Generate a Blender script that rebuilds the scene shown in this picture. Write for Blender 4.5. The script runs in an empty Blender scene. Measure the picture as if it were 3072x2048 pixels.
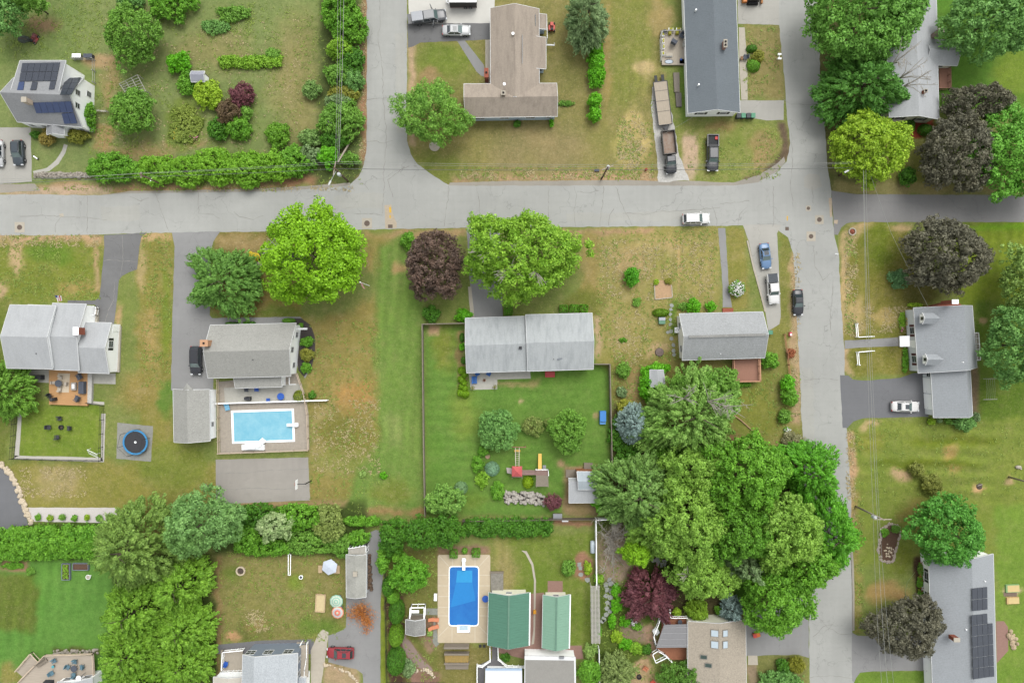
import bpy, math, random
import numpy as np
from mathutils import Vector, Matrix
R = math.radians
random.seed(7)
# ---------------------------------------------------------------- camera, world, sun, exposure
sc = bpy.context.scene
H = 120.0                       # drone height in metres
S = 3072 / 180.0                # photograph pixels per metre on the ground
cam = bpy.data.cameras.new('camera'); cam.lens = 24; cam.sensor_width = 36; cam.clip_start = 1; cam.clip_end = 3000
co = bpy.data.objects.new('camera', cam); sc.collection.objects.link(co); co.location = (0, 0, H); sc.camera = co
w = bpy.data.worlds.new('World'); sc.world = w; w.use_nodes = True
nt = w.node_tree; bg = nt.nodes['Background']
sky = nt.nodes.new('ShaderNodeTexSky'); sky.sky_type = 'NISHITA'; sky.sun_disc = False
sky.sun_elevation = R(58); sky.sun_rotation = R(25); sky.dust_density = 4; sky.air_density = 1.5
hs = nt.nodes.new('ShaderNodeHueSaturation'); hs.inputs['Saturation'].default_value = 0.10
nt.links.new(sky.outputs[0], hs.inputs['Color']); nt.links.new(hs.outputs[0], bg.inputs[0]); bg.inputs[1].default_value = 0.15
sd = bpy.data.lights.new('sun', 'SUN'); sd.energy = 1.0; sd.angle = R(38); sd.color = (1, .97, .92)
so = bpy.data.objects.new('sun', sd); sc.collection.objects.link(so); so.rotation_euler = (R(-32), 0, R(-25))
sc.view_settings.view_transform = 'Standard'; sc.view_settings.look = 'None'
sc.view_settings.exposure = 0.80; sc.view_settings.gamma = 1
KA = 1.9                        # brightness of a surface in the picture over its albedo
# ---------------------------------------------------------------- helpers
C = sc.collection
OFF = {}
def W(px, py, z=0.0):
    k = (H - z) / H / S
    return Vector(((px - 1536) * k, (1024 - py) * k, z))
def lin(c, k=None):
    k = KA if k is None else k
    return tuple(min(.85, (((v/255+.055)/1.055)**2.4 if v > 10 else v/255/12.92)/k) for v in c)
def tag(o, label, cat, group=None, kind=None):
    if label: o['label'] = label
    if cat: o['category'] = cat
    if group: o['group'] = group
    if kind: o['kind'] = kind
    return o
def thing(name, label, cat, loc, rz=0, group=None):
    o = bpy.data.objects.new(name, None); C.objects.link(o); o.empty_display_size = .3
    o.location = loc; o.rotation_euler = (0, 0, rz); OFF[o] = Vector(loc)
    return tag(o, label, cat, group)
def copy_tree(o, parent=None):
    c = o.copy(); C.objects.link(c); c.parent = parent
    for ch in list(o.children): copy_tree(ch, c)
    return c
class MB:
    def __init__(s): s.v = []; s.f = []
    def add(s, vs, fs):
        n = len(s.v); s.v += [tuple(v) for v in vs]; s.f += [tuple(i+n for i in f) for f in fs]; return s
    def prism(s, pts, z0, z1):
        n = len(pts)
        vs = [(p[0], p[1], z0) for p in pts] + [(p[0], p[1], z1) for p in pts]
        a = sum(pts[i][0]*pts[(i+1) % n][1]-pts[(i+1) % n][0]*pts[i][1] for i in range(n))
        o = range(n) if a > 0 else range(n-1, -1, -1); o = list(o)
        fs = [tuple(n+i for i in o), tuple(reversed(o))] + [(o[i], o[(i+1) % n], n+o[(i+1) % n], n+o[i]) for i in range(n)]
        return s.add(vs, fs)
    def box(s, x, y, z, sx, sy, sz, rz=0, tx=1, ty=1):      # centre, full sizes; tx, ty = taper at the top
        vs = []; c, d = math.cos(rz), math.sin(rz)
        for k in (-1, 1):
            for a, b in ((-1, -1), (1, -1), (1, 1), (-1, 1)):
                u = a*sx/2*(tx if k > 0 else 1); v = b*sy/2*(ty if k > 0 else 1)
                vs.append((x+u*c-v*d, y+u*d+v*c, z+k*sz/2))
        return s.add(vs, [(3, 2, 1, 0), (4, 5, 6, 7), (0, 1, 5, 4), (1, 2, 6, 5), (2, 3, 7, 6), (3, 0, 4, 7)])
    def bar(s, p, q, wd, ht=None):                          # square bar from p to q
        p, q = Vector(p), Vector(q); ht = ht or wd; d = (q-p)
        if d.length < 1e-4: return s
        d.normalize(); up = Vector((0, 0, 1)) if abs(d.z) < .95 else Vector((1, 0, 0))
        a = d.cross(up).normalized(); b = a.cross(d).normalized()
        vs = [e + a*i*wd/2 + b*j*ht/2 for e in (p, q) for i, j in ((-1, -1), (1, -1), (1, 1), (-1, 1))]
        return s.add(vs, [(0, 1, 2, 3), (7, 6, 5, 4), (1, 0, 4, 5), (2, 1, 5, 6), (3, 2, 6, 7), (0, 3, 7, 4)])
    def tube(s, pts, rads, n=6):
        pts = [Vector(p) for p in pts]
        if not hasattr(rads, '__len__'): rads = [rads]*len(pts)
        m = len(s.v)
        for i, p in enumerate(pts):
            d = (pts[min(i+1, len(pts)-1)] - pts[max(i-1, 0)]).normalized()
            up = Vector((0, 0, 1)) if abs(d.z) < .9 else Vector((1, 0, 0))
            a = d.cross(up).normalized(); b = a.cross(d)
            for k in range(n):
                t = 2*math.pi*k/n; s.v.append(tuple(p + (a*math.cos(t)+b*math.sin(t))*rads[i]))
        for i in range(len(pts)-1):
            for k in range(n):
                s.f.append((m+i*n+k, m+i*n+(k+1) % n, m+(i+1)*n+(k+1) % n, m+(i+1)*n+k))
        s.f.append(tuple(m+k for k in reversed(range(n)))); s.f.append(tuple(m+(len(pts)-1)*n+k for k in range(n)))
        return s
    def lathe(s, x, y, prof, n=16, sx=1, sy=1):             # prof: (r, z) from bottom to top
        m = len(s.v)
        for r, z in prof:
            for k in range(n):
                t = 2*math.pi*k/n; s.v.append((x+r*sx*math.cos(t), y+r*sy*math.sin(t), z))
        for i in range(len(prof)-1):
            for k in range(n): s.f.append((m+i*n+k, m+i*n+(k+1) % n, m+(i+1)*n+(k+1) % n, m+(i+1)*n+k))
        s.f.append(tuple(m+k for k in reversed(range(n)))); s.f.append(tuple(m+(len(prof)-1)*n+k for k in range(n)))
        return s
    def ring(s, x, y, r0, r1, z0, z1, n=24):
        m = len(s.v)
        for k in range(n):
            t = 2*math.pi*k/n; c, d = math.cos(t), math.sin(t)
            for r, z in ((r0, z0), (r1, z0), (r1, z1), (r0, z1)): s.v.append((x+r*c, y+r*d, z))
        for k in range(n):
            a, b = m+4*k, m+4*((k+1) % n)
            for i in range(4): s.f.append((a+i, b+i, b+(i+1) % 4, a+(i+1) % 4))
        return s
    def quad(s, a, b, c, d, t=.03):                         # thin slab, a..d its top
        n = (Vector(b)-Vector(a)).cross(Vector(d)-Vector(a)).normalized()
        if n.z < 0: a, b, c, d = d, c, b, a; n = -n
        P = [Vector(p) for p in (a, b, c, d)]
        return s.add(P+[p-n*t for p in P], [(0, 1, 2, 3), (7, 6, 5, 4), (1, 0, 4, 5), (2, 1, 5, 6), (3, 2, 6, 7), (0, 3, 7, 4)])
    def build(s, name, mat, parent=None, smooth=False, local=False, label=None):
        if not s.f: return None
        off = Vector((0, 0, 0)) if (local or parent is None) else OFF.get(parent, Vector((0, 0, 0)))
        me = bpy.data.meshes.new(name)
        me.from_pydata([(v[0]-off[0], v[1]-off[1], v[2]-off[2]) for v in s.v], [], s.f)
        me.materials.append(mat)
        if smooth: me.shade_smooth()
        o = bpy.data.objects.new(name, me); C.objects.link(o)
        if parent: o.parent = parent; OFF[o] = off
        if label: o['label'] = label
        return o
# ---------------------------------------------------------------- materials
MATS = {}
def mat(name, c, rough=.8, var=.12, scale=2., metal=0, c2=None, spec=.3, stretch=None, world=False, k=None, bump=0, emit=0):
    if name in MATS: return MATS[name]
    m = bpy.data.materials.new(name); MATS[name] = m; m.use_nodes = True; t = m.node_tree; b = t.nodes['Principled BSDF']
    b.inputs['Roughness'].default_value = rough; b.inputs['Metallic'].default_value = metal; b.inputs['Specular IOR Level'].default_value = spec
    col = lin(c, k); cb = lin(c2, k) if c2 else tuple(v*(1+var) for v in col); ca = col if c2 else tuple(v*(1-var) for v in col)
    tc = t.nodes.new('ShaderNodeNewGeometry') if world else t.nodes.new('ShaderNodeTexCoord')
    src = tc.outputs['Position'] if world else tc.outputs['Object']
    if stretch:
        mp = t.nodes.new('ShaderNodeMapping'); mp.inputs['Scale'].default_value = stretch; t.links.new(src, mp.inputs[0]); src = mp.outputs[0]
    n = t.nodes.new('ShaderNodeTexNoise'); n.inputs['Scale'].default_value = scale; n.inputs['Detail'].default_value = 6; n.inputs['Roughness'].default_value = .7
    t.links.new(src, n.inputs['Vector'])
    mr = t.nodes.new('ShaderNodeMapRange'); mr.inputs['From Min'].default_value = .3; mr.inputs['From Max'].default_value = .7
    t.links.new(n.outputs['Fac'], mr.inputs['Value'])
    mx = t.nodes.new('ShaderNodeMix'); mx.data_type = 'RGBA'; t.links.new(mr.outputs[0], mx.inputs['Factor'])
    mx.inputs['A'].default_value = (*ca, 1); mx.inputs['B'].default_value = (*cb, 1)
    t.links.new(mx.outputs['Result'], b.inputs['Base Color'])
    if bump:
        bp = t.nodes.new('ShaderNodeBump'); bp.inputs['Strength'].default_value = bump; bp.inputs['Distance'].default_value = .05
        t.links.new(n.outputs['Fac'], bp.inputs['Height']); t.links.new(bp.outputs[0], b.inputs['Normal'])
    return m
def N(t, kind, **kw):
    n = t.nodes.new(kind)
    for k, v in kw.items():
        if k.startswith('i_'): n.inputs[k[2:].replace('_', ' ')].default_value = v
        else: setattr(n, k, v)
    return n
def mixc(t, fac, a, b, mode='MIX'):
    m = N(t, 'ShaderNodeMix', data_type='RGBA', blend_type=mode)
    for s_, v in (('Factor', fac), ('A', a), ('B', b)):
        if hasattr(v, 'links') or isinstance(v, bpy.types.NodeSocket): t.links.new(v, m.inputs[s_])
        elif isinstance(v, (int, float)): m.inputs[s_].default_value = v
        else: m.inputs[s_].default_value = (*v, 1)
    return m.outputs['Result']
def rng(t, val, a, b, c=0., d=1.):
    m = N(t, 'ShaderNodeMapRange'); m.inputs[1].default_value = a; m.inputs[2].default_value = b; m.inputs[3].default_value = c; m.inputs[4].default_value = d
    t.links.new(val, m.inputs[0]); return m.outputs[0]
def noise(t, src, scale, detail=4, rough=.6):
    n = N(t, 'ShaderNodeTexNoise'); n.inputs['Scale'].default_value = scale; n.inputs['Detail'].default_value = detail; n.inputs['Roughness'].default_value = rough
    t.links.new(src, n.inputs['Vector']); return n.outputs['Fac']
def mul(t, a, b):
    m = N(t, 'ShaderNodeMath', operation='MULTIPLY'); t.links.new(a, m.inputs[0])
    if isinstance(b, (int, float)): m.inputs[1].default_value = b
    else: t.links.new(b, m.inputs[1])
    return m.outputs[0]
def asphalt(name, c, crack=.7, cs=.11, stain=.12, patch=None):
    m = bpy.data.materials.new(name); MATS[name] = m; m.use_nodes = True; t = m.node_tree; b = t.nodes['Principled BSDF']
    b.inputs['Roughness'].default_value = .85; b.inputs['Specular IOR Level'].default_value = .2
    g = N(t, 'ShaderNodeNewGeometry').outputs['Position']; base = lin(c)
    lo = tuple(v*(1-stain) for v in base); hi = tuple(v*(1+stain*.7) for v in base)
    col = mixc(t, rng(t, noise(t, g, .09, 5), .35, .65), lo, hi)
    col = mixc(t, rng(t, noise(t, g, 1.3, 6, .75), .3, .7, 0, .35), col, tuple(v*.82 for v in base))
    mp = N(t, 'ShaderNodeMapping'); mp.inputs['Scale'].default_value = (.12, 1.6, 1); t.links.new(g, mp.inputs[0])
    col = mixc(t, rng(t, noise(t, mp.outputs[0], .8, 3), .45, .75, 0, .3), col, tuple(v*.8 for v in base))
    mp = N(t, 'ShaderNodeMapping'); mp.inputs['Scale'].default_value = (1.6, .1, 1); t.links.new(g, mp.inputs[0])
    col = mixc(t, rng(t, noise(t, mp.outputs[0], .8, 3), .45, .75, 0, .26), col, tuple(v*1.12 for v in base))
    # cracks
    dn = N(t, 'ShaderNodeTexNoise'); dn.inputs['Scale'].default_value = .45; dn.inputs['Detail'].default_value = 5; t.links.new(g, dn.inputs['Vector'])
    ad = N(t, 'ShaderNodeVectorMath', operation='MULTIPLY_ADD'); t.links.new(dn.outputs['Color'], ad.inputs[0]); ad.inputs[1].default_value = (4.5, 4.5, 0); t.links.new(g, ad.inputs[2])
    for s_, wd, mn, st in ((cs, .006, .40, crack), (cs*3.3, .014, .54, crack*.7)):
        v = N(t, 'ShaderNodeTexVoronoi', feature='DISTANCE_TO_EDGE'); v.inputs['Scale'].default_value = s_; t.links.new(ad.outputs[0], v.inputs['Vector'])
        f = mul(t, rng(t, v.outputs['Distance'], 0, wd, 1, 0), rng(t, noise(t, g, .13 if s_ == cs else .06, 2), mn, mn+.08, 0, st))
        col = mixc(t, f, col, tuple(v*.42 for v in base))
    spt = N(t, 'ShaderNodeTexNoise'); spt.inputs['Scale'].default_value = .55; spt.inputs['Detail'].default_value = 2; t.links.new(g, spt.inputs['Vector'])
    col = mixc(t, rng(t, spt.outputs['Fac'], .66, .72, 0, .22), col, tuple(v*.7 for v in base)); col = mixc(t, rng(t, noise(t, g, 9, 2, .9), .3, .7, 0, .18), col, tuple(v*1.3 for v in base))
    t.links.new(col, b.inputs['Base Color'])
    return m
def leafm(name, c, c2=None, hv=.25, k=1.0, tr=.25):
    """foliage: colour differs from leaf to leaf and from one side of a crown to the other"""
    if name in MATS: return MATS[name]
    m = bpy.data.materials.new(name); MATS[name] = m; m.use_nodes = True; t = m.node_tree
    b = t.nodes['Principled BSDF']; out = t.nodes['Material Output']
    a = lin(c, k); e = lin(c2, k) if c2 else (a[0]*1.5, a[1]*1.25, a[2]*1.1)
    if c[1] > c[0]*1.04 and c[1] > c[2]*1.08: a, e = ((v[0]*1.0, v[1]*.97, v[2]*(.72 if c[2] < c[1]*.62 else .9)) for v in (a, e))
    g = N(t, 'ShaderNodeNewGeometry')
    r = g.outputs['Random Per Island']
    col = mixc(t, rng(t, noise(t, g.outputs['Position'], .55, 4, .7), .35, .65), tuple(v*.85 for v in a), e)
    col = mixc(t, rng(t, noise(t, g.outputs['Position'], .16, 3, .6), .42, .62, 0, .35), col, (a[0]*1.3, a[1]*1.14, a[2]*.9))
    col = mixc(t, rng(t, r, 0, 1, 0, min(.9, hv*2.3)), col, tuple(v*.42 for v in a))
    hi = rng(t, r, .78, 1, 0, .6)  # crown highlights painted into the colour of some leaves
    col = mixc(t, hi, col, tuple(min(.8, v*1.55) for v in e))
    b.inputs['Roughness'].default_value = .55; b.inputs['Specular IOR Level'].default_value = .25
    t.links.new(col, b.inputs['Base Color'])
    tl = N(t, 'ShaderNodeBsdfTranslucent'); t.links.new(col, tl.inputs[0])
    ms = N(t, 'ShaderNodeMixShader'); ms.inputs[0].default_value = tr
    t.links.new(b.outputs[0], ms.inputs[1]); t.links.new(tl.outputs[0], ms.inputs[2]); t.links.new(ms.outputs[0], out.inputs[0])
    return m
def roofm(name, c, stretch=(1, 1, 1), var=.1, streak=.18, rows=None, c3=None):
    """shingle roof: fine tab-to-tab speckle, courses and stains that run down the slope"""
    if name in MATS: return MATS[name]
    m = bpy.data.materials.new(name); MATS[name] = m; m.use_nodes = True; t = m.node_tree; b = t.nodes['Principled BSDF']
    b.inputs['Roughness'].default_value = .9; b.inputs['Specular IOR Level'].default_value = .15
    g = N(t, 'ShaderNodeNewGeometry').outputs['Position']; base = lin(c)
    col = mixc(t, rng(t, noise(t, g, 4.2, 4, .9), .32, .68), tuple(v*(1-var*2.) for v in base), tuple(v*(1+var*1.8) for v in base))
    mp = N(t, 'ShaderNodeMapping'); mp.inputs['Scale'].default_value = stretch; t.links.new(g, mp.inputs[0])
    col = mixc(t, rng(t, noise(t, mp.outputs[0], .9, 5, .7), .45, .75, 0, streak*2), col, c3 and lin(c3) or tuple(v*.62 for v in base))
    col = mixc(t, rng(t, noise(t, g, .35, 3), .4, .7, 0, .25), col, tuple(v*1.15 for v in base))
    if rows is not None:
        wv = N(t, 'ShaderNodeTexWave', bands_direction='XY'[rows]); wv.inputs['Scale'].default_value = 1.1; wv.inputs['Distortion'].default_value = .3
        t.links.new(g, wv.inputs['Vector']); col = mixc(t, rng(t, wv.outputs['Fac'], .6, 1, 0, .16), col, tuple(v*.6 for v in base))
    t.links.new(col, b.inputs['Base Color']); return m
WHITE = mat('white_paint', (238, 240, 240), .5, .03, k=1.05); WHITE2 = mat('white_vinyl_siding', (236, 238, 238), .6, .03, stretch=(.2, .2, 8), k=1.02)
GLASS = mat('window_glass', (60, 72, 80), .1, .2, .6, spec=.6); BRICK = mat('red_brick', (165, 95, 75), .9, .25, 9)
TRIM = mat('white_trim', (228, 230, 230), .5, .03, k=1.6); BLACK = mat('black_metal', (48, 50, 54), .5, .2); TYRE = mat('tyre_rubber', (45, 45, 47), .9, .1)
CHROME = mat('bright_metal', (190, 192, 196), .3, .1, metal=.7); WOODG = mat('weathered_grey_wood', (150, 140, 126), .9, .2, 6, stretch=(1, 6, 1))
CONC = mat('pale_concrete', (200, 192, 176), .9, .08, 1.2, world=True); BARK = mat('bark', (110, 98, 84), .9, .3, 5); GREYBARK = mat('grey_dead_bark', (176, 170, 158), .9, .2, 5)
# ---------------------------------------------------------------- the ground: one sheet, its own turf / soil colours stored per vertex
xs = np.concatenate([[-900, -400, -200], np.arange(-112, 112.01, .45), [200, 400, 900]])
ys = np.concatenate([[-900, -400, -150], np.arange(-78, 78.01, .45), [150, 400, 900]])
GX, GY = np.meshgrid(xs, ys); gx = GX.ravel(); gy = GY.ravel()
NPX = gx*S+1536; NPY = 1024-gy*S                       # the same points in photograph pixels
rs = np.random.RandomState(3)
def vnoise(x, y, cell, seed):                            # smooth value noise
    r = np.random.RandomState(seed); g = r.rand(256, 256)
    u = x/cell; v = y/cell; i = np.floor(u).astype(int); j = np.floor(v).astype(int); a = u-i; b = v-j
    a = a*a*(3-2*a); b = b*b*(3-2*b); i %= 255; j %= 255
    return (g[i, j]*(1-a)*(1-b)+g[i+1, j]*a*(1-b)+g[i, j+1]*(1-a)*b+g[i+1, j+1]*a*b)
wob = (vnoise(gx+999, gy+999, 2.2, 1)-.5)*26+(vnoise(gx+999, gy+999, .9, 2)-.5)*16; wob2 = (vnoise(gx+999, gy+999, 2.5, 4)-.5)*26+(vnoise(gx+999, gy+999, .9, 5)-.5)*16
def sdf(poly, x, y):
    d = np.full(x.shape, 1e9); ins = np.zeros(x.shape, bool); n = len(poly)
    for i in range(n):
        x0, y0 = poly[i]; x1, y1 = poly[(i+1) % n]; ex, ey = x1-x0, y1-y0; L = ex*ex+ey*ey+1e-9
        t = np.clip(((x-x0)*ex+(y-y0)*ey)/L, 0, 1); d = np.minimum(d, (x-x0-t*ex)**2+(y-y0-t*ey)**2)
        c = ((y0 <= y) != (y1 <= y)) & (x < x0+(y-y0)/(ey if abs(ey) > 1e-9 else 1e-9)*ex); ins ^= c
    d = np.sqrt(d); return np.where(ins, -d, d)
def rect(a, b, c, d): return [(a, b), (c, b), (c, d), (a, d)]
def ell(cx, cy, rx, ry, n=14): return [(cx+rx*math.cos(2*math.pi*k/n), cy+ry*math.sin(2*math.pi*k/n)) for k in range(n)]
col = np.tile(np.array([126, 142, 76.]), (len(gx), 1)); dry = np.full(len(gx), .45)
TAN = (186, 160, 124); STRAW = (182, 172, 118)
REG = [  # polygon, colour, softness px, wobble, dryness
 (rect(-200, -200, 1092, 560), (128, 146, 88), 25, 1, .3), (rect(0, 0, 240, 190), (118, 140, 80), 50, 1, .3), (ell(300, 185, 60, 24), (182, 158, 122), 10, .5, .3),
 (rect(280, 370, 340, 450), (166, 146, 98), 12, .8, .8), (ell(130, 75, 45, 25), (150, 130, 98), 18, 1, .4), (ell(330, 270, 25, 80), (158, 144, 98), 25, 1, .9), (ell(640, 150, 120, 60), (140, 142, 90), 40, 1, .6),
 (ell(420, 460, 100, 25), (152, 138, 92), 25, 1, .8), (ell(560, 425, 70, 18), (160, 138, 98), 15, 1, .6), (ell(900, 250, 80, 200), (140, 140, 88), 60, 1, .7), (ell(555, 370, 60, 75), (118, 140, 62), 15, 1, .3),
 (rect(1084, -100, 1104, 530), (168, 134, 104), 8, .5, .2), (rect(830, 530, 1100, 560), (160, 128, 96), 10, .6, .3), (rect(100, 552, 830, 575), (165, 140, 104), 10, .7, .6), (rect(0, 560, 340, 590), (186, 168, 140), 8, .6, .2), (rect(960, -50, 1075, 560), (88, 104, 58), 14, 1, .1),
 (rect(1222, -100, 1990, 560), (142, 140, 84), 12, 1, .65), (ell(1340, 190, 90, 60), (118, 138, 60), 40, 1, .3), (ell(1290, 230, 30, 30), (160, 140, 98), 15, 1, .5), (rect(1225, 120, 1245, 440), (190, 168, 136), 8, .5, .2),
 (ell(1620, 440, 150, 80), (148, 140, 96), 45, 1, .6), (ell(1300, 500, 90, 40), (126, 138, 68), 30, 1, .5), (ell(1870, 130, 90, 190), (132, 140, 72), 40, 1, .7), (ell(1820, 160, 14, 160), (160, 146, 92), 12, .6, .9), (ell(1980, 60, 40, 60), (164, 150, 100), 20, 1, .9),
 (ell(1895, 420, 45, 90), (184, 172, 112), 16, 1.2, 1), (ell(1935, 200, 30, 20), (188, 174, 124), 10, 1, 1), (rect(1360, 525, 1990, 548), (176, 152, 116), 12, .8, .7), (rect(1650, 520, 1940, 545), (182, 156, 120), 10, .6, .6),
 (rect(2040, 200, 2062, 470), (106, 140, 58), 8, .8, .2), (rect(2020, 370, 2360, 545), (136, 148, 78), 12, 1, .7), (rect(2048, 405, 2086, 530), (194, 176, 146), 8, .8, .4), (ell(2170, 380, 50, 18), (156, 142, 92), 15, 1, .4), (ell(2290, 450, 40, 60), (158, 144, 96), 15, 1, .8),
 (rect(2240, 72, 2350, 300), (150, 144, 92), 12, 1, .7), ([(2330, 365), (2350, 362), (2372, 430), (2356, 490), (2300, 530), (2230, 548), (2230, 538), (2290, 515), (2335, 478), (2350, 430)], (112, 98, 82), 6, .5, .1),
 (rect(2440, -50, 2680, 640), (106, 112, 66), 15, 1, .3), (rect(2690, -200, 3300, 330), (100, 146, 56), 20, .6, .1), (ell(3040, 220, 60, 90), (118, 146, 54), 30, 1, .2), (rect(2680, 360, 2800, 412), (150, 74, 56), 5, .3, .1), (rect(2660, 412, 2790, 560), (124, 130, 66), 12, 1, .4),
 (rect(2500, 545, 3100, 584), (150, 144, 96), 8, .6, .6),
 (rect(-200, 705, 320, 910), (124, 138, 58), 10, 1, .5), (rect(-50, 704, 318, 728), (196, 166, 132), 10, .8, .3), (ell(50, 770, 24, 60), (184, 166, 124), 12, 1.2, .7), (ell(5, 890, 18, 40), (186, 166, 128), 10, 1, .5), (ell(230, 870, 60, 20), (158, 146, 84), 18, 1, .5), (ell(150, 760, 70, 30), (104, 136, 50), 22, 1, .2), (rect(284, 730, 300, 880), (180, 158, 118), 8, .7, .6),
 (rect(-100, 900, 20, 1400), (110, 126, 56), 10, 1, .4), (rect(412, 698, 524, 1600), (138, 138, 70), 10, 1, .6), (rect(420, 700, 520, 722), (196, 170, 126), 10, .8, .5), (ell(425, 800, 10, 80), (170, 158, 108), 8, .6, .8), (ell(450, 1010, 25, 90), (166, 150, 92), 20, 1, .9), (ell(500, 940, 12, 140), (122, 142, 54), 8, .6, .3), (ell(360, 940, 14, 30), (184, 160, 120), 8, .8, .4),
 (ell(440, 1180, 90, 60), (150, 140, 78), 35, 1, .7), (rect(640, 696, 900, 960), (122, 118, 62), 12, 1, .6), (ell(720, 730, 80, 25), (164, 146, 100), 15, 1, .8), (rect(632, 900, 900, 940), (146, 134, 74), 15, 1, .7),
 (ell(840, 935, 70, 20), (112, 130, 56), 15, 1, .4), (rect(1090, 692, 1400, 715), (172, 150, 108), 10, .8, .6), (ell(1130, 760, 40, 60), (150, 138, 82), 22, 1, .8),
 ([(900, 960), (1060, 930), (1135, 880), (1140, 1400), (1000, 1540), (900, 1560), (925, 1360)], (148, 140, 80), 22, 1.2, .6), (ell(1070, 1190, 60, 45), (170, 142, 84), 22, 1, .6), (ell(970, 1300, 40, 90), (160, 150, 98), 22, 1, .9), (ell(1060, 1380, 120, 60), (134, 142, 74), 35, 1, .9), (ell(1040, 1300, 100, 60), (128, 128, 62), 30, 1, .6),
 ([(1130, 730), (1240, 720), (1275, 960), (1275, 1550), (1010, 1550), (1130, 1320), (1132, 900)], (116, 148, 70), 18, .9, .3), (ell(1175, 1290, 28, 60), (128, 152, 82), 20, 1, .3), (ell(1195, 800, 25, 15), (172, 150, 102), 10, 1, .5), (ell(1180, 1480, 60, 40), (122, 138, 62), 22, 1, .5), (rect(1030, 1528, 1280, 1545), (160, 134, 92), 10, .8, .5),
 (rect(1276, 978, 1832, 1545), (106, 146, 64), 8, .4, .15), (ell(1390, 1240, 40, 80), (124, 150, 66), 30, 1, .2), (ell(1335, 1040, 30, 70), (128, 142, 62), 22, 1, .4), (rect(1285, 978, 1318, 1002), (182, 158, 124), 6, .6, .2), (rect(1370, 990, 1398, 1160), (150, 136, 90), 8, .6, .3), (rect(1480, 1138, 1620, 1160), (150, 146, 96), 9, 1.2, .8), (ell(1562, 1203, 7, 7), (196, 178, 140), 4, 0, .1), (ell(1682, 1395, 12, 12), (184, 158, 122), 6, .5, .2), (ell(1789, 1243, 9, 10), (176, 158, 118), 5, .3, .2), (ell(1380, 1500, 90, 30), (112, 142, 58), 25, 1, .3),
 (rect(1790, 682, 2160, 1100), (154, 150, 88), 12, .8, .85), (rect(1680, 688, 1960, 704), (182, 154, 120), 7, .6, .3), (ell(1890, 790, 60, 60), (172, 156, 108), 30, 1, .9), (ell(1965, 740, 60, 25), (180, 164, 112), 18, 1, 1), (rect(1740, 700, 1800, 950), (156, 144, 88), 14, 1, .7), (ell(1760, 910, 60, 40), (118, 126, 60), 18, 1, .4), (rect(1784, 950, 1805, 1075), (196, 172, 140), 7, .4, .2),
 (ell(1860, 1000, 30, 60), (164, 154, 102), 18, 1, .9), (ell(2038, 800, 5, 75), (182, 162, 112), 4, .3, .5), (rect(2010, 900, 2034, 1000), (104, 132, 54), 8, .6, .2), (ell(1975, 1050, 32, 20), (184, 164, 122), 10, 1, .7), (rect(1834, 1060, 2050, 1260), (134, 132, 70), 14, 1, .6), (ell(1900, 1160, 30, 60), (158, 140, 92), 18, 1, .7),
 (rect(2176, 682, 2240, 935), (142, 142, 74), 8, .7, .7), ([(2338, 694), (2368, 720), (2384, 800), (2390, 960), (2404, 1200), (2410, 1380), (2230, 1390), (2290, 1000), (2336, 960)], (134, 138, 72), 8, .7, .6), (rect(2372, 760, 2400, 1270), (184, 162, 126), 8, .7, .4),
 (rect(2060, 1080, 2200, 1130), (146, 140, 84), 12, 1, .7), (ell(2250, 1230, 80, 80), (130, 138, 62), 30, 1, .4), (ell(2190, 1330, 30, 50), (150, 118, 84), 15, 1, .3),
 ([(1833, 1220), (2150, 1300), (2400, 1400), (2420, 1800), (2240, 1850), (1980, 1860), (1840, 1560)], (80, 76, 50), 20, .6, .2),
 ([(2516, 690), (2560, 672), (2720, 672), (2760, 920), (2730, 1130), (2520, 1120)], (130, 132, 62), 8, .6, .6), ([(2512, 700), (2545, 674), (2740, 668), (2740, 684), (2580, 700), (2545, 800), (2535, 1010), (2524, 1010)], (190, 170, 126), 7, .8, .7), (ell(2570, 940, 30, 60), (188, 168, 120), 20, 1.3, .9), (ell(2655, 950, 40, 22), (182, 166, 106), 14, 1.2, 1), (rect(2524, 1046, 2550, 1125), (190, 168, 130), 8, .8, .5), (ell(2640, 740, 40, 80), (110, 128, 44), 28, 1, .3), (ell(2760, 880, 60, 40), (106, 106, 56), 20, 1, .3),
 (rect(2870, 664, 3200, 910), (118, 140, 44), 14, .8, .25), (ell(3000, 680, 130, 10), (112, 154, 40), 8, .5, .1), (rect(2920, 905, 3200, 1270), (96, 124, 44), 16, .8, .25), (ell(2945, 958, 14, 10), (178, 154, 118), 5, .6, .1), (rect(2914, 1100, 2940, 1250), (120, 108, 84), 8, .6, .2),
 ([(2540, 1290), (2600, 1256), (3300, 1256), (3300, 1700), (2556, 1700)], (126, 144, 64), 12, .8, .3), (rect(2536, 1285, 2562, 1600), (190, 162, 124), 9, .8, .4), (ell(2610, 1275, 30, 12), (188, 170, 126), 8, 1, .7), (ell(2695, 1420, 32, 18), (190, 168, 128), 12, 1, .5), (ell(2860, 1370, 20, 50), (172, 150, 92), 16, 1.2, .8), (ell(2938, 1464, 22, 14), (192, 164, 118), 6, .6, .2), (ell(3030, 1440, 18, 12), (190, 168, 128), 6, .8, .2), (ell(2780, 1390, 160, 12), (108, 126, 40), 10, .6, .2), (ell(2860, 1325, 140, 14), (112, 130, 42), 12, .6, .2),
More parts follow.
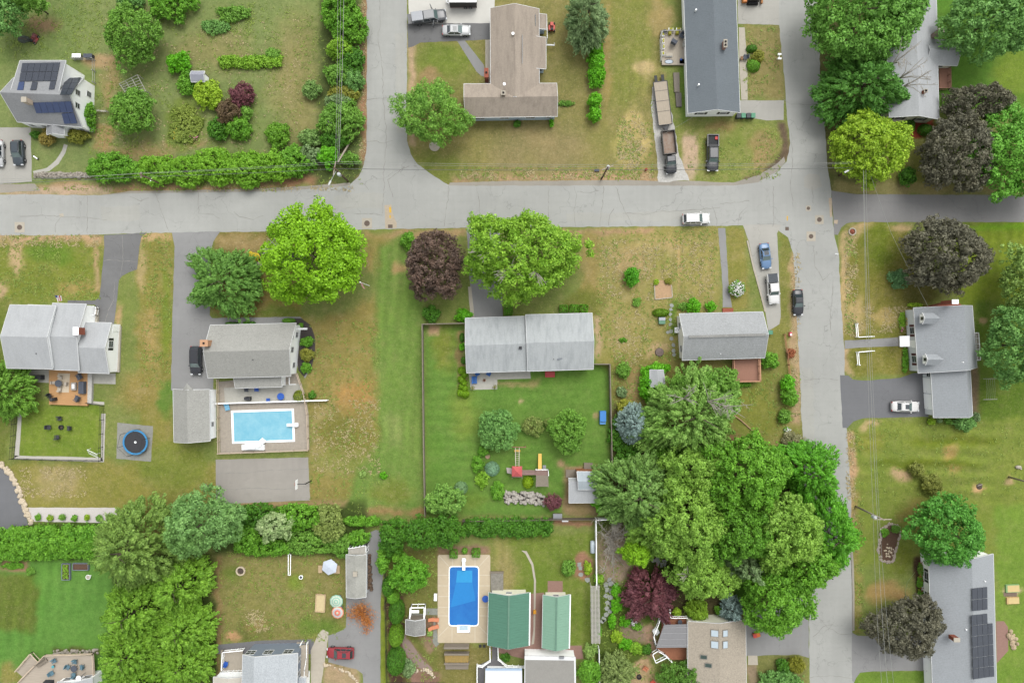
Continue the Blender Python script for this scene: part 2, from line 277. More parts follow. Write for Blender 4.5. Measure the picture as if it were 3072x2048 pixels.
 (ell(2610, 1330, 50, 35), (138, 146, 66), 20, 1, .5), (ell(2650, 1780, 60, 35), (166, 142, 92), 22, 1.2, .6), (ell(2690, 1680, 50, 50), (124, 138, 56), 20, 1, .3), (rect(2560, 1480, 2580, 1890), (150, 144, 84), 8, .8, .8), (rect(2988, 1520, 3200, 2100), (120, 152, 62), 14, .8, .25), (ell(2750, 1540, 50, 40), (142, 138, 72), 22, 1, .5),
 (rect(2745, 1670, 2778, 1810), (86, 70, 54), 5, .5, .1), (rect(2556, 2012, 2780, 2080), (116, 148, 60), 6, .4, .2), (ell(3035, 1775, 30, 12), (200, 182, 150), 6, .8, .1),
 (rect(-100, 1385, 680, 1535), (142, 142, 72), 18, 1, .6), (ell(170, 1440, 70, 45), (168, 158, 108), 30, 1, .95), (rect(56, 1200, 312, 1372), (118, 144, 54), 6, .4, .35), (ell(520, 1400, 110, 80), (126, 140, 62), 35, 1, .4), (ell(500, 1190, 30, 60), (104, 138, 60), 15, 1, .2),
 (rect(-100, 1668, 345, 2100), (102, 150, 68), 12, .6, .05), (rect(-100, 1730, 112, 1890), (102, 122, 52), 12, .8, .3), (rect(0, 1672, 85, 1718), (156, 132, 102), 7, .6, .2), (ell(30, 2020, 40, 40), (140, 142, 76), 15, 1, .8), (rect(160, 1945, 300, 1962), (90, 96, 52), 6, .6, .2),
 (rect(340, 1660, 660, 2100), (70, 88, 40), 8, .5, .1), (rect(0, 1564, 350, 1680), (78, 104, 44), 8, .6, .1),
 ([(640, 1655), (1040, 1655), (1040, 1880), (960, 1925), (660, 1930), (640, 1800)], (138, 138, 80), 14, 1, .6), (ell(760, 1890, 55, 40), (112, 120, 62), 22, 1.1, .4), (rect(648, 1660, 662, 2048), (150, 132, 88), 6, .6, .5), (ell(700, 1910, 22, 16), (200, 162, 120), 6, .8, .1), (ell(775, 1870, 34, 26), (150, 136, 84), 14, 1.3, .9), (ell(960, 1880, 70, 24), (106, 134, 56), 18, 1, .3), (ell(890, 1750, 25, 20), (122, 146, 58), 14, .8, .2), (ell(690, 1730, 30, 22), (116, 136, 60), 18, 1, .3),
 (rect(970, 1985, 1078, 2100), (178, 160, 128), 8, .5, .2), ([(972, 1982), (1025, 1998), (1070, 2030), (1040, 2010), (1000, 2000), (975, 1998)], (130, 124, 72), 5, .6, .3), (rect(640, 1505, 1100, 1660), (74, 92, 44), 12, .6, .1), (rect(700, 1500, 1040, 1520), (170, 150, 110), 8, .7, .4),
 (rect(1158, 1640, 1340, 2100), (116, 122, 62), 10, .7, .35), (rect(1142, 1790, 1158, 2100), (132, 150, 54), 3, .3, .1), (rect(1160, 1780, 1214, 2050), (88, 68, 56), 7, .6, .05), ([(1212, 1905), (1300, 2000), (1310, 2060), (1230, 2060), (1200, 1980)], (150, 124, 108), 5, .5, .1), ([(1245, 1905), (1310, 1880), (1320, 1940), (1290, 1955)], (156, 132, 110), 5, .5, .1), (rect(1270, 1846, 1320, 1882), (142, 116, 98), 4, .2, .1), (ell(1290, 2030, 50, 18), (140, 114, 98), 6, .5, .1),
 (rect(1310, 1636, 1470, 1664), (150, 126, 104), 5, .4, .1), (rect(1470, 1600, 1800, 1930), (116, 138, 58), 8, .7, .4), (rect(1665, 1558, 1780, 1576), (162, 126, 100), 5, .5, .1), (ell(1750, 1700, 30, 40), (168, 130, 106), 6, .5, .1), (rect(1692, 1395, 1800, 1545), (160, 140, 106), 8, .6, .3), (ell(1510, 1700, 40, 90), (150, 146, 92), 30, 1, .8),
 (rect(1320, 1928, 1470, 2060), (126, 124, 70), 10, .8, .6), ([(1788, 1560), (1900, 1560), (1920, 1760), (1960, 1870), (1960, 2060), (1788, 2060)], (86, 108, 44), 8, .6, .1), (ell(1850, 1660, 60, 90), (170, 156, 132), 22, .8, .2), (ell(1900, 1900, 50, 30), (142, 128, 108), 10, .6, .1),
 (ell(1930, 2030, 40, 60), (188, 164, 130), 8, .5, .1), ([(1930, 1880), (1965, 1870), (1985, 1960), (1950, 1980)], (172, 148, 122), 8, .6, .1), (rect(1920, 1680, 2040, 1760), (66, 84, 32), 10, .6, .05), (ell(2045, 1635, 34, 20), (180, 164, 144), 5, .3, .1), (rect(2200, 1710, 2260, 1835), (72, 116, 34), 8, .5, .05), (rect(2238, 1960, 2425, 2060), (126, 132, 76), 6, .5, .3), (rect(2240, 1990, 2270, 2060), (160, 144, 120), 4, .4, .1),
 ([(2408, 1230), (2426, 1230), (2440, 1380), (2420, 1420)], (160, 140, 104), 6, .6, .3), (rect(2415, 1740, 2427, 1800), (170, 146, 110), 3, .4, .1),
]
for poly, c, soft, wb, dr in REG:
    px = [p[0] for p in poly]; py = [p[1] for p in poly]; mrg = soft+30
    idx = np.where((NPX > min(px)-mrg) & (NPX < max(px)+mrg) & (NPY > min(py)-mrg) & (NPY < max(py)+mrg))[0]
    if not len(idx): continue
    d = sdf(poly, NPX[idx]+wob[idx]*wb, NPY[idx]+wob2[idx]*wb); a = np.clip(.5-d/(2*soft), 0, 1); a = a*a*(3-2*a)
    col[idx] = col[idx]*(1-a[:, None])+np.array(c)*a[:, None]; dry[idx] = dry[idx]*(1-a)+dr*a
for q, ax, per, am in ((rect(2545, 1270, 3200, 1500), 1, 58, .09), (rect(2560, 1500, 2760, 1880), 1, 44, .05), (rect(2900, 680, 3200, 900), 0, 46, .08), (rect(2540, 690, 2760, 1000), 0, 44, .06), (rect(1790, 700, 2230, 930), 0, 40, .07), (rect(1780, 0, 1960, 360), 0, 38, .07), (rect(1000, 730, 1270, 1540), 0, 46, .06), (rect(1280, 990, 1830, 1540), 1, 42, .05), (rect(0, 1690, 340, 1960), 0, 52, .06), (rect(660, 60, 960, 420), 1, 40, .05), (rect(1480, 1600, 1780, 1900), 0, 40, .05)):
    d = sdf(q, NPX+wob, NPY+wob2); a = np.clip(.5-d/40, 0, 1); v = (NPX+.06*NPY, NPY-.04*NPX)[ax]+wob*.35; col *= (1+am*a*np.sin(v*2*np.pi/(per*.72))*.9*np.clip(vnoise(gx+999, gy+999, 6, 21)*1.6-.4, 0, 1))[:, None]
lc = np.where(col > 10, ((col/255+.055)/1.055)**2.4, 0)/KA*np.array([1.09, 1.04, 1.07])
nx, ny = len(xs), len(ys)
gm = bpy.data.meshes.new('ground'); gm.vertices.add(nx*ny)
gm.vertices.foreach_set('co', np.stack([gx, gy, np.zeros_like(gx)], 1).ravel())
ii = (np.arange(ny-1)[:, None]*nx+np.arange(nx-1)[None, :]).ravel()
fq = np.stack([ii, ii+1, ii+nx+1, ii+nx], 1)
def fill_quads(me, fq):
    me.loops.add(fq.size); me.polygons.add(len(fq)); me.loops.foreach_set('vertex_index', fq.ravel().astype(np.int32))
    me.polygons.foreach_set('loop_start', np.arange(0, fq.size, 4).astype(np.int32)); me.update(calc_edges=True)
fill_quads(gm, fq)
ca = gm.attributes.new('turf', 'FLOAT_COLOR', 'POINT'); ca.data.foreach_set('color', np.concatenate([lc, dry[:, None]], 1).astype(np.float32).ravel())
def ground_mat():
    m = bpy.data.materials.new('turf_and_soil'); m.use_nodes = True; t = m.node_tree; b = t.nodes['Principled BSDF']
    b.inputs['Roughness'].default_value = .95; b.inputs['Specular IOR Level'].default_value = .1
    at = N(t, 'ShaderNodeAttribute', attribute_name='turf'); g = N(t, 'ShaderNodeNewGeometry').outputs['Position']
    base = at.outputs['Color']; dr = at.outputs['Alpha']
    c1 = mixc(t, rng(t, noise(t, g, .16, 5, .65), .35, .65), (.86, .90, .86), (1.12, 1.06, 1.10)); col = mixc(t, 1., base, c1, 'MULTIPLY')
    c2 = mixc(t, rng(t, noise(t, g, 1.1, 6, .8), .3, .7), (.74, .76, .72), (1.24, 1.22, 1.2)); col = mixc(t, 1., col, c2, 'MULTIPLY')
    c3 = mixc(t, rng(t, noise(t, g, 3.6, 3, .9), .32, .68), (.80, .84, .78), (1.2, 1.16, 1.2)); col = mixc(t, 1., col, c3, 'MULTIPLY')
    f = mul(t, rng(t, noise(t, g, .42, 6, .75), .49, .70, 0, .6), dr); col = mixc(t, f, col, lin((186, 168, 122)))
    f = mul(t, rng(t, noise(t, g, 2.8, 3, .8), .56, .68, 0, .8), dr); col = mixc(t, f, col, lin((206, 192, 150)))
    f = rng(t, noise(t, g, .7, 6, .8), .56, .74, 0, .55); col = mixc(t, f, col, mixc(t, 1., base, (.62, .78, .5), 'MULTIPLY'))
    f = rng(t, noise(t, g, 4.5, 2, .9), .66, .74, 0, .45); col = mixc(t, f, col, lin((196, 200, 158)))
    f = rng(t, noise(t, g, .09, 3, .6), .5, .7, 0, .35); col = mixc(t, f, col, mixc(t, 1., base, (.86, 1.0, .62), 'MULTIPLY'))
    t.links.new(col, b.inputs['Base Color'])
    bp = N(t, 'ShaderNodeBump'); bp.inputs['Strength'].default_value = .6; bp.inputs['Distance'].default_value = .08
    t.links.new(noise(t, g, 7, 4, .8), bp.inputs['Height']); t.links.new(bp.outputs[0], b.inputs['Normal']); return m
gm.materials.append(ground_mat())
go = bpy.data.objects.new('ground', gm); C.objects.link(go); go['kind'] = 'structure'
# ---------------------------------------------------------------- roads, drives, paths: sheets above the ground
from mathutils.geometry import tessellate_polygon
def rough(poly, amp=1.6, step=14, seed=0):
    r = random.Random(seed); out = []
    for i, (x0, y0) in enumerate(poly):
        x1, y1 = poly[(i+1) % len(poly)]; L = math.hypot(x1-x0, y1-y0); n = max(1, int(L/step))
        for k in range(n):
            t = k/n; j = 0 if k == 0 else 1
            out.append((x0+(x1-x0)*t+j*r.uniform(-amp, amp), y0+(y1-y0)*t+j*r.uniform(-amp, amp)))
    return out
LAY = [0]
def sheet(name, poly, m, z, amp=1.6, kind='structure', parent=None, step=14):
    P = [W(*p) for p in (rough(poly, amp, step, len(poly)*7+int(poly[0][0])) if amp else poly)]
    tri = tessellate_polygon([P]); me = bpy.data.meshes.new(name)
    a = [(p.x, p.y, z) for p in P]; fs = []
    for f in tri:
        A, B, D = (P[i] for i in f); fs.append(tuple(f) if (B-A).cross(D-A).z > 0 else tuple(reversed(f)))
    me.from_pydata(a, [], fs); me.materials.append(m); o = bpy.data.objects.new(name, me); C.objects.link(o)
    if kind: o['kind'] = kind
    return o
A_ROAD = asphalt('worn_light_asphalt', (184, 185, 180), .55); A_DARK = asphalt('dark_new_asphalt', (148, 147, 146), .25, .05, .08)
A_DRV = asphalt('grey_drive_asphalt', (158, 158, 157), .45, .13); A_PATCH = asphalt('patched_dark_drive', (130, 130, 130), .9, .25, .25); A_BLK = asphalt('black_drive_asphalt', (126, 127, 130), .3, .1, .08)
A_COURT = asphalt('brown_grey_court', (174, 169, 161), .35, .05, .2); A_PALE = asphalt('pale_drive', (188, 186, 178), .4, .12); A_SHOULD = asphalt('worn_shoulder', (172, 166, 154), .6, .3, .2)
GRAV = mat('pale_gravel', (206, 204, 198), .95, .22, 3.5, world=True, bump=.4); GRAVW = mat('white_gravel', (220, 214, 208), .95, .12, 5, world=True, bump=.4)
PAVER = mat('paving_stones', (182, 172, 158), .9, .13, 2.2, world=True); PATIO = mat('patio_slabs', (196, 194, 184), .9, .09, 2, world=True); REDPAVE = mat('red_brown_pavers', (162, 128, 116), .9, .12, 3, world=True)
MULCH = mat('dark_mulch', (82, 76, 74), .95, .3, 5, world=True); STEP = mat('stepping_stone', (168, 172, 166), .9, .12, 3, world=True)
sheet('road', [(-400, 578), (0, 584), (60, 583), (160, 584), (300, 586), (390, 577), (620, 575), (790, 572), (960, 562), (1050, 553), (1076, 530), (1092, 492), (1100, 440), (1100, 100), (1101, -300),
      (1221, -300), (1221, 420), (1232, 462), (1252, 492), (1290, 520), (1345, 554), (1400, 557), (1700, 553), (2060, 552), (2200, 553), (2275, 545), (2330, 515), (2360, 485), (2371, 430), (2362, 360), (2350, 200), (2337, 75), (2332, -300),
      (2452, -300), (2455, 80), (2462, 250), (2476, 400), (2482, 500), (2494, 572), (2496, 640), (2502, 700), (2516, 760), (2522, 900), (2534, 1060), (2534, 1130), (2540, 1286), (2554, 1500), (2552, 1620), (2557, 1780), (2558, 1920), (2570, 2350),
      (2434, 2350), (2428, 1960), (2426, 1745), (2416, 1500), (2405, 1240), (2396, 1060), (2386, 900), (2385, 830), (2380, 760), (2364, 712), (2338, 694), (2330, 678), (2240, 677), (2150, 678), (1950, 679), (1680, 681), (1400, 683), (1080, 689), (760, 695), (440, 699), (200, 706), (-400, 706)], A_ROAD, .008, 1.2)
def rd(name, poly, m, z=.014, amp=.9): return sheet(name, poly, m, z, amp)
rd('side_road', [(2494, 572), (2520, 576), (2570, 583), (3072, 586), (3600, 588), (3600, 668), (3072, 666), (2560, 666), (2540, 670), (2524, 682), (2514, 704), (2502, 704), (2500, 650)], A_DARK)
rd('road_shoulder', [(1350, 548), (1520, 543), (1700, 542), (1890, 540), (1975, 543), (2070, 543), (2200, 548), (2275, 526), (2330, 492), (2352, 470), (2356, 486), (2325, 518), (2275, 547), (2200, 557), (1345, 557)], A_SHOULD, .012)
rd('road_shoulder', [(300, 586), (390, 573), (600, 570), (790, 566), (960, 555), (1050, 548), (1050, 556), (960, 565), (790, 575), (390, 580)], A_SHOULD, .012)
rd('concrete_patch', [(2412, 532), (2430, 521), (2458, 525), (2466, 560), (2440, 571), (2412, 562)], A_PALE, .012, .3)
rd('driveway', [(-300, 383), (92, 383), (96, 545), (0, 553), (-300, 553)], A_PALE); rd('driveway', [(-300, 553), (0, 553), (104, 551), (122, 572), (0, 578), (-300, 578)], A_SHOULD, .016)
rd('driveway', [(312, 705), (440, 698), (424, 712), (418, 740), (411, 808), (388, 816), (366, 828), (357, 840), (353, 880), (345, 950), (341, 990), (290, 990), (286, 914), (203, 912), (203, 901), (285, 901), (297, 893), (300, 880), (310, 780), (313, 740)], A_PATCH)
rd('driveway', [(516, 698), (661, 694), (648, 712), (640, 725), (633, 750), (629, 945), (636, 954), (680, 953), (900, 950), (930, 975), (943, 1010), (944, 1060), (935, 1100), (915, 1135), (880, 1080), (860, 975), (640, 985), (640, 1168), (657, 1168), (513, 1170), (517, 960), (524, 740)], A_DRV)
rd('garden_bed', [(885, 955), (905, 955), (932, 975), (945, 1012), (945, 1060), (936, 1098), (912, 1130), (895, 1110), (888, 1000), (870, 965)], MULCH, .02, .8)
rd('garden_bed', [(838, 750), (905, 735), (930, 760), (900, 800), (820, 810), (770, 800), (760, 760)], MULCH, .02, .8)
rd('driveway', [(1220, -120), (1484, -120), (1484, 70), (1228, 76)], mat('white_concrete', (222, 220, 212), .9, .05, .6, world=True), .014, .5); rd('driveway', [(1222, 72), (1470, 70), (1470, 119), (1390, 123), (1262, 128), (1240, 140), (1224, 144)], A_PATCH, .018)
rd('path', [(1371, 123), (1395, 123), (1452, 196), (1457, 232), (1444, 228), (1430, 216)], A_DRV, .016, .4); rd('path', [(1456, 120), (1470, 120), (1472, 248), (1456, 248)], CONC, .02, .2)
rd('driveway', [(1956, 262), (1980, 252), (2006, 300), (2024, 380), (2038, 470), (2068, 542), (1975, 546), (1966, 430), (1954, 330)], GRAV, .02, 2.5)
rd('driveway', [(2219, 302), (2352, 302), (2351, 360), (2300, 362), (2222, 350)], A_PALE, .016); rd('driveway', [(2208, -200), (2335, -200), (2338, 76), (2214, 72)], A_PALE, .016)
rd('path', [(2216, 83), (2234, 83), (2242, 200), (2243, 300), (2224, 300), (2218, 200)], CONC, .016, .3)
rd('driveway', [(1400, 684), (1500, 683), (1506, 870), (1508, 955), (1424, 955), (1412, 880)], A_DRV, .016); rd('path', [(1404, 860), (1414, 860), (1424, 955), (1412, 955)], CONC, .018, .3)
rd('path', [(2154, 684), (2176, 684), (2186, 860), (2196, 922), (2168, 922), (2168, 860), (2160, 760)], A_DRV, .016)
rd('driveway', [(2228, 674), (2345, 674), (2331, 700), (2334, 760), (2341, 900), (2342, 950), (2338, 972), (2305, 992), (2296, 935), (2284, 880), (2262, 800), (2246, 722)], A_PALE, .016, .6)
rd('path', [(2533, 1021), (2600, 1018), (2702, 1011), (2702, 1038), (2600, 1041), (2535, 1046)], A_DRV, .016, .4); rd('driveway', [(2520, 1125), (2545, 1126), (2558, 1138), (2600, 1141), (2700, 1133), (2740, 1119), (2785, 1118), (2785, 1250), (2700, 1251), (2590, 1254), (2560, 1264), (2542, 1283), (2528, 1283)], A_BLK, .016)
rd('driveway', [(2555, 1896), (2572, 1905), (2625, 1908), (2790, 1906), (2790, 2010), (2620, 2012), (2580, 2016), (2568, 2032), (2562, 2046), (2556, 2040)], A_DRV, .016); rd('driveway', [(2236, 1835), (2425, 1780), (2427, 1972), (2395, 1962), (2236, 1966)], A_DRV, .016)
rd('driveway', [(1062, 1628), (1098, 1602), (1128, 1588), (1152, 1596), (1158, 1640), (1142, 1800), (1140, 2200), (1096, 2200), (1088, 2020), (1070, 2006), (1020, 1994), (985, 1985), (985, 1905), (1020, 1892), (1038, 1880), (1040, 1660)], A_DRV, .016); rd('path', [(955, 1900), (968, 1886), (986, 1896), (978, 1960), (964, 2048), (935, 2200), (932, 1950)], CONC, .02, .5)
rd('basketball_court', [(647, 1378), (925, 1371), (930, 1500), (648, 1512)], A_COURT, .014, .5); rd('driveway', [(-300, 1388), (10, 1398), (36, 1430), (60, 1480), (82, 1560), (84, 1574), (20, 1590), (-300, 1600)], A_BLK, .014)
rd('gravel_strip', [(82, 1521), (200, 1522), (345, 1522), (376, 1546), (330, 1568), (95, 1563)], GRAVW, .02, .8)
rd('path', [(98, 514), (140, 504), (168, 480), (186, 452), (192, 432), (203, 436), (196, 460), (176, 492), (148, 514), (104, 524)], PATIO, .014, .8)
# open cracks and tar seams of the roads
CRK = mat('crack_fill', (158, 156, 150), .9, .15, 3, world=True); CRS = [[(1138, 0), (1142, 60), (1134, 110), (1146, 200), (1150, 300), (1158, 380), (1160, 430), (1150, 520), (1154, 560), (1150, 600), (1148, 640)], [(1098, 426), (1130, 424), (1152, 430), (1178, 422)], [(1100, 298), (1140, 296), (1168, 294)], [(1060, 540), (1090, 552), (1106, 570)],
 [(1178, 590), (1164, 540), (1200, 510), (1228, 498)], [(1346, 556), (1344, 600), (1336, 640), (1334, 678)], [(1646, 560), (1645, 610), (1644, 660)], [(1724, 560), (1730, 590), (1722, 632), (1728, 680)], [(1730, 574), (1760, 578), (1796, 572)], [(1812, 560), (1808, 610), (1800, 678)], [(1848, 560), (1868, 620), (1896, 676)], [(1826, 676), (1828, 646), (1842, 626)],
 [(1870, 640), (1930, 642), (1990, 634), (2060, 632), (2160, 622)], [(2160, 610), (2210, 608), (2248, 602)], [(2138, 620), (2150, 660), (2150, 680)], [(2216, 676), (2218, 644), (2240, 622)], [(390, 590), (420, 602), (446, 594)], [(60, 650), (130, 646), (190, 650), (260, 652), (320, 660)], [(166, 696), (168, 672), (182, 652)], [(262, 580), (262, 700)], [(464, 580), (484, 630), (508, 696)],
 [(594, 574), (596, 640), (640, 644), (660, 656)], [(700, 634), (720, 652), (760, 658), (790, 648)], [(954, 566), (960, 600)], [(1060, 642), (1110, 640), (1150, 646)], [(1430, 562), (1436, 600), (1440, 640)], [(2320, 560), (2322, 660), (2318, 680)], [(2272, 672), (2330, 672)], [(2380, 620), (2372, 560), (2378, 480), (2374, 400)], [(2350, 300), (2372, 312), (2420, 314), (2450, 312)], [(2440, 610), (2436, 560)],
 [(2440, 740), (2446, 800), (2470, 840), (2490, 820)], [(2500, 840), (2496, 900), (2490, 960), (2496, 1010)], [(2410, 1140), (2470, 1134), (2514, 1140)], [(2450, 1840), (2480, 1880), (2530, 1904), (2556, 1900)], [(2440, 1910), (2470, 1880), (2500, 1870)], [(2430, 2030), (2500, 2026), (2560, 2034)],
 [(312, 781), (340, 780), (372, 783), (410, 784)], [(368, 706), (368, 780), (360, 830)], [(345, 846), (340, 900), (325, 930), (310, 980)], [(650, 1420), (740, 1418), (820, 1410), (928, 1406)], [(650, 1470), (760, 1464), (880, 1466)], [(2402, 1800), (2402, 1960)], [(2340, 1910), (2412, 1902)]]
mb = MB(); rs_ = random.Random(11)
for pl_ in CRS:
    out = []
    for a, b in zip(pl_[:-1], pl_[1:]):
        n = max(1, int(math.hypot(b[0]-a[0], b[1]-a[1])/9))
        for k in range(n): out.append((a[0]+(b[0]-a[0])*k/n+rs_.uniform(-2, 2), a[1]+(b[1]-a[1])*k/n+rs_.uniform(-2, 2)))
    out.append(pl_[-1])
    for a, b in zip(out[:-1], out[1:]): mb.bar(W(*a, .019), W(*b, .019), rs_.uniform(.03, .11), .004)
o = mb.build('road_cracks', CRK); o['kind'] = 'structure'
A_P2 = asphalt('older_road_patch', (186, 186, 179), .5, .2); sheet('road_patch', [(1000, 590), (1090, 578), (1150, 582), (1148, 625), (1010, 630)], A_P2, .011, 4); sheet('road_patch', [(300, 620), (420, 616), (420, 660), (310, 664)], A_P2, .011, 4); sheet('road_patch', [(1700, 640), (2060, 632), (2060, 660), (1700, 664)], A_P2, .011, 4); sheet('road_patch', [(2400, 1100), (2440, 1100), (2446, 1500), (2416, 1500)], A_P2, .011, 4); sheet('road_patch', [(1185, 100), (1215, 100), (1212, 400), (1190, 400)], A_P2, .011, 4)
# manholes, drains, worn patches in the road
IRON = mat('cast_iron', (112, 98, 88), .8, .25, 8); PATC = mat('concrete_collar', (196, 188, 172), .9, .1, 2); YEL = mat('yellow_road_paint', (232, 190, 70), .8, .15, 4)
def manhole(px, py, s, r, label):
    p = W(px, py); t = thing('manhole', label, 'manhole', p, 0, 'manholes in the roads')
    MB().box(0, 0, .018, s, s*1.05, .012).build('collar', PATC, t, local=True); MB().lathe(0, 0, [(r, .02), (r, .034)], 20).build('cover', IRON, t, local=True)
manhole(1101, 670, 1.75, .5, 'round manhole in the pale square opposite the junction, left of the yellow mark'); manhole(59, 682, 1.75, .45, 'manhole in a pale square at the far left end of the main road')
manhole(2458, 659, 1.5, .42, 'manhole at the right junction, in a pale square nearest the dark side road'); manhole(2433, 709, 1.6, .4, 'grey manhole in a pale square, lowest of the three at the right junction'); manhole(2425, 625, .9, .3, 'small round manhole in the right junction, uppermost of three')
t = thing('storm_drain', 'square dark storm drain at the kerb end of a yellow dashed mark', 'drain', W(1171, 679)); MB().box(0, 0, .02, .8, .62, .02).build('grate', IRON, t, local=True)
t = thing('storm_drain', 'dark storm drain beside the tip of the grass island', 'drain', W(2361, 686)); MB().box(0, 0, .02, .62, .6, .02).build('grate', IRON, t, local=True)
rd('road_patch', [(1153, 616), (1174, 614), (1178, 640), (1190, 668), (1190, 684), (1156, 686), (1155, 650)], mat('tan_road_patch', (196, 182, 160), .9, .12, 3, world=True), .012, .8)
rd('road_marking', [(1167, 621), (1173, 621), (1174, 638), (1168, 638)], YEL, .016, .2); rd('road_marking', [(1168, 645), (1172, 645), (1173, 655), (1169, 655)], YEL, .016, .2); rd('road_marking', [(2360, 648), (2364, 648), (2363, 662), (2360, 662)], YEL, .016, .2)
rd('road_patch', [(2486, 594), (2495, 594), (2496, 650), (2490, 652)], mat('tan_road_patch2', (204, 186, 162), .9, .12, 3, world=True), .018, .8); rd('road_patch', [(2502, 660), (2514, 660), (2512, 672), (2502, 670)], MATS['tan_road_patch2'], .02, .8)
rd('road_patch', [(178, 642), (190, 640), (192, 650), (180, 652)], PATC, .012, .5)
# ---------------------------------------------------------------- foliage
def quads_mesh(name, P, A, B, m):
    n = len(P); v = np.empty((n, 4, 3)); v[:, 0] = P-A; v[:, 1] = P-B; v[:, 2] = P+A; v[:, 3] = P+B
    me = bpy.data.meshes.new(name); me.vertices.add(n*4); me.vertices.foreach_set('co', v.ravel().astype(np.float32))
    fill_quads(me, np.arange(n*4).reshape(n, 4)); me.materials.append(m); return me
def unit(v): return v/np.maximum(np.linalg.norm(v, axis=1, keepdims=True), 1e-6)
def leaves(cent, rad, dirs, leaf, cover, rs, up=.3, aniso=None, rnd=.5, elong=1.4, squash=.8, lo=-.35):
    """leaf quads on the shells of clumps; cent Nx3, rad N, dirs N x 3 (outward)"""
    M = np.maximum(6, (cover*2.2*math.pi*rad**2/(leaf*leaf*.7)).astype(int)); idx = np.repeat(np.arange(len(rad)), M); n = len(idx)
    u = unit(rs.normal(size=(n, 3))); u[:, 2] = np.where(u[:, 2] < lo, -u[:, 2], u[:, 2])
    rr = rad[idx]*rs.uniform(.62, 1.08, n); off = u*rr[:, None]; off[:, 2] *= squash
    if aniso is not None:      # stretch along the outward direction (branches of a conifer)
        d = dirs[idx].copy(); along = (off*d).sum(1, keepdims=True)*d; off = along*aniso+(off-along)*(.62); off[:, 2] -= .12*np.linalg.norm(along, axis=1)*aniso*.3
    P = cent[idx]+off; nrm = unit(u+rs.normal(size=(n, 3))*rnd+np.array([0, 0, up]))
    ref = dirs[idx] if aniso is not None else unit(rs.normal(size=(n, 3)))
    a = ref+rs.normal(size=(n, 3))*.3; a = unit(a-(a*nrm).sum(1, keepdims=True)*nrm); b = np.cross(nrm, a)
    s = leaf*.5*rs.uniform(.7, 1.3, n)[:, None]
    return P, a*s*elong, b*s/elong**.5
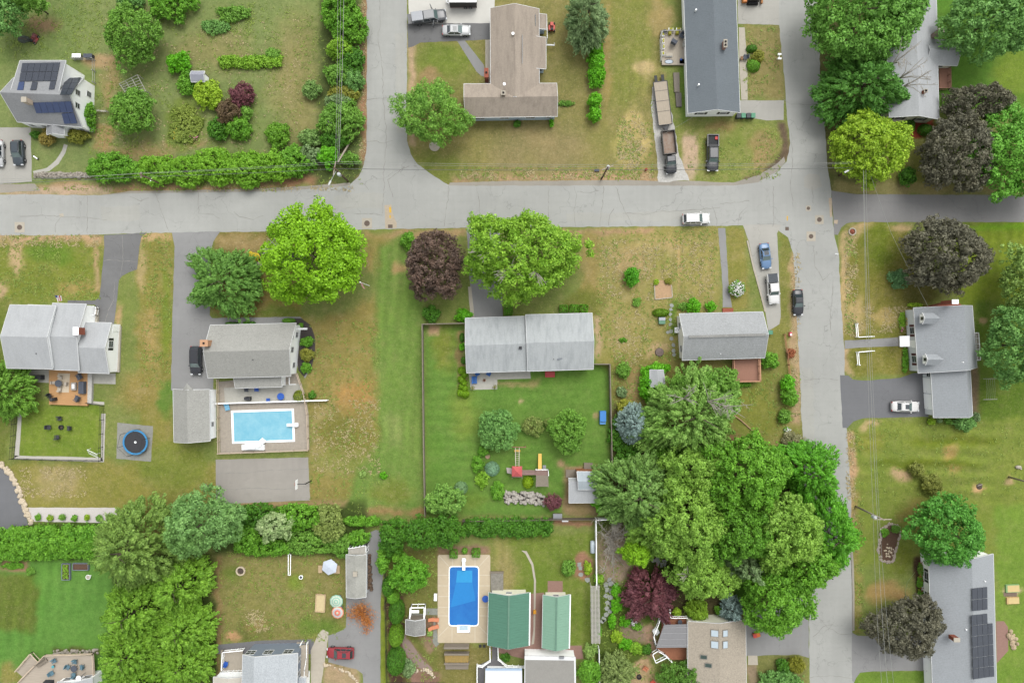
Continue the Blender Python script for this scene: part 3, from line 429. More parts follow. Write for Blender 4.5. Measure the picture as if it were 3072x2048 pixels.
def crown(rx, ry, hh, rc, leaf, seed, lobes=.13, style='round', cover=.8, power=1., gap=.0, pts=None):
    rs = np.random.RandomState(seed); area = 2*math.pi*((rx*ry)**.5)**2*.55+math.pi*hh*(rx+ry)/2*.75
    rc = rc*.74 if rx > 2.2 else rc; n = max(5, int(area/(rc*rc*1.15))) if style != 'tight' else 0
    if style == 'tight':
        ar = 2*math.pi*rx*ry*.6+3.2*hh*(rx+ry)/2; m = int(ar*cover*1.9/(leaf*leaf*.7)); u = unit(rs.normal(size=(m, 3))); u[:, 2] = np.abs(u[:, 2])*1.0-.15
        q = u if power == 1 else u/((np.abs(u)**7).sum(1, keepdims=True)**(1/7))
        sc_ = rs.uniform(.86, 1.02, m)[:, None]; P = q*sc_*np.array([rx, ry, hh]); nrm = unit((u if power == 1 else np.sign(u)*np.abs(u)**5*3)/np.array([rx, ry, hh])*rx+rs.normal(size=(m, 3))*.35+np.array([0, 0, .2]))
        P += unit(rs.normal(size=(m, 3)))*lobes*rx*.2; a = unit(np.cross(nrm, unit(rs.normal(size=(m, 3))))); b = np.cross(nrm, a); s = leaf*.5*rs.uniform(.7, 1.3, m)[:, None]
        return P, a*s*1.3, b*s*.9
    k = np.arange(n)+.5; z = 1-1.28*k/n; th = k*2.399963+rs.normal(size=n)*.5; z = np.clip(z+rs.normal(size=n)*.06, -.4, 1)
    rr = np.sqrt(np.maximum(0, 1-z*z)); rr = np.where(z < 0, np.maximum(rr, .93), rr)
    ph = rs.uniform(0, 6.28, 5); am = rs.uniform(.4, 1, 5); out = 1+lobes*sum(am[i]*np.sin((i+2)*th+ph[i]) for i in range(5))/2.2
    rad = rc*rs.uniform(.5, 1.3, n)**1.1; jit = rs.uniform(.74, 1.06, n)
    if style == 'pine': rr2 = rr
    if rx > 2.2:      # bulges of whole limbs
        q = np.stack([rr*np.cos(th), rr*np.sin(th), z], 1); bl = np.zeros(n)
        for _ in range(7): w_ = rs.normal(size=3)*3.2; bl += np.sin(q@w_+rs.uniform(0, 6.28))
        jit = np.clip(jit*(1+.05*bl), .68, 1.09); zz_ = 1+.07*bl
    else: zz_ = 1
    sx = np.maximum(rx-rc*.8, rx*.45); sy = np.maximum(ry-rc*.8, ry*.45)
    cent = np.stack([rr*np.cos(th)*sx*out*jit, rr*np.sin(th)*sy*out*jit, z*(hh-rc*.5)*zz_*rs.uniform(.8, 1.08, n)], 1)
    if style == 'pine': cent[:, 2] = (1-rr**1.1)*hh*zz_*rs.uniform(.8, 1.05, n)-.15*hh*(z < 0)
    if gap: keep = rs.rand(n) > gap; cent, rad = cent[keep], rad[keep]
    d = cent.copy(); d[:, 2] *= .35 if style == 'pine' else 1; dirs = unit(d+1e-6)
    if style == 'pine': P, A, B = leaves(cent, rad, dirs, leaf, cover, rs, .35, 1.55, .45, 1.7)
    else: P, A, B = leaves(cent, rad, dirs, leaf, cover, rs, .25)
    # inner foliage that closes the crown
    m = int(1.5*math.pi*rx*ry*1.0/(leaf*leaf*2.2)); u = unit(rs.normal(size=(m, 3))); u *= (rs.uniform(.35, .82, m))[:, None]; u[:, 2] = np.abs(u[:, 2])*.9-.25
    th = np.arctan2(u[:, 1], u[:, 0]); o2 = 1+lobes*sum(am[i]*np.sin((i+2)*th+ph[i]) for i in range(5))/2.2
    Pi = u*np.stack([rx*o2, ry*o2, np.full(m, hh)], 1)
    if style == 'pine': Pi[:, 2] = (1-np.hypot(u[:, 0], u[:, 1]))*hh*.75-.2*hh
    nr = unit(rs.normal(size=(m, 3))+np.array([0, 0, 1.])); a = unit(np.cross(nr, unit(rs.normal(size=(m, 3))))); b = np.cross(nr, a); s = leaf*.75
    if gap: q = rs.rand(m) > gap*1.4; Pi, a, b = Pi[q], a[q], b[q]
    return np.concatenate([P, Pi]), np.concatenate([A, a*s]), np.concatenate([B, b*s])
SEED = [10]
def branches(mb, base, top, r0, n, spread, rs, depth=2):
    """a tapered stem with limbs that fork"""
    base = Vector(base); top = Vector(top); pts = [base+(top-base)*t+Vector((rs.uniform(-.1, .1), rs.uniform(-.1, .1), 0))*(t > 0) for t in (0, .35, .7, 1)]
    mb.tube(pts, [r0*1.15, r0*.85, r0*.55, r0*.18], 6 if depth > 1 else 4)
    if depth <= 0: return
    L = (top-base).length
    for i in range(n):
        t = .35+.6*i/max(1, n-1); p = base+(top-base)*t; a = i*2.4+rs.uniform(-.4, .4); l = spread*(1.05-.45*t)*rs.uniform(.8, 1.1)
        q = p+Vector((math.cos(a)*l, math.sin(a)*l, L*.22*rs.uniform(.6, 1.2)))
        branches(mb, p, q, r0*.42, max(3, n-3), l*.42, rs, depth-1)
def tree(name, label, px, py, rpx, rpy, zt, m, rc=1.0, leaf=.36, style='round', lobes=.13, cover=.8, cat='tree', group='garden and street trees', gap=0., tr=.22, trunk=True, dead=None, rot=0, bark=None, zc=None):
    """px, py, rpx, rpy: the crown's centre and half sizes in the photograph; zt: height of the tree in metres"""
    leaf *= .82; SEED[0] += 1; zc = zt*(.30 if style == 'pine' else .5) if zc is None else zc; c = W(px, py, zc); f = (H-zc)/H/S; rx, ry = rpx*f, rpy*f; hh = zt-zc
    t = thing(name, label, cat, (c.x, c.y, 0), 0, group)
    P, A, B = crown(rx, ry, hh, rc, leaf, SEED[0], lobes, style, cover, gap=gap); P = P+np.array([0, 0, zc]); P[:, 2] = np.maximum(P[:, 2], .12)
    me = quads_mesh('crown', P, A, B, m); o = bpy.data.objects.new('crown', me); C.objects.link(o); o.parent = t
    if trunk:
        rs = random.Random(SEED[0]); mb = MB(); branches(mb, (0, 0, 0), (0, 0, zt*.8), tr*max(.5, zt/11), 6, min(rx, ry)*.62, rs, 1); mb.build('trunk', bark or BARK, t, local=True, smooth=True)
    for k, (dx, dy, l, n) in enumerate(dead or []):
        rs = random.Random(SEED[0]+k); mb = MB(); q = Vector(((dx)*f, -(dy)*f, zt*.93)); b0 = Vector((q.x*.4, q.y*.4, zt*.5))
        for i in range(n):
            a = rs.uniform(0, 6.28); e = q+Vector((math.cos(a)*l, math.sin(a)*l, rs.uniform(-.3, .8))); mid = (b0+e)/2+Vector((0, 0, .8))
            mb.tube([b0+(q-b0)*.6, (q+mid)/2, e], [.11, .07, .03], 4)
            for _ in range(3):
                s_ = q+(e-q)*rs.uniform(.3, .8); mb.tube([s_, s_+Vector((rs.uniform(-1, 1), rs.uniform(-1, 1), rs.uniform(0, .5)))*l*.35], [.045, .02], 3)
        mb.build('dead_branch', GREYBARK, t, local=True)
    return t
def shrub(name, label, px, py, rpx, rpy, h, m, leaf=.2, power=1., cat='shrub', group='garden shrubs', clumpy=0, stem=True, cover=.85, lobes=.12, z0=0.):
    SEED[0] += 1; zc = h*.38; c = W(px, py, zc); f = (H-zc)/H/S; rx, ry = rpx*f, rpy*f
    t = thing(name, label, cat, (c.x, c.y, z0), 0, group)
    if clumpy: P, A, B = crown(rx, ry, h-zc, clumpy, leaf, SEED[0], .16, 'round', cover); P = P+np.array([0, 0, zc])
    else: P, A, B = crown(rx, ry, h-.15*h, 1, leaf, SEED[0], lobes, 'tight', cover, power); P = P+np.array([0, 0, .15*h])
    P[:, 2] = np.maximum(P[:, 2], .05)
    o = bpy.data.objects.new('foliage', quads_mesh('foliage', P, A, B, m)); C.objects.link(o); o.parent = t
    if stem:
        mb = MB(); rs = random.Random(SEED[0])
        for i in range(3): mb.tube([(0, 0, 0), (rs.uniform(-.4, .4)*rx, rs.uniform(-.4, .4)*ry, h*.6)], [.06, .03], 4)
        mb.build('stem', BARK, t, local=True)
    return t
def hedge(name, label, path, wpx, h, m, leaf=.24, rc=.6, cat='hedge', group=None, cover=.8):
    """one continuous hedge of clumps along a path given in photograph pixels"""
    SEED[0] += 1; rs = np.random.RandomState(SEED[0]); pts = [W(*p) for p in path]; c0 = pts[0]; cent = []
    for a, b in zip(pts[:-1], pts[1:]):
        L = (b-a).length; n = max(2, int(L*(wpx/S)/(rc*rc*1.0)*1.3)); d = (b-a).normalized(); nn = Vector((-d.y, d.x, 0))
        for _ in range(n):
            s = rs.uniform(-1, 1); p = a+(b-a)*rs.rand()+nn*s*(wpx/S/2-rc*.5); cent.append((p.x-c0.x, p.y-c0.y, h*(1-.35*abs(s)**2)*rs.uniform(.7, 1.05)-rc*.6))
    cent = np.array(cent); rad = rc*rs.uniform(.7, 1.3, len(cent)); P, A, B = leaves(cent, rad, unit(np.ones_like(cent)), leaf, cover, rs)
    m2 = int(len(P)*.3); pi = cent[rs.randint(0, len(cent), m2)]+rs.normal(size=(m2, 3))*np.array([rc*.5, rc*.5, h*.15]); pi[:, 2] *= .6
    nr = unit(rs.normal(size=(m2, 3))+np.array([0, 0, 1.])); a = unit(np.cross(nr, unit(rs.normal(size=(m2, 3))))); b = np.cross(nr, a)
    P = np.concatenate([P, pi]); A = np.concatenate([A, a*leaf*.8]); B = np.concatenate([B, b*leaf*.8]); P[:, 2] = np.maximum(P[:, 2], .06)
    t = thing(name, label, cat, c0, 0, group); o = bpy.data.objects.new('foliage', quads_mesh('foliage', P, A, B, m)); C.objects.link(o); o.parent = t
    return t
# ---------------------------------------------------------------- buildings
def plane_hit(px, py, pl):
    """the point of a roof plane (three world points) that the photograph shows at px, py"""
    o = Vector((0, 0, H)); d = (W(px, py)-o); n = (pl[1]-pl[0]).cross(pl[2]-pl[0]); return o+d*((pl[0]-o).dot(n)/d.dot(n))
def gable(t, q, ze, zr, axis, rm, wm, oh=.35, rf=.5, th=.16, wallpart=True, trim=True, zb=0., inset=None, trimm=None):
    """q: the four eave corners TL TR BR BL in the photograph; returns walls and roof planes"""
    E = [W(*p, ze) for p in q]
    if axis == 'x': R0 = E[0].lerp(E[3], rf); R1 = E[1].lerp(E[2], rf); order = [(E[0], R0, E[3]), (E[1], R1, E[2])]
    else: R0 = E[0].lerp(E[1], rf); R1 = E[3].lerp(E[2], rf); order = [(E[0], R0, E[1]), (E[3], R1, E[2])]
    R0 = Vector((R0.x, R0.y, zr)); R1 = Vector((R1.x, R1.y, zr)); order[0] = (order[0][0], R0, order[0][2]); order[1] = (order[1][0], R1, order[1][2])
    dn = Vector((0, 0, -th)); vs = []
    for a, r, b in order: vs += [a, r, b, b+dn, r+dn, a+dn]
    roof = MB().add(vs, [(0, 1, 7, 6), (1, 2, 8, 7), (2, 3, 9, 8), (3, 4, 10, 9), (4, 5, 11, 10), (5, 0, 6, 11), (5, 4, 3, 2, 1, 0), (6, 7, 8, 9, 10, 11)]).build('roof', rm, t)
    if trim:
        mb = MB(); L = []
        for (a, b) in ((order[0][0], order[1][0]), (order[0][2], order[1][2]), (order[0][0], R0), (R0, order[0][2]), (order[1][0], R1), (R1, order[1][2])):
            c = (E[0]+E[1]+E[2]+E[3])/4; n = Vector((-(b-a).y, (b-a).x, 0)).normalized(); mid = (a+b)/2
            if (mid-c).dot(n) < 0: n = -n
            off = n*.03+Vector((0, 0, -.10)); mb.bar(a+off, b+off, .06, .2)
        mb.build('fascia', trimm or TRIM, t)
    c = (E[0]+E[1]+E[2]+E[3])/4; I = []
    for i, p in enumerate(E):
        n1 = E[(i+1) % 4]-p; n2 = E[i-1]-p; n1.normalize(); n2.normalize(); I.append(p+n1*oh+n2*oh)
    span = ((E[3]-E[0]).length if axis == 'x' else (E[1]-E[0]).length)
    sl1 = (zr-ze)/(span*rf); sl2 = (zr-ze)/(span*(1-rf)); za = ze+oh*sl1-th-.02; zc_ = ze+oh*sl2-th-.02
    Z = [za, za, zc_, zc_] if axis == 'x' else [za, zc_, zc_, za]
    if axis == 'x': r0 = I[0].lerp(I[3], rf); r1 = I[1].lerp(I[2], rf)
    else: r0 = I[0].lerp(I[1], rf); r1 = I[3].lerp(I[2], rf)
    r0 = Vector((r0.x, r0.y, zr-th-.05)); r1 = Vector((r1.x, r1.y, zr-th-.05))
    B = [Vector((p.x, p.y, zb)) for p in I]; T = [Vector((p.x, p.y, z)) for p, z in zip(I, Z)]
    V = B+T+[r0, r1]
    F = [(0, 3, 7, 8, 4), (2, 1, 5, 9, 6), (1, 0, 4, 5), (3, 2, 6, 7), (4, 8, 9, 5), (8, 7, 6, 9)] if axis == 'x' else [(1, 0, 4, 8, 5), (3, 2, 6, 9, 7), (0, 3, 7, 4), (2, 1, 5, 6), (4, 7, 9, 8), (8, 9, 6, 5)]
    MB().add(V, F).build('wall', wm, t)
    pl = {'a': (order[0][0], R0, order[1][0]), 'b': (order[0][2], R0, order[1][2])}
    return dict(I=I, E=E, pl=pl, R=(R0, R1), t=t, c=c)
def window(g, side, f, z, ww, hh, shut=None, fm=None, dark=None, name='window'):
    i, j = {'n': (0, 1), 'e': (1, 2), 's': (3, 2), 'w': (0, 3)}[side]; a, b = g['I'][i], g['I'][j]; d = (b-a); d.z = 0; L = d.length; d.normalize(); n = Vector((-d.y, d.x, 0)); p = a+d*L*f
    if (p-g['c']).dot(n) < 0: n = -n
    p = Vector((p.x, p.y, z)); rz = math.atan2(d.y, d.x)
    def bx(u, zz, su, sz, dep, out): q = p+d*u+n*out; return (q.x, q.y, z+zz, su, dep, sz, rz)
    mb = MB()
    for u in (-ww/2, ww/2): mb.box(*bx(u, 0, .09, hh+.09, .07, .02))
    for zz in (-hh/2, hh/2): mb.box(*bx(0, zz, ww-.09, .09, .09, .025))
    mb.box(*bx(0, 0, ww-.09, .05, .05, .02))
    if ww > 1.3: mb.box(*bx(0, 0, .06, hh-.09, .055, .021))
    o = mb.build(name, fm or TRIM, g['t']); MB().box(*bx(0, 0, ww, hh, .03, .008)).build('pane', dark or GLASS, o)
    if shut:
        for u in (-ww/2-.3, ww/2+.3): MB().box(*bx(u, 0, .38, hh+.1, .05, .02)).build('shutter', shut, g['t'])
def door(g, side, f, ww=.95, hh=2.1, m=None, z0=.15):
    i, j = {'n': (0, 1), 'e': (1, 2), 's': (3, 2), 'w': (0, 3)}[side]; a, b = g['I'][i], g['I'][j]; d = (b-a); d.z = 0; L = d.length; d.normalize(); n = Vector((-d.y, d.x, 0)); p = a+d*L*f
    if (p-g['c']).dot(n) < 0: n = -n
    q = p+n*.03; o = MB().box(q.x, q.y, z0+hh/2, ww, .06, hh, math.atan2(d.y, d.x)).build('door', m or WHITE, g['t'])
    q = p+n*.09+d*(ww*.4); MB().box(q.x, q.y, z0+1, .08, .08, .08).build('handle', CHROME, o)
def chimney(t, px, py, zt, sx, sy, h=1.6, m=BRICK, cap=None, flues=1, z0=None, rz=0):
    p = W(px, py, zt); z0 = zt-h if z0 is None else z0; o = MB().box(p.x, p.y, (z0+zt)/2, sx, sy, zt-z0, rz).build('chimney', m, t)
    MB().box(p.x, p.y, zt+.05, sx+.12, sy+.12, .1, rz).build('cap', cap or PATC, o)
    for k in range(flues): MB().box(p.x, p.y+(k-(flues-1)/2)*.55, zt+.16, .3, .3, .14, rz).build('flue', mat('black_soot', (34, 32, 32), .9), o)
def vent(t, px, py, pl, s=.25, h=.35, m=None):
    p = plane_hit(px, py, pl); MB().lathe(p.x, p.y, [(s*.5, p.z-.1), (s*.5, p.z+h)], 8).build('roof_vent', m or WHITE, t)
def solar(t, pl, q, nx, ny, m, fr=None, label=None, skip=()):
    P = [plane_hit(*p, pl) for p in q]; n = (P[1]-P[0]).cross(P[3]-P[0]).normalized(); n = n if n.z > 0 else -n
    for i in range(nx):
        for j in range(ny):
            if (i, j) in skip: continue
            def at(u, v): return P[0].lerp(P[1], u/nx).lerp(P[3].lerp(P[2], u/nx), v/ny)+n*.12
            e = .025; o = MB().quad(at(i+e, j+e), at(i+1-e, j+e), at(i+1-e, j+1-e), at(i+e, j+1-e), .05).build('solar_panel', m, t)
def slab(t, name, q, z, th, m): # deck board surface etc
    P = [W(*p, z) for p in q]; return MB().prism([(p.x, p.y) for p in P], z-th, z).build(name, m, t)
def railing(t, pts, z0, h, m, step=1.4, name='railing', pk=False, wd=.08):
    P = [W(*p[:2], z0+h) for p in pts]; mb = MB()
    for a, b in zip(P[:-1], P[1:]):
        L = (b-a).length; n = max(1, int(L/step)); mb.bar(a, b, wd, .07); mb.bar(a-Vector((0, 0, h*.85)), b-Vector((0, 0, h*.85)), wd*.6, .06)
        for k in range(n+1): p = a.lerp(b, k/n); mb.box(p.x, p.y, z0+h/2, .1, .1, h+.08)
        if pk:
            m_ = int(L/.35)
            for k in range(m_): p = a.lerp(b, (k+.5)/m_); mb.box(p.x, p.y, z0+h*.5, .035, .035, h*.8)
    return mb.build(name, m, t)
def steps(t, a, b, wd, z0, z1, n, m, name='steps'):
    A, B = W(*a), W(*b); d = (B-A)/n; u = d.normalized(); mb = MB()
    for k in range(n):
        p = A+d*(k+.5); zt = z1-(z1-z0)*(k+1)/(n+1); mb.box(p.x, p.y, zt/2, d.length*1.0, wd, zt, math.atan2(u.y, u.x))
    return mb.build(name, m, t)
R_TAUPE = roofm('taupe_shingles', (178, 166, 152), (1.5, .25, 1), .08, .28, c3=(126, 116, 108)); R_TAUPE2 = R_TAUPE
R_SLATE = roofm('slate_blue_shingles', (124, 132, 138), (.3, 1, 1), .08, .06, rows=1); R_LIGHT = roofm('light_grey_shingles', (192, 195, 197), (1.4, .2, 1), .06, .16)
R_PALE = roofm('pale_weathered_shingles', (192, 197, 198), (1.6, .16, 1), .05, .30, c3=(142, 148, 152)); R_GREY = roofm('mottled_grey_shingles', (176, 176, 170), (1, 1, 1), .13, .1)
R_COOL = roofm('cool_grey_shingles', (172, 177, 181), (.25, 1.2, 1), .09, .06, rows=1); R_SG = roofm('speckled_grey_shingles', (180, 183, 184), (1, .3, 1), .15, .12, rows=1); R_DK = roofm('dark_cape_shingles', (164, 166, 168), (1, 1, 1), .1, .12)
R_TAN = roofm('tan_shingles', (184, 174, 158), (1, 1, 1), .16, .08); R_SHED = roofm('shed_shingles', (160, 160, 156), (.3, 1, 1), .2, .3); R_OLDB = roofm('old_shed_roof', (182, 182, 174), (.6, .6, 1), .1, .35)
BLUEW = mat('pale_blue_siding', (176, 192, 208), .7, .06, 2, k=1.2); CREAM = mat('cream_siding', (226, 224, 204), .7, .05, 2, k=1.2); GREYW = mat('pale_grey_siding', (212, 216, 220), .7, .05, 2, k=1.2); MAROON = mat('maroon_shutter', (104, 56, 60), .6, .1)
SOL_D = mat('black_solar_cell', (62, 68, 80), .25, .12, 1.2, spec=.5); SOL_B = mat('blue_solar_cell', (58, 78, 122), .25, .15, 1, spec=.5)
DECKW = mat('honey_deck_boards', (206, 160, 110), .8, .14, 1.5, stretch=(1, 9, 1)); DECKR = mat('red_brown_deck', (168, 124, 104), .8, .1, 2, stretch=(6, 1, 1)); DECKC = mat('cedar_deck', (166, 110, 82), .75, .2, 2, stretch=(8, 1, 1)); DECKG = mat('weathered_deck', (190, 180, 164), .85, .15, 1.5, stretch=(8, 1, 1))
# A. cape with solar panels, top left
t = thing('house', 'white cape house with solar panels on both roof slopes and a rear wing', 'house', W(130, 300), group='houses of the neighbourhood')
g = gable(t, [(40, 234), (250, 234), (246, 381), (52, 366)], 3.4, 6.9, 'x', R_DK, WHITE2, .12)
g2 = gable(t, [(60, 182), (197, 182), (180, 286), (36, 284)], 5.7, 6.2, 'x', R_DK, WHITE2, .3, rf=.94); a = g2['pl']['a']
solar(t, a, [(68, 190), (182, 188), (170, 244), (58, 246)], 6, 2, SOL_D); solar(t, a, [(58, 246), (75, 246), (71, 272), (52, 272)], 1, 1, SOL_B); solar(t, a, [(98, 246), (115, 246), (110, 271), (91, 272)], 1, 1, SOL_D); solar(t, a, [(152, 245), (170, 244), (164, 269), (147, 270)], 1, 1, SOL_D)
solar(t, g['pl']['a'], [(198, 236), (244, 234), (216, 286), (180, 287)], 2, 3, SOL_D)
b = g['pl']['b']; solar(t, b, [(98, 307), (213, 303), (222, 337), (110, 340)], 6, 1, SOL_B); solar(t, b, [(185, 340), (222, 337), (233, 370), (194, 372)], 2, 1, SOL_B)
chimney(t, 72, 299, 7.6, .75, .75, 1.6, mat('cream_brick', (214, 196, 176), .9, .1, 6), flues=0); gable(t, [(142, 352), (193, 352), (192, 405), (140, 404)], 2.6, 3.5, 'y', R_DK, WHITE2, .2)
for f, z, s in ((.35, 4.6, 'e'), (.62, 4.6, 'e'), (.25, 1.6, 'e'), (.78, 1.6, 'e')): window(g, s, f, z, .9, 1.2)
for f in (.1, .3, .75, .9): window(g, 's', f, 1.5, .8, 1.1)
door({**g, 't': t}, 's', .5)
# B. taupe L-shaped ranch
t = thing('house', 'taupe L-shaped ranch with pale blue walls, two white roof caps and stub chimney', 'house', W(1540, 250), group='houses of the neighbourhood')
g = gable(t, [(1471, 25), (1617, 27), (1618, 300), (1472, 300)], 2.9, 4.6, 'y', R_TAUPE, BLUEW); g3 = gable(t, [(1560, 110), (1638, 113), (1638, 207), (1560, 207)], 2.75, 3.65, 'y', R_TAUPE, BLUEW, rf=.04)
g2 = gable(t, [(1392, 252), (1670, 250), (1672, 349), (1396, 353)], 2.9, 4.5, 'x', R_TAUPE2, BLUEW)
g4 = gable(t, [(1600, 43), (1640, 44), (1640, 88), (1600, 88)], 2.6, 3.0, 'y', R_TAUPE, BLUEW, rf=.06)
chimney(t, 1510, 279, 5.0, .62, .62, .9, mat('tan_block', (176, 160, 148), .9, .1, 4)); vent(t, 1539, 102, g['pl']['b'], .5, .2); vent(t, 1513, 253, g['pl']['b'], .5, .2)
chimney(t, 1459, 219, 3.6, .6, 1.5, 3.6, BRICK, cap=BRICK, z0=0)
for f, ww in ((.14, 1.6), (.42, 1.5), (.72, 1.6), (.93, .8)): window(g2, 's', f, 1.6, ww, 1.1)
for f in (.3, .6, .85): window(g3, 's', f, 1.6, .8, 1.1, dark=BLACK)
for f in (.1, .35): window(g, 'w', f, 1.6, 1.2, 1.1)
door(g, 'w', .66); mb = MB(); pA = W(1640, 46, 2.5); pB = W(1642, 114, 2.5)
mb.bar(pA, pB, .1, .1); mb.box(pB.x, pB.y, 1.25, .12, .12, 2.5); mb.box(W(1622, 113, 2.4).x, W(1622, 113, 2.4).y, 1.2, .12, .12, 2.4); mb.bar(W(1620, 90, 2.4), W(1642, 90, 2.4), .12, .14); mb.build('porch_frame', TRIM, t)
t = thing('post', 'white bar fixed low beside the ranch, jutting right above the lawn', 'post', W(1652, 135)); mb = MB(); mb.bar(W(1638, 135, .8), W(1664, 136, .8), .22, .12); mb.box(W(1662, 136).x, W(1662, 136).y, .4, .12, .12, .8); mb.build('bar', TRIM, t)
# C. long slate-blue roof, top
t = thing('house', 'long white ranch with slate blue roof and twin-flue chimney, gable end towards the road', 'house', W(2135, 170), group='houses of the neighbourhood')
g = gable(t, [(2046, -160), (2203, -160), (2220, 338), (2064, 340)], 2.9, 4.7, 'y', R_SLATE, WHITE2)
chimney(t, 2176, 131, 5.2, .5, 1.25, 1.4, mat('pinkish_brick', (184, 146, 130), .9, .12, 6), flues=2)
for px, py in ((2086, 34), (2094, 257)): vent(t, px, py, g['pl']['a'], .28, .6)
for f in (.27, .74): window(g, 's', f, 1.7, 1.1, .9, shut=BLACK)
for f in (.45, .6, .8): window(g, 'e', f, 1.6, 1.3, 1.1)
# D. top right pale roof
t = thing('house', 'long cream house with pale grey roof half hidden by trees, with gabled bay', 'house', W(2745, 180), group='houses of the neighbourhood')
g = gable(t, [(2652, -160), (2806, -160), (2817, 358), (2668, 352)], 3.1, 4.5, 'y', R_LIGHT, CREAM); g2 = gable(t, [(2780, 119), (2873, 121), (2872, 197), (2780, 195)], 3.1, 4.2, 'x', R_LIGHT, CREAM)
g['t'] = t; chimney(t, 2777, 273, 5.0, .5, .5, 1.0, BRICK); chimney(t, 2824, 93, 5.6, .9, .7, 5.6, mat('stone_chimney', (168, 148, 136), .9, .2, 4), z0=0)
for f in (.25, .72): window(g, 's', f, 1.8, 1.2, 1.1, shut=BLACK)
for f in (.3, .6): window(g2, 's', f, 2., 1., 1.)
slab(t, 'deck', [(2818, 205), (2853, 205), (2853, 264), (2818, 264)], 1.1, .15, DECKR); railing(t, [(2853, 200), (2854, 264), (2818, 265)], 1.1, .95, DECKR, 1.2, pk=True)
railing(t, [(2834, 290), (2836, 322)], 0, .9, WOODG, .5, 'lattice')
# E. split house, far left
t = thing('house', 'pale grey roofed white split-level house in three stepped sections beside a dark driveway', 'house', W(190, 1010), group='houses of the neighbourhood')
ga = gable(t, [(30, 914), (167, 917), (157, 1106), (20, 1104)], 4.5, 6.3, 'x', R_LIGHT, WHITE2, .15); gb = gable(t, [(158, 909), (258, 912), (237, 1111), (148, 1108)], 3.8, 5.4, 'x', R_LIGHT, WHITE2, .2); gc = gable(t, [(240, 966), (334, 968), (327, 1120), (235, 1117)], 3.1, 4.7, 'x', R_LIGHT, WHITE2, .2)
chimney(t, 228, 993, 6.2, .8, 1.2, 1.8, BRICK, cap=WHITE, flues=0); vent(t, 110, 1060, ga['pl']['b'], .12, .3, BLACK)
window(gc, 'e', .42, 2.6, 1.1, 1.3, shut=BLACK); door(gc, 'e', .1)
slab(t, 'porch', [(258, 918), (292, 922), (292, 966), (258, 964)], .5, .5, CONC); railing(t, [(260, 946), (284, 945), (288, 926), (284, 919), (262, 917)], .5, .9, WHITE, .7)
slab(t, 'side_ledge', [(345, 976), (362, 978), (357, 1116), (343, 1116)], .35, .35, CONC)
mb = MB(); mb.bar(W(84, 914, 3.9), W(166, 917, 3.9), .15, .12); mb.build('gutter', TRIM, t)
# F. centre left grey roof
t = thing('house', 'white house with mottled grey roof and apricot chimney beside the wide driveway', 'house', W(755, 1050), group='houses of the neighbourhood')
g = gable(t, [(631, 975), (888, 969), (872, 1128), (624, 1134)], 3.9, 6.1, 'x', R_GREY, WHITE2, .3); chimney(t, 612, 1029, 6.9, 1.2, 1.0, 6.9, mat('apricot_brick', (214, 168, 132), .9, .12, 6), cap=mat('apricot_brick', (214, 168, 132)), z0=0)
g2 = gable(t, [(703, 1125), (846, 1122), (846, 1160), (706, 1164)], 2.4, 2.9, 'x', R_GREY, WHITE2, .15, rf=.1)
for f in (.2, .5, .82): window(g, 'e', f, 3.6 if f == .5 else 2.0, .9, 1.3, dark=BLACK)
window(g, 'e', .25, 4.2, .7, 1.); vent(t, 759, 1079, g['pl']['b'], .12, .3, BLACK); mb = MB(); mb.bar(W(889, 986, 2.4), W(922, 986, 2.4), .35, .12); mb.box(W(922, 986, 0).x, W(922, 986, 0).y, 1.2, .1, .1, 2.4); mb.build('entry_canopy', TRIM, t)
mb = MB(); mb.bar(W(868, 1132, 3), W(868, 1152, 2.4), .18, .1); mb.bar(W(868, 1153, 2.4), W(888, 1152, 2.4), .12, .1); mb.build('downspout', TRIM, t)
t = thing('garage', 'detached garage with plain grey roof and white side wall left of the pool', 'garage', W(575, 1245)); g = gable(t, [(519, 1167), (629, 1168), (630, 1322), (522, 1326)], 3., 4.6, 'y', R_GREY, WHITE2, .2); p = plane_hit(549, 1166, g['pl']['a'])
A_, B_ = g['R'][0], g['pl']['a'][0]; q = A_+Vector((0, 1.1, 0)); l = A_+Vector((-.9, 0, -.42)); r_ = A_+Vector((.9, 0, -.42)); MB().add([q, l, r_, l+Vector((0, 0, -.1)), r_+Vector((0, 0, -.1)), A_], [(0, 5, 1), (0, 2, 5), (0, 1, 3), (0, 4, 2), (0, 3, 4), (1, 5, 2, 4, 3)]).build('hood', R_GREY, t)
door(g, 'e', .2)
window(g, 'e', .7, 1.6, .8, .9)
# G. long centre house
t = thing('house', 'long house with pale streaked blue-grey roof in two levels, above the fenced green yard', 'house', W(1585, 1030), group='houses of the neighbourhood')
ga = gable(t, [(1396, 954), (1590, 948), (1592, 1112), (1400, 1118)], 2.9, 4.6, 'x', R_PALE, GREYW); gb = gable(t, [(1577, 944), (1776, 939), (1780, 1107), (1583, 1113)], 3.5, 5.2, 'x', R_PALE, GREYW, .3)
p = plane_hit(1561, 1043, ga['pl']['b']); MB().box(p.x, p.y, p.z+.1, .5, .45, .35).build('roof_vent', BLACK, t)
for px, py in ((1661, 1077),): vent(t, px, py, gb['pl']['b'], .15, .3, BLACK)
p = plane_hit(1679, 1076, gb['pl']['b']); MB().box(p.x, p.y, p.z+.02, .9, .3, .06, .3).build('roof_patch', mat('weathered_tin', (130, 136, 142), .6), t)
for f in (.2, .5, .8): window(gb, 's', f, 1.6, 1.2, 1.1); window(gb, 'n', f, 1.7, 1.3, 1.2)
door(ga, 's', .5, 1.8)
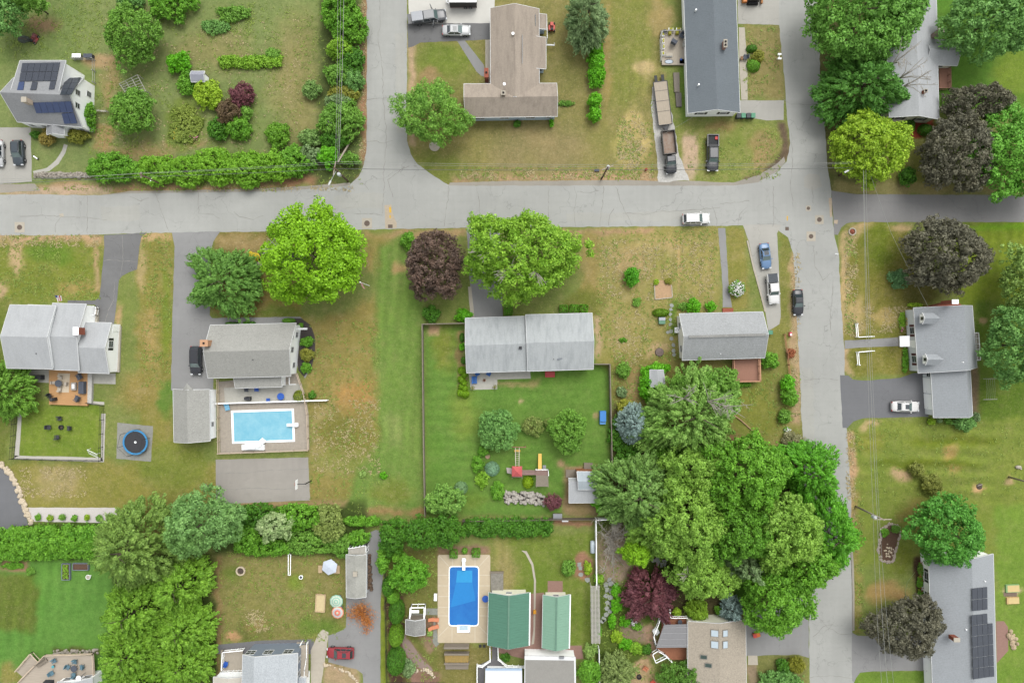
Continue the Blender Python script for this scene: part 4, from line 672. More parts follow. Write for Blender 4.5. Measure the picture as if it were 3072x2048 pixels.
tb = MB(); P = [W(1635, 1114), W(1664, 1114), W(1664, 1131), W(1635, 1131)]; tb.add([Vector((p.x, p.y, 0)) for p in P]+[Vector((p.x, p.y, z)) for p, z in zip(P, (.8, .8, .3, .3))], [(7, 6, 5, 4), (0, 1, 5, 4), (1, 2, 6, 5), (2, 3, 7, 6), (3, 0, 4, 7)]); tb.build('cellar_hatch', mat('red_painted_metal', (200, 82, 84), .6, .08), t)
# H. centre right ranch
t = thing('house', 'small white ranch with speckled grey roof, ridge vent and brown railed deck', 'house', W(2165, 1010), group='houses of the neighbourhood')
g = gable(t, [(2038, 941), (2288, 935), (2294, 1073), (2047, 1080)], 3.1, 5.3, 'x', R_SG, mat('off_white_siding', (226, 224, 218), .7, .05, k=1.2), .3)
r0, r1 = g['R']; d = (r1-r0).normalized(); MB().bar(r0+d*.8+Vector((0, 0, .03)), r1-d*.4+Vector((0, 0, .03)), .42, .1).build('ridge_vent', R_SHED, t)
for f, z in ((.24, 1.7), (.78, 1.7)): window(g, 'w', f, z, 1.1, 1.2, shut=None)
window(g, 'w', .5, 3.9, .6, .6); vent(t, 2161, 1061, g['pl']['b'], .12, .3)
for f in (.2, .75): window(g, 'n', f, 1.7, 1.3, 1.1)
door(g, 'n', .58); slab(t, 'doorstep', [(2168, 924), (2200, 924), (2200, 938), (2168, 938)], .3, .3, mat('red_brick', (165, 95, 75)))
slab(t, 'deck', [(2202, 1078), (2281, 1075), (2283, 1143), (2205, 1145)], 1.2, .16, DECKR); railing(t, [(2280, 1076), (2282, 1143), (2204, 1145), (2206, 1124)], 1.2, .9, mat('tan_rail', (206, 156, 124), .8, .1), 1.2, pk=True, wd=.2); railing(t, [(2203, 1107), (2202, 1079)], 1.2, .9, MATS['tan_rail'], 1.2, wd=.14)
steps(t, (2204, 1116), (2190, 1116), 1.3, 0, 1.2, 4, DECKR); p = W(2266, 1120, 2.1)
t = thing('air_conditioner', 'white outdoor unit against the left wall of the small ranch', 'air conditioner', W(2028, 990)); MB().box(0, 0, .45, .62, .95, .85).build('casing', WHITE, t, local=True); MB().ring(0, 0, .18, .26, .87, .9, 16).build('fan_ring', CHROME, t, local=True)
t = thing('utility_box', 'green and grey box on the grass below the clipped bush', 'utility box', W(1984, 962)); MB().box(0, 0, .35, 1.1, 1.15, .7).build('casing', mat('sage_green_paint', (110, 156, 130), .6), t, local=True); MB().box(0, .3, .72, 1.1, .5, .06).build('lid', mat('pale_lavender_grey', (192, 194, 206), .6), t, local=True)
# I. right house with dormers
t = thing('house', 'pale grey cape with two white dormers, garage wing and maroon shutters', 'house', W(2850, 1010), group='houses of the neighbourhood')
g = gable(t, [(2741, 923), (2917, 917), (2931, 1102), (2755, 1119)], 3.1, 6.0, 'y', R_COOL, GREYW, .3, rf=.66); gg = gable(t, [(2793, 1119), (2911, 1105), (2918, 1246), (2801, 1252)], 2.9, 5.0, 'y', R_COOL, GREYW, .3, rf=.7)
for fx, py in ((2772, 955), (2781, 1078)):
    x0 = W(fx, py, 4.9); y = x0.y; x = x0.x-.2; mb = MB(); D = 2.6
    V = [(x, y-.75, 4.0), (x, y+.75, 4.0), (x, y+.75, 5.0), (x, y, 5.55), (x, y-.75, 5.0), (x+1.5, y-.75, 5.0), (x+1.5, y+.75, 5.0), (x+1.5, y-.75, 4), (x+1.5, y+.75, 4)]
    mb.add(V, [(1, 0, 4, 3, 2), (0, 7, 5, 4), (8, 1, 2, 6)]); o = mb.build('dormer', WHITE, t); r = MB(); e = .12
    r.quad((x-e, y, 5.68), (x+D, y, 5.68), (x+1.7, y+.92, 5.05), (x-e, y+.92, 5.05), .08); r.quad((x-e, y-.92, 5.05), (x+1.7, y-.92, 5.05), (x+D, y, 5.68), (x-e, y, 5.68), .08); r.build('dormer_roof', R_COOL, o)
    tr = MB(); tr.bar((x-e-.04, y, 5.66), (x-e-.04, y+.95, 5.0), .1, .16); tr.bar((x-e-.04, y, 5.66), (x-e-.04, y-.95, 5.0), .1, .16); tr.build('dormer_trim', TRIM, o); MB().box(x-.03, y, 4.7, .05, .55, .75).build('pane', GLASS, o)
for f in (.34, .81): window(g, 'w', f, 1.7, 1.1, 1.3, shut=MAROON)
door(g, 'w', .56, 1.3, 2.2, WHITE); window(gg, 'w', .0, 1.7, .8, 1.1)
for f in (.28, .68): door(gg, 'w', f, 2.6, 2.3, WHITE, .02)
slab(t, 'stoop', [(2700, 1008), (2729, 1007), (2729, 1039), (2701, 1040)], .5, .5, CONC); chimney(t, 2865, 905, 7.2, .95, .6, 3., BRICK, cap=WHITE, flues=0); slab(t, 'brick_base', [(2797, 918), (2868, 901), (2888, 917), (2800, 928)], 2.8, 2.8, BRICK)
MB().prism([(W(x, y, 3).x, W(x, y, 3).y) for x, y in ((2700, 1008), (2730, 1007), (2730, 1039), (2701, 1040))], 2.75, 2.9).build('porch_roof', TRIM, t)
slab(t, 'rear_deck', [(2920, 998), (2937, 997), (2942, 1080), (2925, 1082)], .8, .12, WOODG); railing(t, [(2922, 998), (2936, 998), (2942, 1080), (2928, 1081)], .8, .9, WHITE, .8, pk=True); vent(t, 2887, 1086, g['pl']['b'], .15, .3)
# J. bottom right with solar
t = thing('house', 'long grey-roofed ranch with two groups of black solar panels and a small brick chimney', 'house', W(2885, 1860), group='houses of the neighbourhood')
g = gable(t, [(2786, 1668), (2980, 1661), (2992, 2140), (2800, 2145)], 2.9, 5.0, 'y', R_COOL, WHITE2, .3, rf=.54)
solar(t, g['pl']['b'], [(2914, 1763), (2960, 1758), (2961, 1827), (2915, 1832)], 3, 2, SOL_D); solar(t, g['pl']['b'], [(2912, 1843), (2960, 1838), (2966, 2029), (2918, 2036)], 3, 6, SOL_D); solar(t, g['pl']['b'], [(2961, 1868), (2976, 1867), (2981, 2028), (2966, 2029)], 1, 5, SOL_D)
chimney(t, 2870, 1918, 5.9, .95, .6, 1.4, BRICK, flues=0); vent(t, 2953, 1741, g['pl']['b'], .2, .3); vent(t, 2897, 1886, g['pl']['a'], .22, .25)
for f in (.13, .28, .42): window(g, 'w', f, 1.7, 1.3, 1.2, shut=BLACK)
door(g, 'w', .36, 1., 2.1, BLACK); door(g, 'w', .72, 2.6, 2.2, WHITE, .02); slab(t, 'stoop', [(2745, 1795), (2778, 1796), (2778, 1824), (2757, 1822)], .4, .4, CONC)
# K. bottom centre tan roof
t = thing('house', 'tan shingled house with four square skylights, pergola awning and cedar deck on its left', 'house', W(2150, 1960), group='houses of the neighbourhood')
g = gable(t, [(2064, 1863), (2237, 1858), (2240, 2140), (2064, 2140)], 3.3, 4.6, 'y', R_TAN, CREAM, .3)
SKY = mat('skylight_glass', (206, 222, 232), .2, .05, 1, spec=.5); SKYD = mat('green_tinted_glass', (70, 88, 82), .2, .2, 1, spec=.5)
for px, py, w2, h2, m_ in ((2144, 1898, 1.3, 1.2, SKY), (2175, 1898, 1.0, 1.2, SKY), (2144, 1932, 1.3, 1.3, SKY), (2175, 1932, 1.0, 1.3, SKY), (2111, 1969, 1.2, .75, SKYD), (2125, 1994, 1.2, .75, SKYD)):
    pl = g['pl']['a' if px < 2155 else 'b']; p = plane_hit(px, py, pl); n = (pl[1]-pl[0]).cross(pl[2]-pl[0]).normalized(); n = n if n.z > 0 else -n; u = Vector((1, 0, -n.x/n.z)).normalized(); v = Vector((0, 1, 0)); c_ = p+n*.12
    o = MB().quad(c_-u*w2/2-v*h2/2, c_+u*w2/2-v*h2/2, c_+u*w2/2+v*h2/2, c_-u*w2/2+v*h2/2, .14).build('skylight', mat('skylight_kerb', (150, 146, 138), .6), t); c_ = c_+n*.03; w3, h3 = w2-.2, h2-.2
    MB().quad(c_-u*w3/2-v*h3/2, c_+u*w3/2-v*h3/2, c_+u*w3/2+v*h3/2, c_-u*w3/2+v*h3/2, .03).build('pane', m_, o)
MB().quad(W(2122, 1857, 1.9), W(2170, 1857, 1.9), W(2172, 1868, 2.5), W(2120, 1868, 2.5), .06).build('bay_window_glass', SOL_D, t)
slab(t, 'deck', [(1986, 1845), (2062, 1850), (2062, 1978), (2010, 1978), (1968, 1945), (1985, 1880)], .9, .14, DECKC)
railing(t, [(2062, 1853), (2012, 1853), (2010, 1826)], .9, .95, WHITE, 1, pk=True, wd=.12); railing(t, [(1983, 1850), (1976, 1872), (1962, 1908), (1968, 1932)], .9, .95, WHITE, .8, wd=.14); railing(t, [(2018, 1988), (1996, 1965), (1974, 1952), (1958, 1962), (1968, 1988), (2000, 1972)], .9, .95, WHITE, .8, wd=.12)
aw = MB(); P = [W(*p, 3.1) for p in ((1992, 1873), (2063, 1871), (2063, 1941), (1968, 1942))]; aw.quad(*P, .06)
aw.build('awning', mat('grey_awning_fabric', (146, 146, 148), .8, .08, 2, stretch=(8, .5, 1)), t); mb = MB()
for k in range(4): a_ = P[0].lerp(P[3], (k+.5)/4); b_ = P[1].lerp(P[2], (k+.5)/4); mb.bar(a_+Vector((0, 0, .05)), b_+Vector((0, 0, .05)), .06, .06)
for p in (P[0], P[3]): mb.box(p.x+.1, p.y, 1.55, .12, .12, 3.1)
mb.build('awning_frame', mat('aluminium_bar', (184, 184, 186), .5), t)
# L. bottom left-centre house, mostly in frame
t = thing('house', 'blue-grey two-storey house with pale roof and white framed rear windows at the bottom edge', 'house', W(800, 2010), group='houses of the neighbourhood')
g = gable(t, [(728, 1963), (893, 1959), (888, 2140), (724, 2140)], 4.6, 5.6, 'y', roofm('white_grey_shingles', (196, 202, 206), (1, .3, 1), .14, .1), mat('slate_blue_siding', (150, 162, 178), .7, .06), .2, rf=.25)
for f in (.08, .42, .8): window(g, 'n', f, 3.4, 1.5, 1.5)
for f in (.15, .4): window(g, 'e', f, 3., .9, 1.2)
gable(t, [(800, 2036), (918, 2032), (916, 2140), (800, 2140)], 3.0, 3.6, 'x', MATS['white_grey_shingles'], WHITE2, .2, rf=.9)
slab(t, 'stair_landing', [(899, 1935), (925, 1933), (924, 2030), (898, 2030)], 2.0, .2, DECKG); railing(t, [(900, 1935), (903, 1928)], 2., .9, WHITE, .6)
mb = MB()
for k in range(9): p = W(905, 1928+k*8.5); mb.box(p.x-.1, p.y, (.3+k*.2)/2, 1.4, .5, .3+k*.2)
mb.build('stair', DECKG, t); railing(t, [(920, 1930), (919, 1975), (913, 2010), (912, 2040)], 1.3, .9, WHITE, .8, pk=True)
slab(t, 'porch', [(662, 1950), (728, 1948), (728, 2022), (662, 2022)], .5, .3, DECKG); railing(t, [(728, 1950), (667, 1956), (664, 2010)], .5, .95, WHITE, .9, wd=.14); gable(t, [(640, 2030), (735, 2030), (735, 2140), (640, 2140)], 2.9, 3.4, 'y', roofm('beige_low_roof', (214, 208, 196), (1, 1, 1), .05, .05), WHITE2, .2)
window(g, 'w', .3, 2., 1., 1.); railing(t, [(663, 2018), (726, 2016)], .5, .95, WHITE, .9)
# M/N. bottom centre low roofs
t = thing('house', 'low house with flat grey roof edged in white below the green roofed buildings', 'house', W(1650, 2010)); P = [W(*p, 3.2) for p in ((1575, 1970), (1725, 1974), (1726, 2140), (1573, 2140))]
MB().prism([(p.x, p.y) for p in P], 0, 3.0).build('wall', WHITE2, t); MB().prism([(p.x, p.y) for p in [W(*p, 3.2) for p in ((1574, 1966), (1727, 1970), (1729, 2142), (1572, 2142))]], 3.0, 3.2).build('fascia', TRIM, t)
MB().prism([(p.x, p.y) for p in [W(*p, 3.2) for p in ((1576, 1978), (1722, 1980), (1724, 2140), (1576, 2140))]], 3.2, 3.26).build('roof', roofm('flat_grey_roof', (162, 160, 154), (1, 1, 1), .05, .1), t)
p = W(1685, 1970, 3.3); MB().box(p.x, p.y, 3.35, .8, .4, .3).build('roof_vent', CHROME, t)
t = thing('house', 'pavilion with flat white membrane roof and pale blue edge, cut by the bottom edge', 'house', W(1510, 2040)); P = [W(*p, 3.0) for p in ((1456, 2006), (1566, 2006), (1568, 2140), (1454, 2140))]
MB().prism([(p.x, p.y) for p in P], 2.85, 3.0).build('roof', mat('white_membrane', (240, 244, 250), .6, .02), t); MB().prism([(p.x, p.y) for p in [W(*p, 2.9) for p in ((1460, 2020), (1563, 2020), (1564, 2140), (1458, 2140))]], 0, 2.85).build('wall', WHITE2, t)
MB().prism([(p.x, p.y) for p in [W(*p, 3.05) for p in ((1456, 2004), (1566, 2004), (1566, 2010), (1456, 2010))]], 2.9, 3.05).build('awning_edge', mat('pale_blue_stripe', (176, 200, 226), .6, .05), t)
# green roofed barns
GR1 = mat('dark_green_metal_roof', (96, 146, 124), .6, .1, 1.1, world=True, stretch=(.3, 3, 1)); GR2 = mat('mint_green_metal_roof', (144, 186, 162), .6, .05, 1.1, world=True, stretch=(.3, 3, 1))
for nm, lb, q, m_, ze, zr in (('barn', 'green metal roofed pool house beside the blue pool, darker of the two green roofs', [(1466, 1777), (1588, 1777), (1586, 1935), (1463, 1934)], GR1, 3.0, 4.5), ('barn', 'mint green metal roofed long outbuilding, paler of the two green roofs', [(1629, 1784), (1709, 1783), (1706, 1944), (1626, 1942)], GR2, 2.8, 3.9)):
    t = thing(nm, lb, 'outbuilding', W(q[0][0]+50, q[0][1]+80), group='green roofed outbuildings'); g = gable(t, q, ze, zr, 'y', m_, CREAM, .55); rb = MB(); dk = mat('ridge_cap_green', (112, 150, 130), .5)
    for s_ in ('a', 'b'):
        a0, R0, b0 = g['pl'][s_]; R1 = g['R'][1]; n = int((R0-R1).length/.42)
        for k in range(n+1): rb.bar(a0.lerp(b0, k/n)+Vector((0, 0, .02)), R0.lerp(R1, k/n)+Vector((0, 0, .02)), .05, .05)
    rb.build('roof_rib', m_, t); MB().bar(g['R'][0]+Vector((0, 0, .04)), g['R'][1]+Vector((0, 0, .04)), .28, .08).build('ridge_cap', dk, t)
    door(g, 's', .5, 1.4); window(g, 'n', .5, 1.7, 1., .8)
    gm_ = MB(); gm_.bar(g['E'][1]+Vector((.15, 0, -.1)), g['E'][2]+Vector((.15, 0, -.1)), .14, .12); gm_.build('gutter', WHITE, t)
# sheds
def shed(name, label, q, ze, zr, axis, rm, wm, **k):
    t = thing(name, label, 'shed', W(*q[0])); g = gable(t, q, ze, zr, axis, rm, wm, .15, **k); door(g, 's' if axis == 'y' else 'e', .5, 1.0, 1.8); return t, g
t, g = shed('shed', 'long grey metal roofed shed between the umbrellas and the dark driveway', [(1038, 1663), (1099, 1663), (1098, 1790), (1039, 1791)], 2.5, 3.1, 'y', R_OLDB, GREYW); p = plane_hit(1066, 1720, g['pl']['a']); MB().box(p.x, p.y, p.z+.15, .7, .8, .4).build('roof_vent', PATC, t)
railing(t, [(1045, 1645), (1098, 1636), (1098, 1660)], 0, 2.2, WHITE, .6, 'lean_to_frame'); MB().quad(W(1045, 1645, 2.1), W(1097, 1638, 2.1), W(1098, 1662, 2.3), W(1045, 1662, 2.3), .04).build('lean_to_roof', mat('clear_sheet', (176, 172, 162), .4, .15, 3), t)
t, g = shed('shed', 'small grey shingled pool cabana left of the two orange loungers', [(1217, 1858), (1275, 1857), (1275, 1903), (1217, 1901)], 2.3, 3.0, 'y', R_SHED, WOODG)
railing(t, [(1229, 1855), (1231, 1822), (1273, 1821), (1272, 1855)], 0, 1.8, WHITE, 1., 'pergola_frame', wd=.2); slab(t, 'bench_table', [(1232, 1829), (1257, 1829), (1257, 1838), (1232, 1838)], .8, .08, WHITE)
t, g = shed('shed', 'grey playhouse shed roof with brick chimney band in the fenced yard corner', [(1706, 1434), (1802, 1434), (1800, 1507), (1707, 1508)], 2.2, 3.0, 'x', R_LIGHT, WOODG, rf=.1); g2 = gable(t, [(1731, 1414), (1805, 1415), (1805, 1468), (1735, 1468)], 3.4, 4.0, 'x', roofm('pale_blue_shed_roof', (186, 196, 202), (1, .3, 1), .06, .15), mat('rust_brick', (186, 122, 86), .9, .15, 5), .1, rf=.5)
slab(t, 'ramp', [(1698, 1409), (1732, 1409), (1732, 1432), (1698, 1432)], .25, .2, WOODG); slab(t, 'side_platform', [(1752, 1388), (1778, 1389), (1778, 1412), (1752, 1412)], .5, .5, WOODG); slab(t, 'step', [(1778, 1400), (1792, 1400), (1792, 1412), (1778, 1412)], .3, .3, WOODG)
t, g = shed('shed', 'small pale grey shed roof mostly hidden under the big willow-like tree', [(1950, 1109), (1990, 1109), (1996, 1160), (1950, 1160)], 2.3, 2.9, 'y', R_LIGHT, GREYW)
t, g = shed('shed', 'tiny lavender grey shed tucked behind the yellow-green bush in the large garden', [(574, 214), (614, 214), (614, 246), (574, 246)], 2.0, 2.5, 'x', mat('lavender_tin', (166, 168, 180), .6, .08, 2, stretch=(6, 1, 1)), WOODG, rf=.4)
# ---------------------------------------------------------------- trees and shrubs
LK = 1.12
def LM(name, c, c2=None, hv=.28): return leafm(name, c, c2, hv, LK)
L_MID = LM('mid_green_leaves', (104, 156, 66), (128, 178, 82)); L_LIME = LM('lime_maple_leaves', (128, 184, 36), (150, 206, 54)); L_MAPLE = LM('yellow_green_maple_leaves', (118, 174, 52), (156, 200, 80))
L_YEL = LM('yellow_lime_leaves', (140, 184, 50), (170, 204, 72)); L_DEEP = LM('deep_green_leaves', (72, 128, 42), (98, 156, 54), .4); L_BLUEG = LM('bluish_green_leaves', (104, 158, 90), (132, 182, 112)); L_PALE = LM('pale_green_leaves', (132, 174, 96), (168, 200, 128))
L_COP = LM('copper_bronze_leaves', (96, 96, 80), (128, 126, 104), .35); L_COPR = LM('reddish_copper_leaves', (98, 84, 76), (128, 104, 90), .35); L_PLUM = LM('plum_purple_leaves', (112, 64, 74), (136, 88, 92), .3)
L_PINE = LM('grey_green_needles', (112, 146, 96), (144, 172, 120)); L_SPR = LM('blue_spruce_needles', (128, 154, 148), (160, 184, 178), .3); L_FIR = LM('dark_spruce_needles', (98, 150, 72), (124, 172, 92)); L_VIV = LM('vivid_green_leaves', (92, 172, 30), (118, 196, 48))
L_OLV = LM('olive_leaves', (132, 144, 62), (164, 166, 84)); L_OAK = LM('oak_green_leaves', (94, 156, 48), (128, 186, 70)); L_RED = LM('rust_red_leaves', (150, 84, 56), (176, 110, 76)); L_ORG = LM('dead_orange_needles', (196, 120, 52), (214, 146, 78)); L_GOLD = LM('golden_leaves', (224, 196, 48), (240, 216, 80)); L_BRN = LM('brown_purple_leaves', (104, 84, 64), (124, 108, 76))
T = tree
T('maple_tree', 'bluish green tree filling the top left corner of the picture', 15, 40, 58, 66, 9, L_BLUEG, .9); T('maple_tree', 'small green crown cut by the top edge, right of the corner tree', 96, 8, 42, 34, 8, L_MID, .8)
T('apple_tree', 'large light green bushy tree above the metal trellis', 400, 112, 86, 86, 7, L_MID, .75, .3, lobes=.2); T('apple_tree', 'round green tree growing beside the grey slatted trellis', 402, 334, 68, 72, 6, L_MID, .7, .3, lobes=.2)
T('birch_tree', 'airy green tree overhanging the north road, with a pale round slab under it', 1290, 345, 118, 92, 9, LM('birch_leaves', (108, 162, 70), (140, 190, 92)), .8, .26, lobes=.25, cover=.62, gap=.12)
T('white_pine', 'grey green pine between the taupe ranch and the striped lawn', 1760, 66, 60, 92, 13, L_PINE, .85, .3, 'pine', lobes=.12)
T('maple_tree', 'great round-leaved green tree over the right road at the top edge', 2560, 60, 165, 130, 14, LM('rounded_green_leaves', (106, 164, 76), (130, 186, 94)), .95, .4, lobes=.12); T('maple_tree', 'green tree at the top edge leaning over the pale grey roof', 2682, 55, 78, 110, 13, MATS['rounded_green_leaves'], .95, .4)
T('oak_tree', 'spiky green tree with bare pale twigs between the road and the pale grey roof', 2568, 275, 132, 112, 13, LM('spiky_green_leaves', (80, 138, 60), (106, 164, 78)), .8, .34, 'pine', lobes=.22, dead=[(70, -55, 2.6, 7), (95, 0, 2.4, 6), (110, 30, 2.2, 6)])
T('linden_tree', 'yellow-green round tree at the corner of the dark side road', 2600, 448, 122, 114, 11, L_YEL, .85, .34, lobes=.14); T('maple_tree', 'bluish green tree at the top right corner above the vivid lawn', 2962, 66, 126, 122, 12, L_BLUEG, 1.0, .4)
T('copper_maple', 'bronze maple behind the larger one, touching the pale grey roof corner', 2925, 312, 104, 54, 8, L_COP, .7, .32); T('copper_maple', 'bronze maple above the side road, beside the vivid green tree', 2866, 464, 118, 112, 10, L_COP, .8, .34)
T('maple_tree', 'vivid green tree on the right edge below the bronze maples', 3050, 462, 138, 140, 11, LM('fresh_green_leaves', (108, 178, 70), (136, 200, 96)), 1.1, .4, lobes=.25)
T('copper_maple', 'very large bronze maple below the side road, above the dormered cape', 2832, 768, 130, 120, 11, L_COP, .8, .34, lobes=.1); T('maple_tree', 'pale green tree cut by the right edge beside the largest bronze maple', 3062, 830, 66, 90, 10, L_PALE, .8, .34, lobes=.25)
T('oak_tree', 'blue-green tree at the right edge behind the cape with dormers', 3045, 1035, 92, 118, 12, L_BLUEG, .9, .34, lobes=.2); T('maple_tree', 'dense green tree at the upper left corner of the solar roof ranch', 2832, 1590, 110, 108, 10, LM('dense_green_leaves', (84, 152, 68), (110, 178, 84)), .8, .34, lobes=.16)
T('copper_maple', 'bronze maple beneath the power lines, beside the solar roof ranch', 2722, 1878, 112, 90, 9, L_COP, .75, .32, lobes=.2)
T('sugar_maple', 'huge lime green maple reaching into the main road, above the white flagpole', 944, 766, 164, 152, 14, L_LIME, 1.35, .4, lobes=.14, dead=[(-95, -10, 1.5, 4)]); T('spruce_tree', 'dark green feathery tree overhanging the wide driveway', 680, 848, 112, 104, 9, L_FIR, .75, .3, 'pine', lobes=.2)
T('copper_maple', 'dark reddish bronze maple between the green lawn and the big yellow-green maple', 1303, 798, 88, 102, 9, L_COPR, .75, .32, lobes=.16); T('silver_maple', 'wide yellow-green maple with bare grey twigs, above the long pale roof', 1556, 764, 180, 146, 13, L_MAPLE, 1.1, .36, lobes=.18, dead=[(-30, 60, 2.4, 8), (-110, 0, 2., 5), (60, 70, 1.8, 5), (-10, 10, 1.6, 4)])
T('crabapple_tree', 'round green tree with dense crown, left in the fenced yard above the playset', 1494, 1289, 62, 64, 5, L_BLUEG, .6, .28, lobes=.08); T('crabapple_tree', 'round green tree right in the fenced yard near the blue box', 1702, 1290, 60, 64, 5, L_MID, .55, .26, lobes=.1)
T('lilac_tree', 'bushy green tree at the lower left corner of the fenced yard', 1336, 1498, 64, 48, 4.5, LM('lilac_leaves', (110, 164, 80), (146, 190, 104)), .6, .28, lobes=.2)
T('white_pine', 'large soft grey-green pine left of the red car lot, above the lime grove', 420, 1630, 138, 136, 15, LM('soft_pine_needles', (112, 152, 78), (146, 180, 100)), .95, .3, 'pine', lobes=.14); T('white_pine', 'bluish green tree beside the basketball court, right of the large pine', 622, 1562, 112, 98, 12, LM('silvery_green_leaves', (108, 158, 96), (140, 186, 122)), .85, .32, lobes=.16)
for k, (px, py, a, b, lb) in enumerate([(560, 1745, 84, 80, 'lime green tree topmost in the grove, right under the bluish tree'), (410, 1830, 96, 84, 'lime green tree on the left flank of the grove beside the vivid lawn'), (560, 1875, 82, 78, 'lime green tree on the right flank of the grove beside the dry lawn'), (400, 1950, 100, 80, 'lime green tree low on the left flank of the grove above the grey deck'), (560, 1985, 84, 72, 'lime green tree low on the right flank of the grove'), (430, 2040, 130, 60, 'lime green tree at the bottom edge beside the grey deck')]):
    T('maple_tree', lb, px, py, a, b, 11-.4*k, LM('grove_leaves', (114, 168, 58), (144, 192, 78)), .75, .28, 'pine', lobes=.22, group='lime green grove')
T('spruce_tree', 'light green spruce on the left edge below the split-level house', 25, 1170, 78, 90, 8, LM('light_spruce_needles', (104, 158, 62), (134, 182, 84)), .7, .28, 'pine', lobes=.12)
T('willow_tree', 'wide pale feathery tree with grey twigs below the small ranch', 2070, 1240, 150, 138, 13, LM('feathery_pale_leaves', (116, 168, 80), (156, 198, 116)), .85, .3, 'pine', lobes=.25, dead=[(-60, -70, 2.6, 7), (30, -60, 3, 8), (90, -40, 2.6, 7)]); T('oak_tree', 'pale green tree just above the feathery one, under the ranch deck', 2120, 1150, 100, 48, 7, L_MID, .7, .3, lobes=.2)
T('blue_spruce', 'silvery blue spruce at the left edge of the wood, outside the fence', 1897, 1272, 46, 60, 8, L_SPR, .5, .24, 'pine', lobes=.08); T('blue_spruce', 'small silvery blue spruce at the top wall of the tan skylight house', 2193, 1825, 32, 42, 6, L_SPR, .45, .22, 'pine', lobes=.08)
T('white_pine', 'grey-green pine leaning over the playhouse shed', 1906, 1474, 122, 124, 14, LM('fresh_pine_needles', (106, 152, 82), (140, 180, 108)), .9, .32, 'pine', lobes=.18); T('maple_tree', 'light green tree between the grey-green pine and the dark oak', 2050, 1560, 118, 132, 14, LM('light_oak_leaves', (122, 172, 72), (156, 200, 100)), .85, .34, lobes=.2)
T('maple_tree', 'light green tree right above the pine where the wood begins', 2070, 1400, 95, 62, 11, MATS['light_oak_leaves'], .8, .32, lobes=.2); T('oak_tree', 'dark green oak in the middle of the wood', 2225, 1420, 128, 122, 14, L_OAK, .9, .36, lobes=.16)
T('oak_tree', 'deep green oak at the heart of the wood below the dark oak', 2210, 1585, 110, 92, 13, LM('deep_oak_leaves', (88, 142, 48), (112, 170, 62)), .85, .34, lobes=.18); T('oak_tree', 'bright green jagged tree reaching over the right road, topmost', 2420, 1412, 88, 98, 12, L_VIV and LM('bright_oak_leaves', (88, 160, 46), (116, 190, 62)), .8, .34, 'pine', lobes=.28)  # the oak at the heart has leaves of a deeper green
T('oak_tree', 'fresh green tree leaning over the road above the bare lawn corner', 2480, 1600, 92, 122, 13, MATS['bright_oak_leaves'], .85, .34, 'pine', lobes=.2); T('oak_tree', 'yellowish green tree between the oaks in the right part of the wood', 2345, 1590, 100, 120, 14, MATS['light_oak_leaves'], .85, .34, lobes=.18)
T('oak_tree', 'green oak over the lower dark driveway, lowest in the wood', 2322, 1788, 102, 112, 12, L_OAK, .85, .34, lobes=.18); T('oak_tree', 'green tree at the lower right of the wood above the road edge', 2420, 1690, 80, 80, 12, L_OAK, .85, .34, lobes=.2)
T('white_pine', 'small grey-green pine among the oaks above the tan skylight house', 2225, 1690, 66, 52, 11, L_PINE, .8, .3, 'pine'); T('maple_tree', 'light green tree above the round bush of the tan skylight house', 2105, 1724, 92, 78, 10, MATS['light_oak_leaves'], .75, .32, lobes=.18, dead=[(-70, -30, 1.4, 5)])
T('purple_plum', 'large plum purple tree beside the stepping stone garden path', 1946, 1783, 86, 80, 7, L_PLUM, .8, .3, 'pine', lobes=.2); T('ornamental_plum', 'small round purple shrub at the right end of the rock pile', 1658, 1504, 26, 26, 2.6, L_PLUM, .35, .2, cat='shrub', trunk=False)
T('dogwood_tree', 'whitish green tree in the bushes right of the basketball court', 826, 1578, 58, 42, 5.5, LM('whitish_leaves', (142, 178, 112), (186, 210, 156)), .55, .28, lobes=.2); T('maple_tree', 'deep green dense tree at the left end of the clipped row', 1182, 1602, 48, 54, 6, L_DEEP, .6, .3)
T('maple_tree', 'deep green dense tree in the middle of the clipped row', 1265, 1600, 60, 56, 6.2, L_DEEP, .6, .3); T('maple_tree', 'deep green dense tree at the right end of the row, by the hedge', 1342, 1592, 50, 52, 5.6, L_DEEP, .6, .3); T('magnolia_tree', 'bright green spreading tree left of the blue pool', 1228, 1722, 60, 58, 5, LM('magnolia_leaves', (92, 158, 48), (122, 184, 66)), .6, .3)
T('olive_tree', 'olive grey tree at the bottom edge between the garden and orange chairs', 1850, 2012, 54, 54, 6, LM('olive_grey_leaves', (126, 152, 94), (154, 176, 120)), .6, .28, 'pine'); T('rhododendron', 'dark green spreading bush at the lower left corner of the tan skylight house', 2042, 2026, 76, 46, 4.5, LM('rhododendron_leaves', (82, 132, 54), (116, 162, 76)), .5, .26, cat='shrub'); T('apple_tree', 'green bush-like tree right of the flat grey roof', 1768, 2014, 38, 38, 4, L_OAK, .5, .26)
T('maple_tree', 'light green tree at the lower left of the wood, over the grey brush', 1962, 1592, 100, 84, 11, MATS['light_oak_leaves'], .8, .32, 'pine', lobes=.2); T('maple_tree', 'small lime green crown at the lowest left tip of the wood', 1905, 1652, 48, 36, 8, L_LIME, .6, .28, lobes=.2)
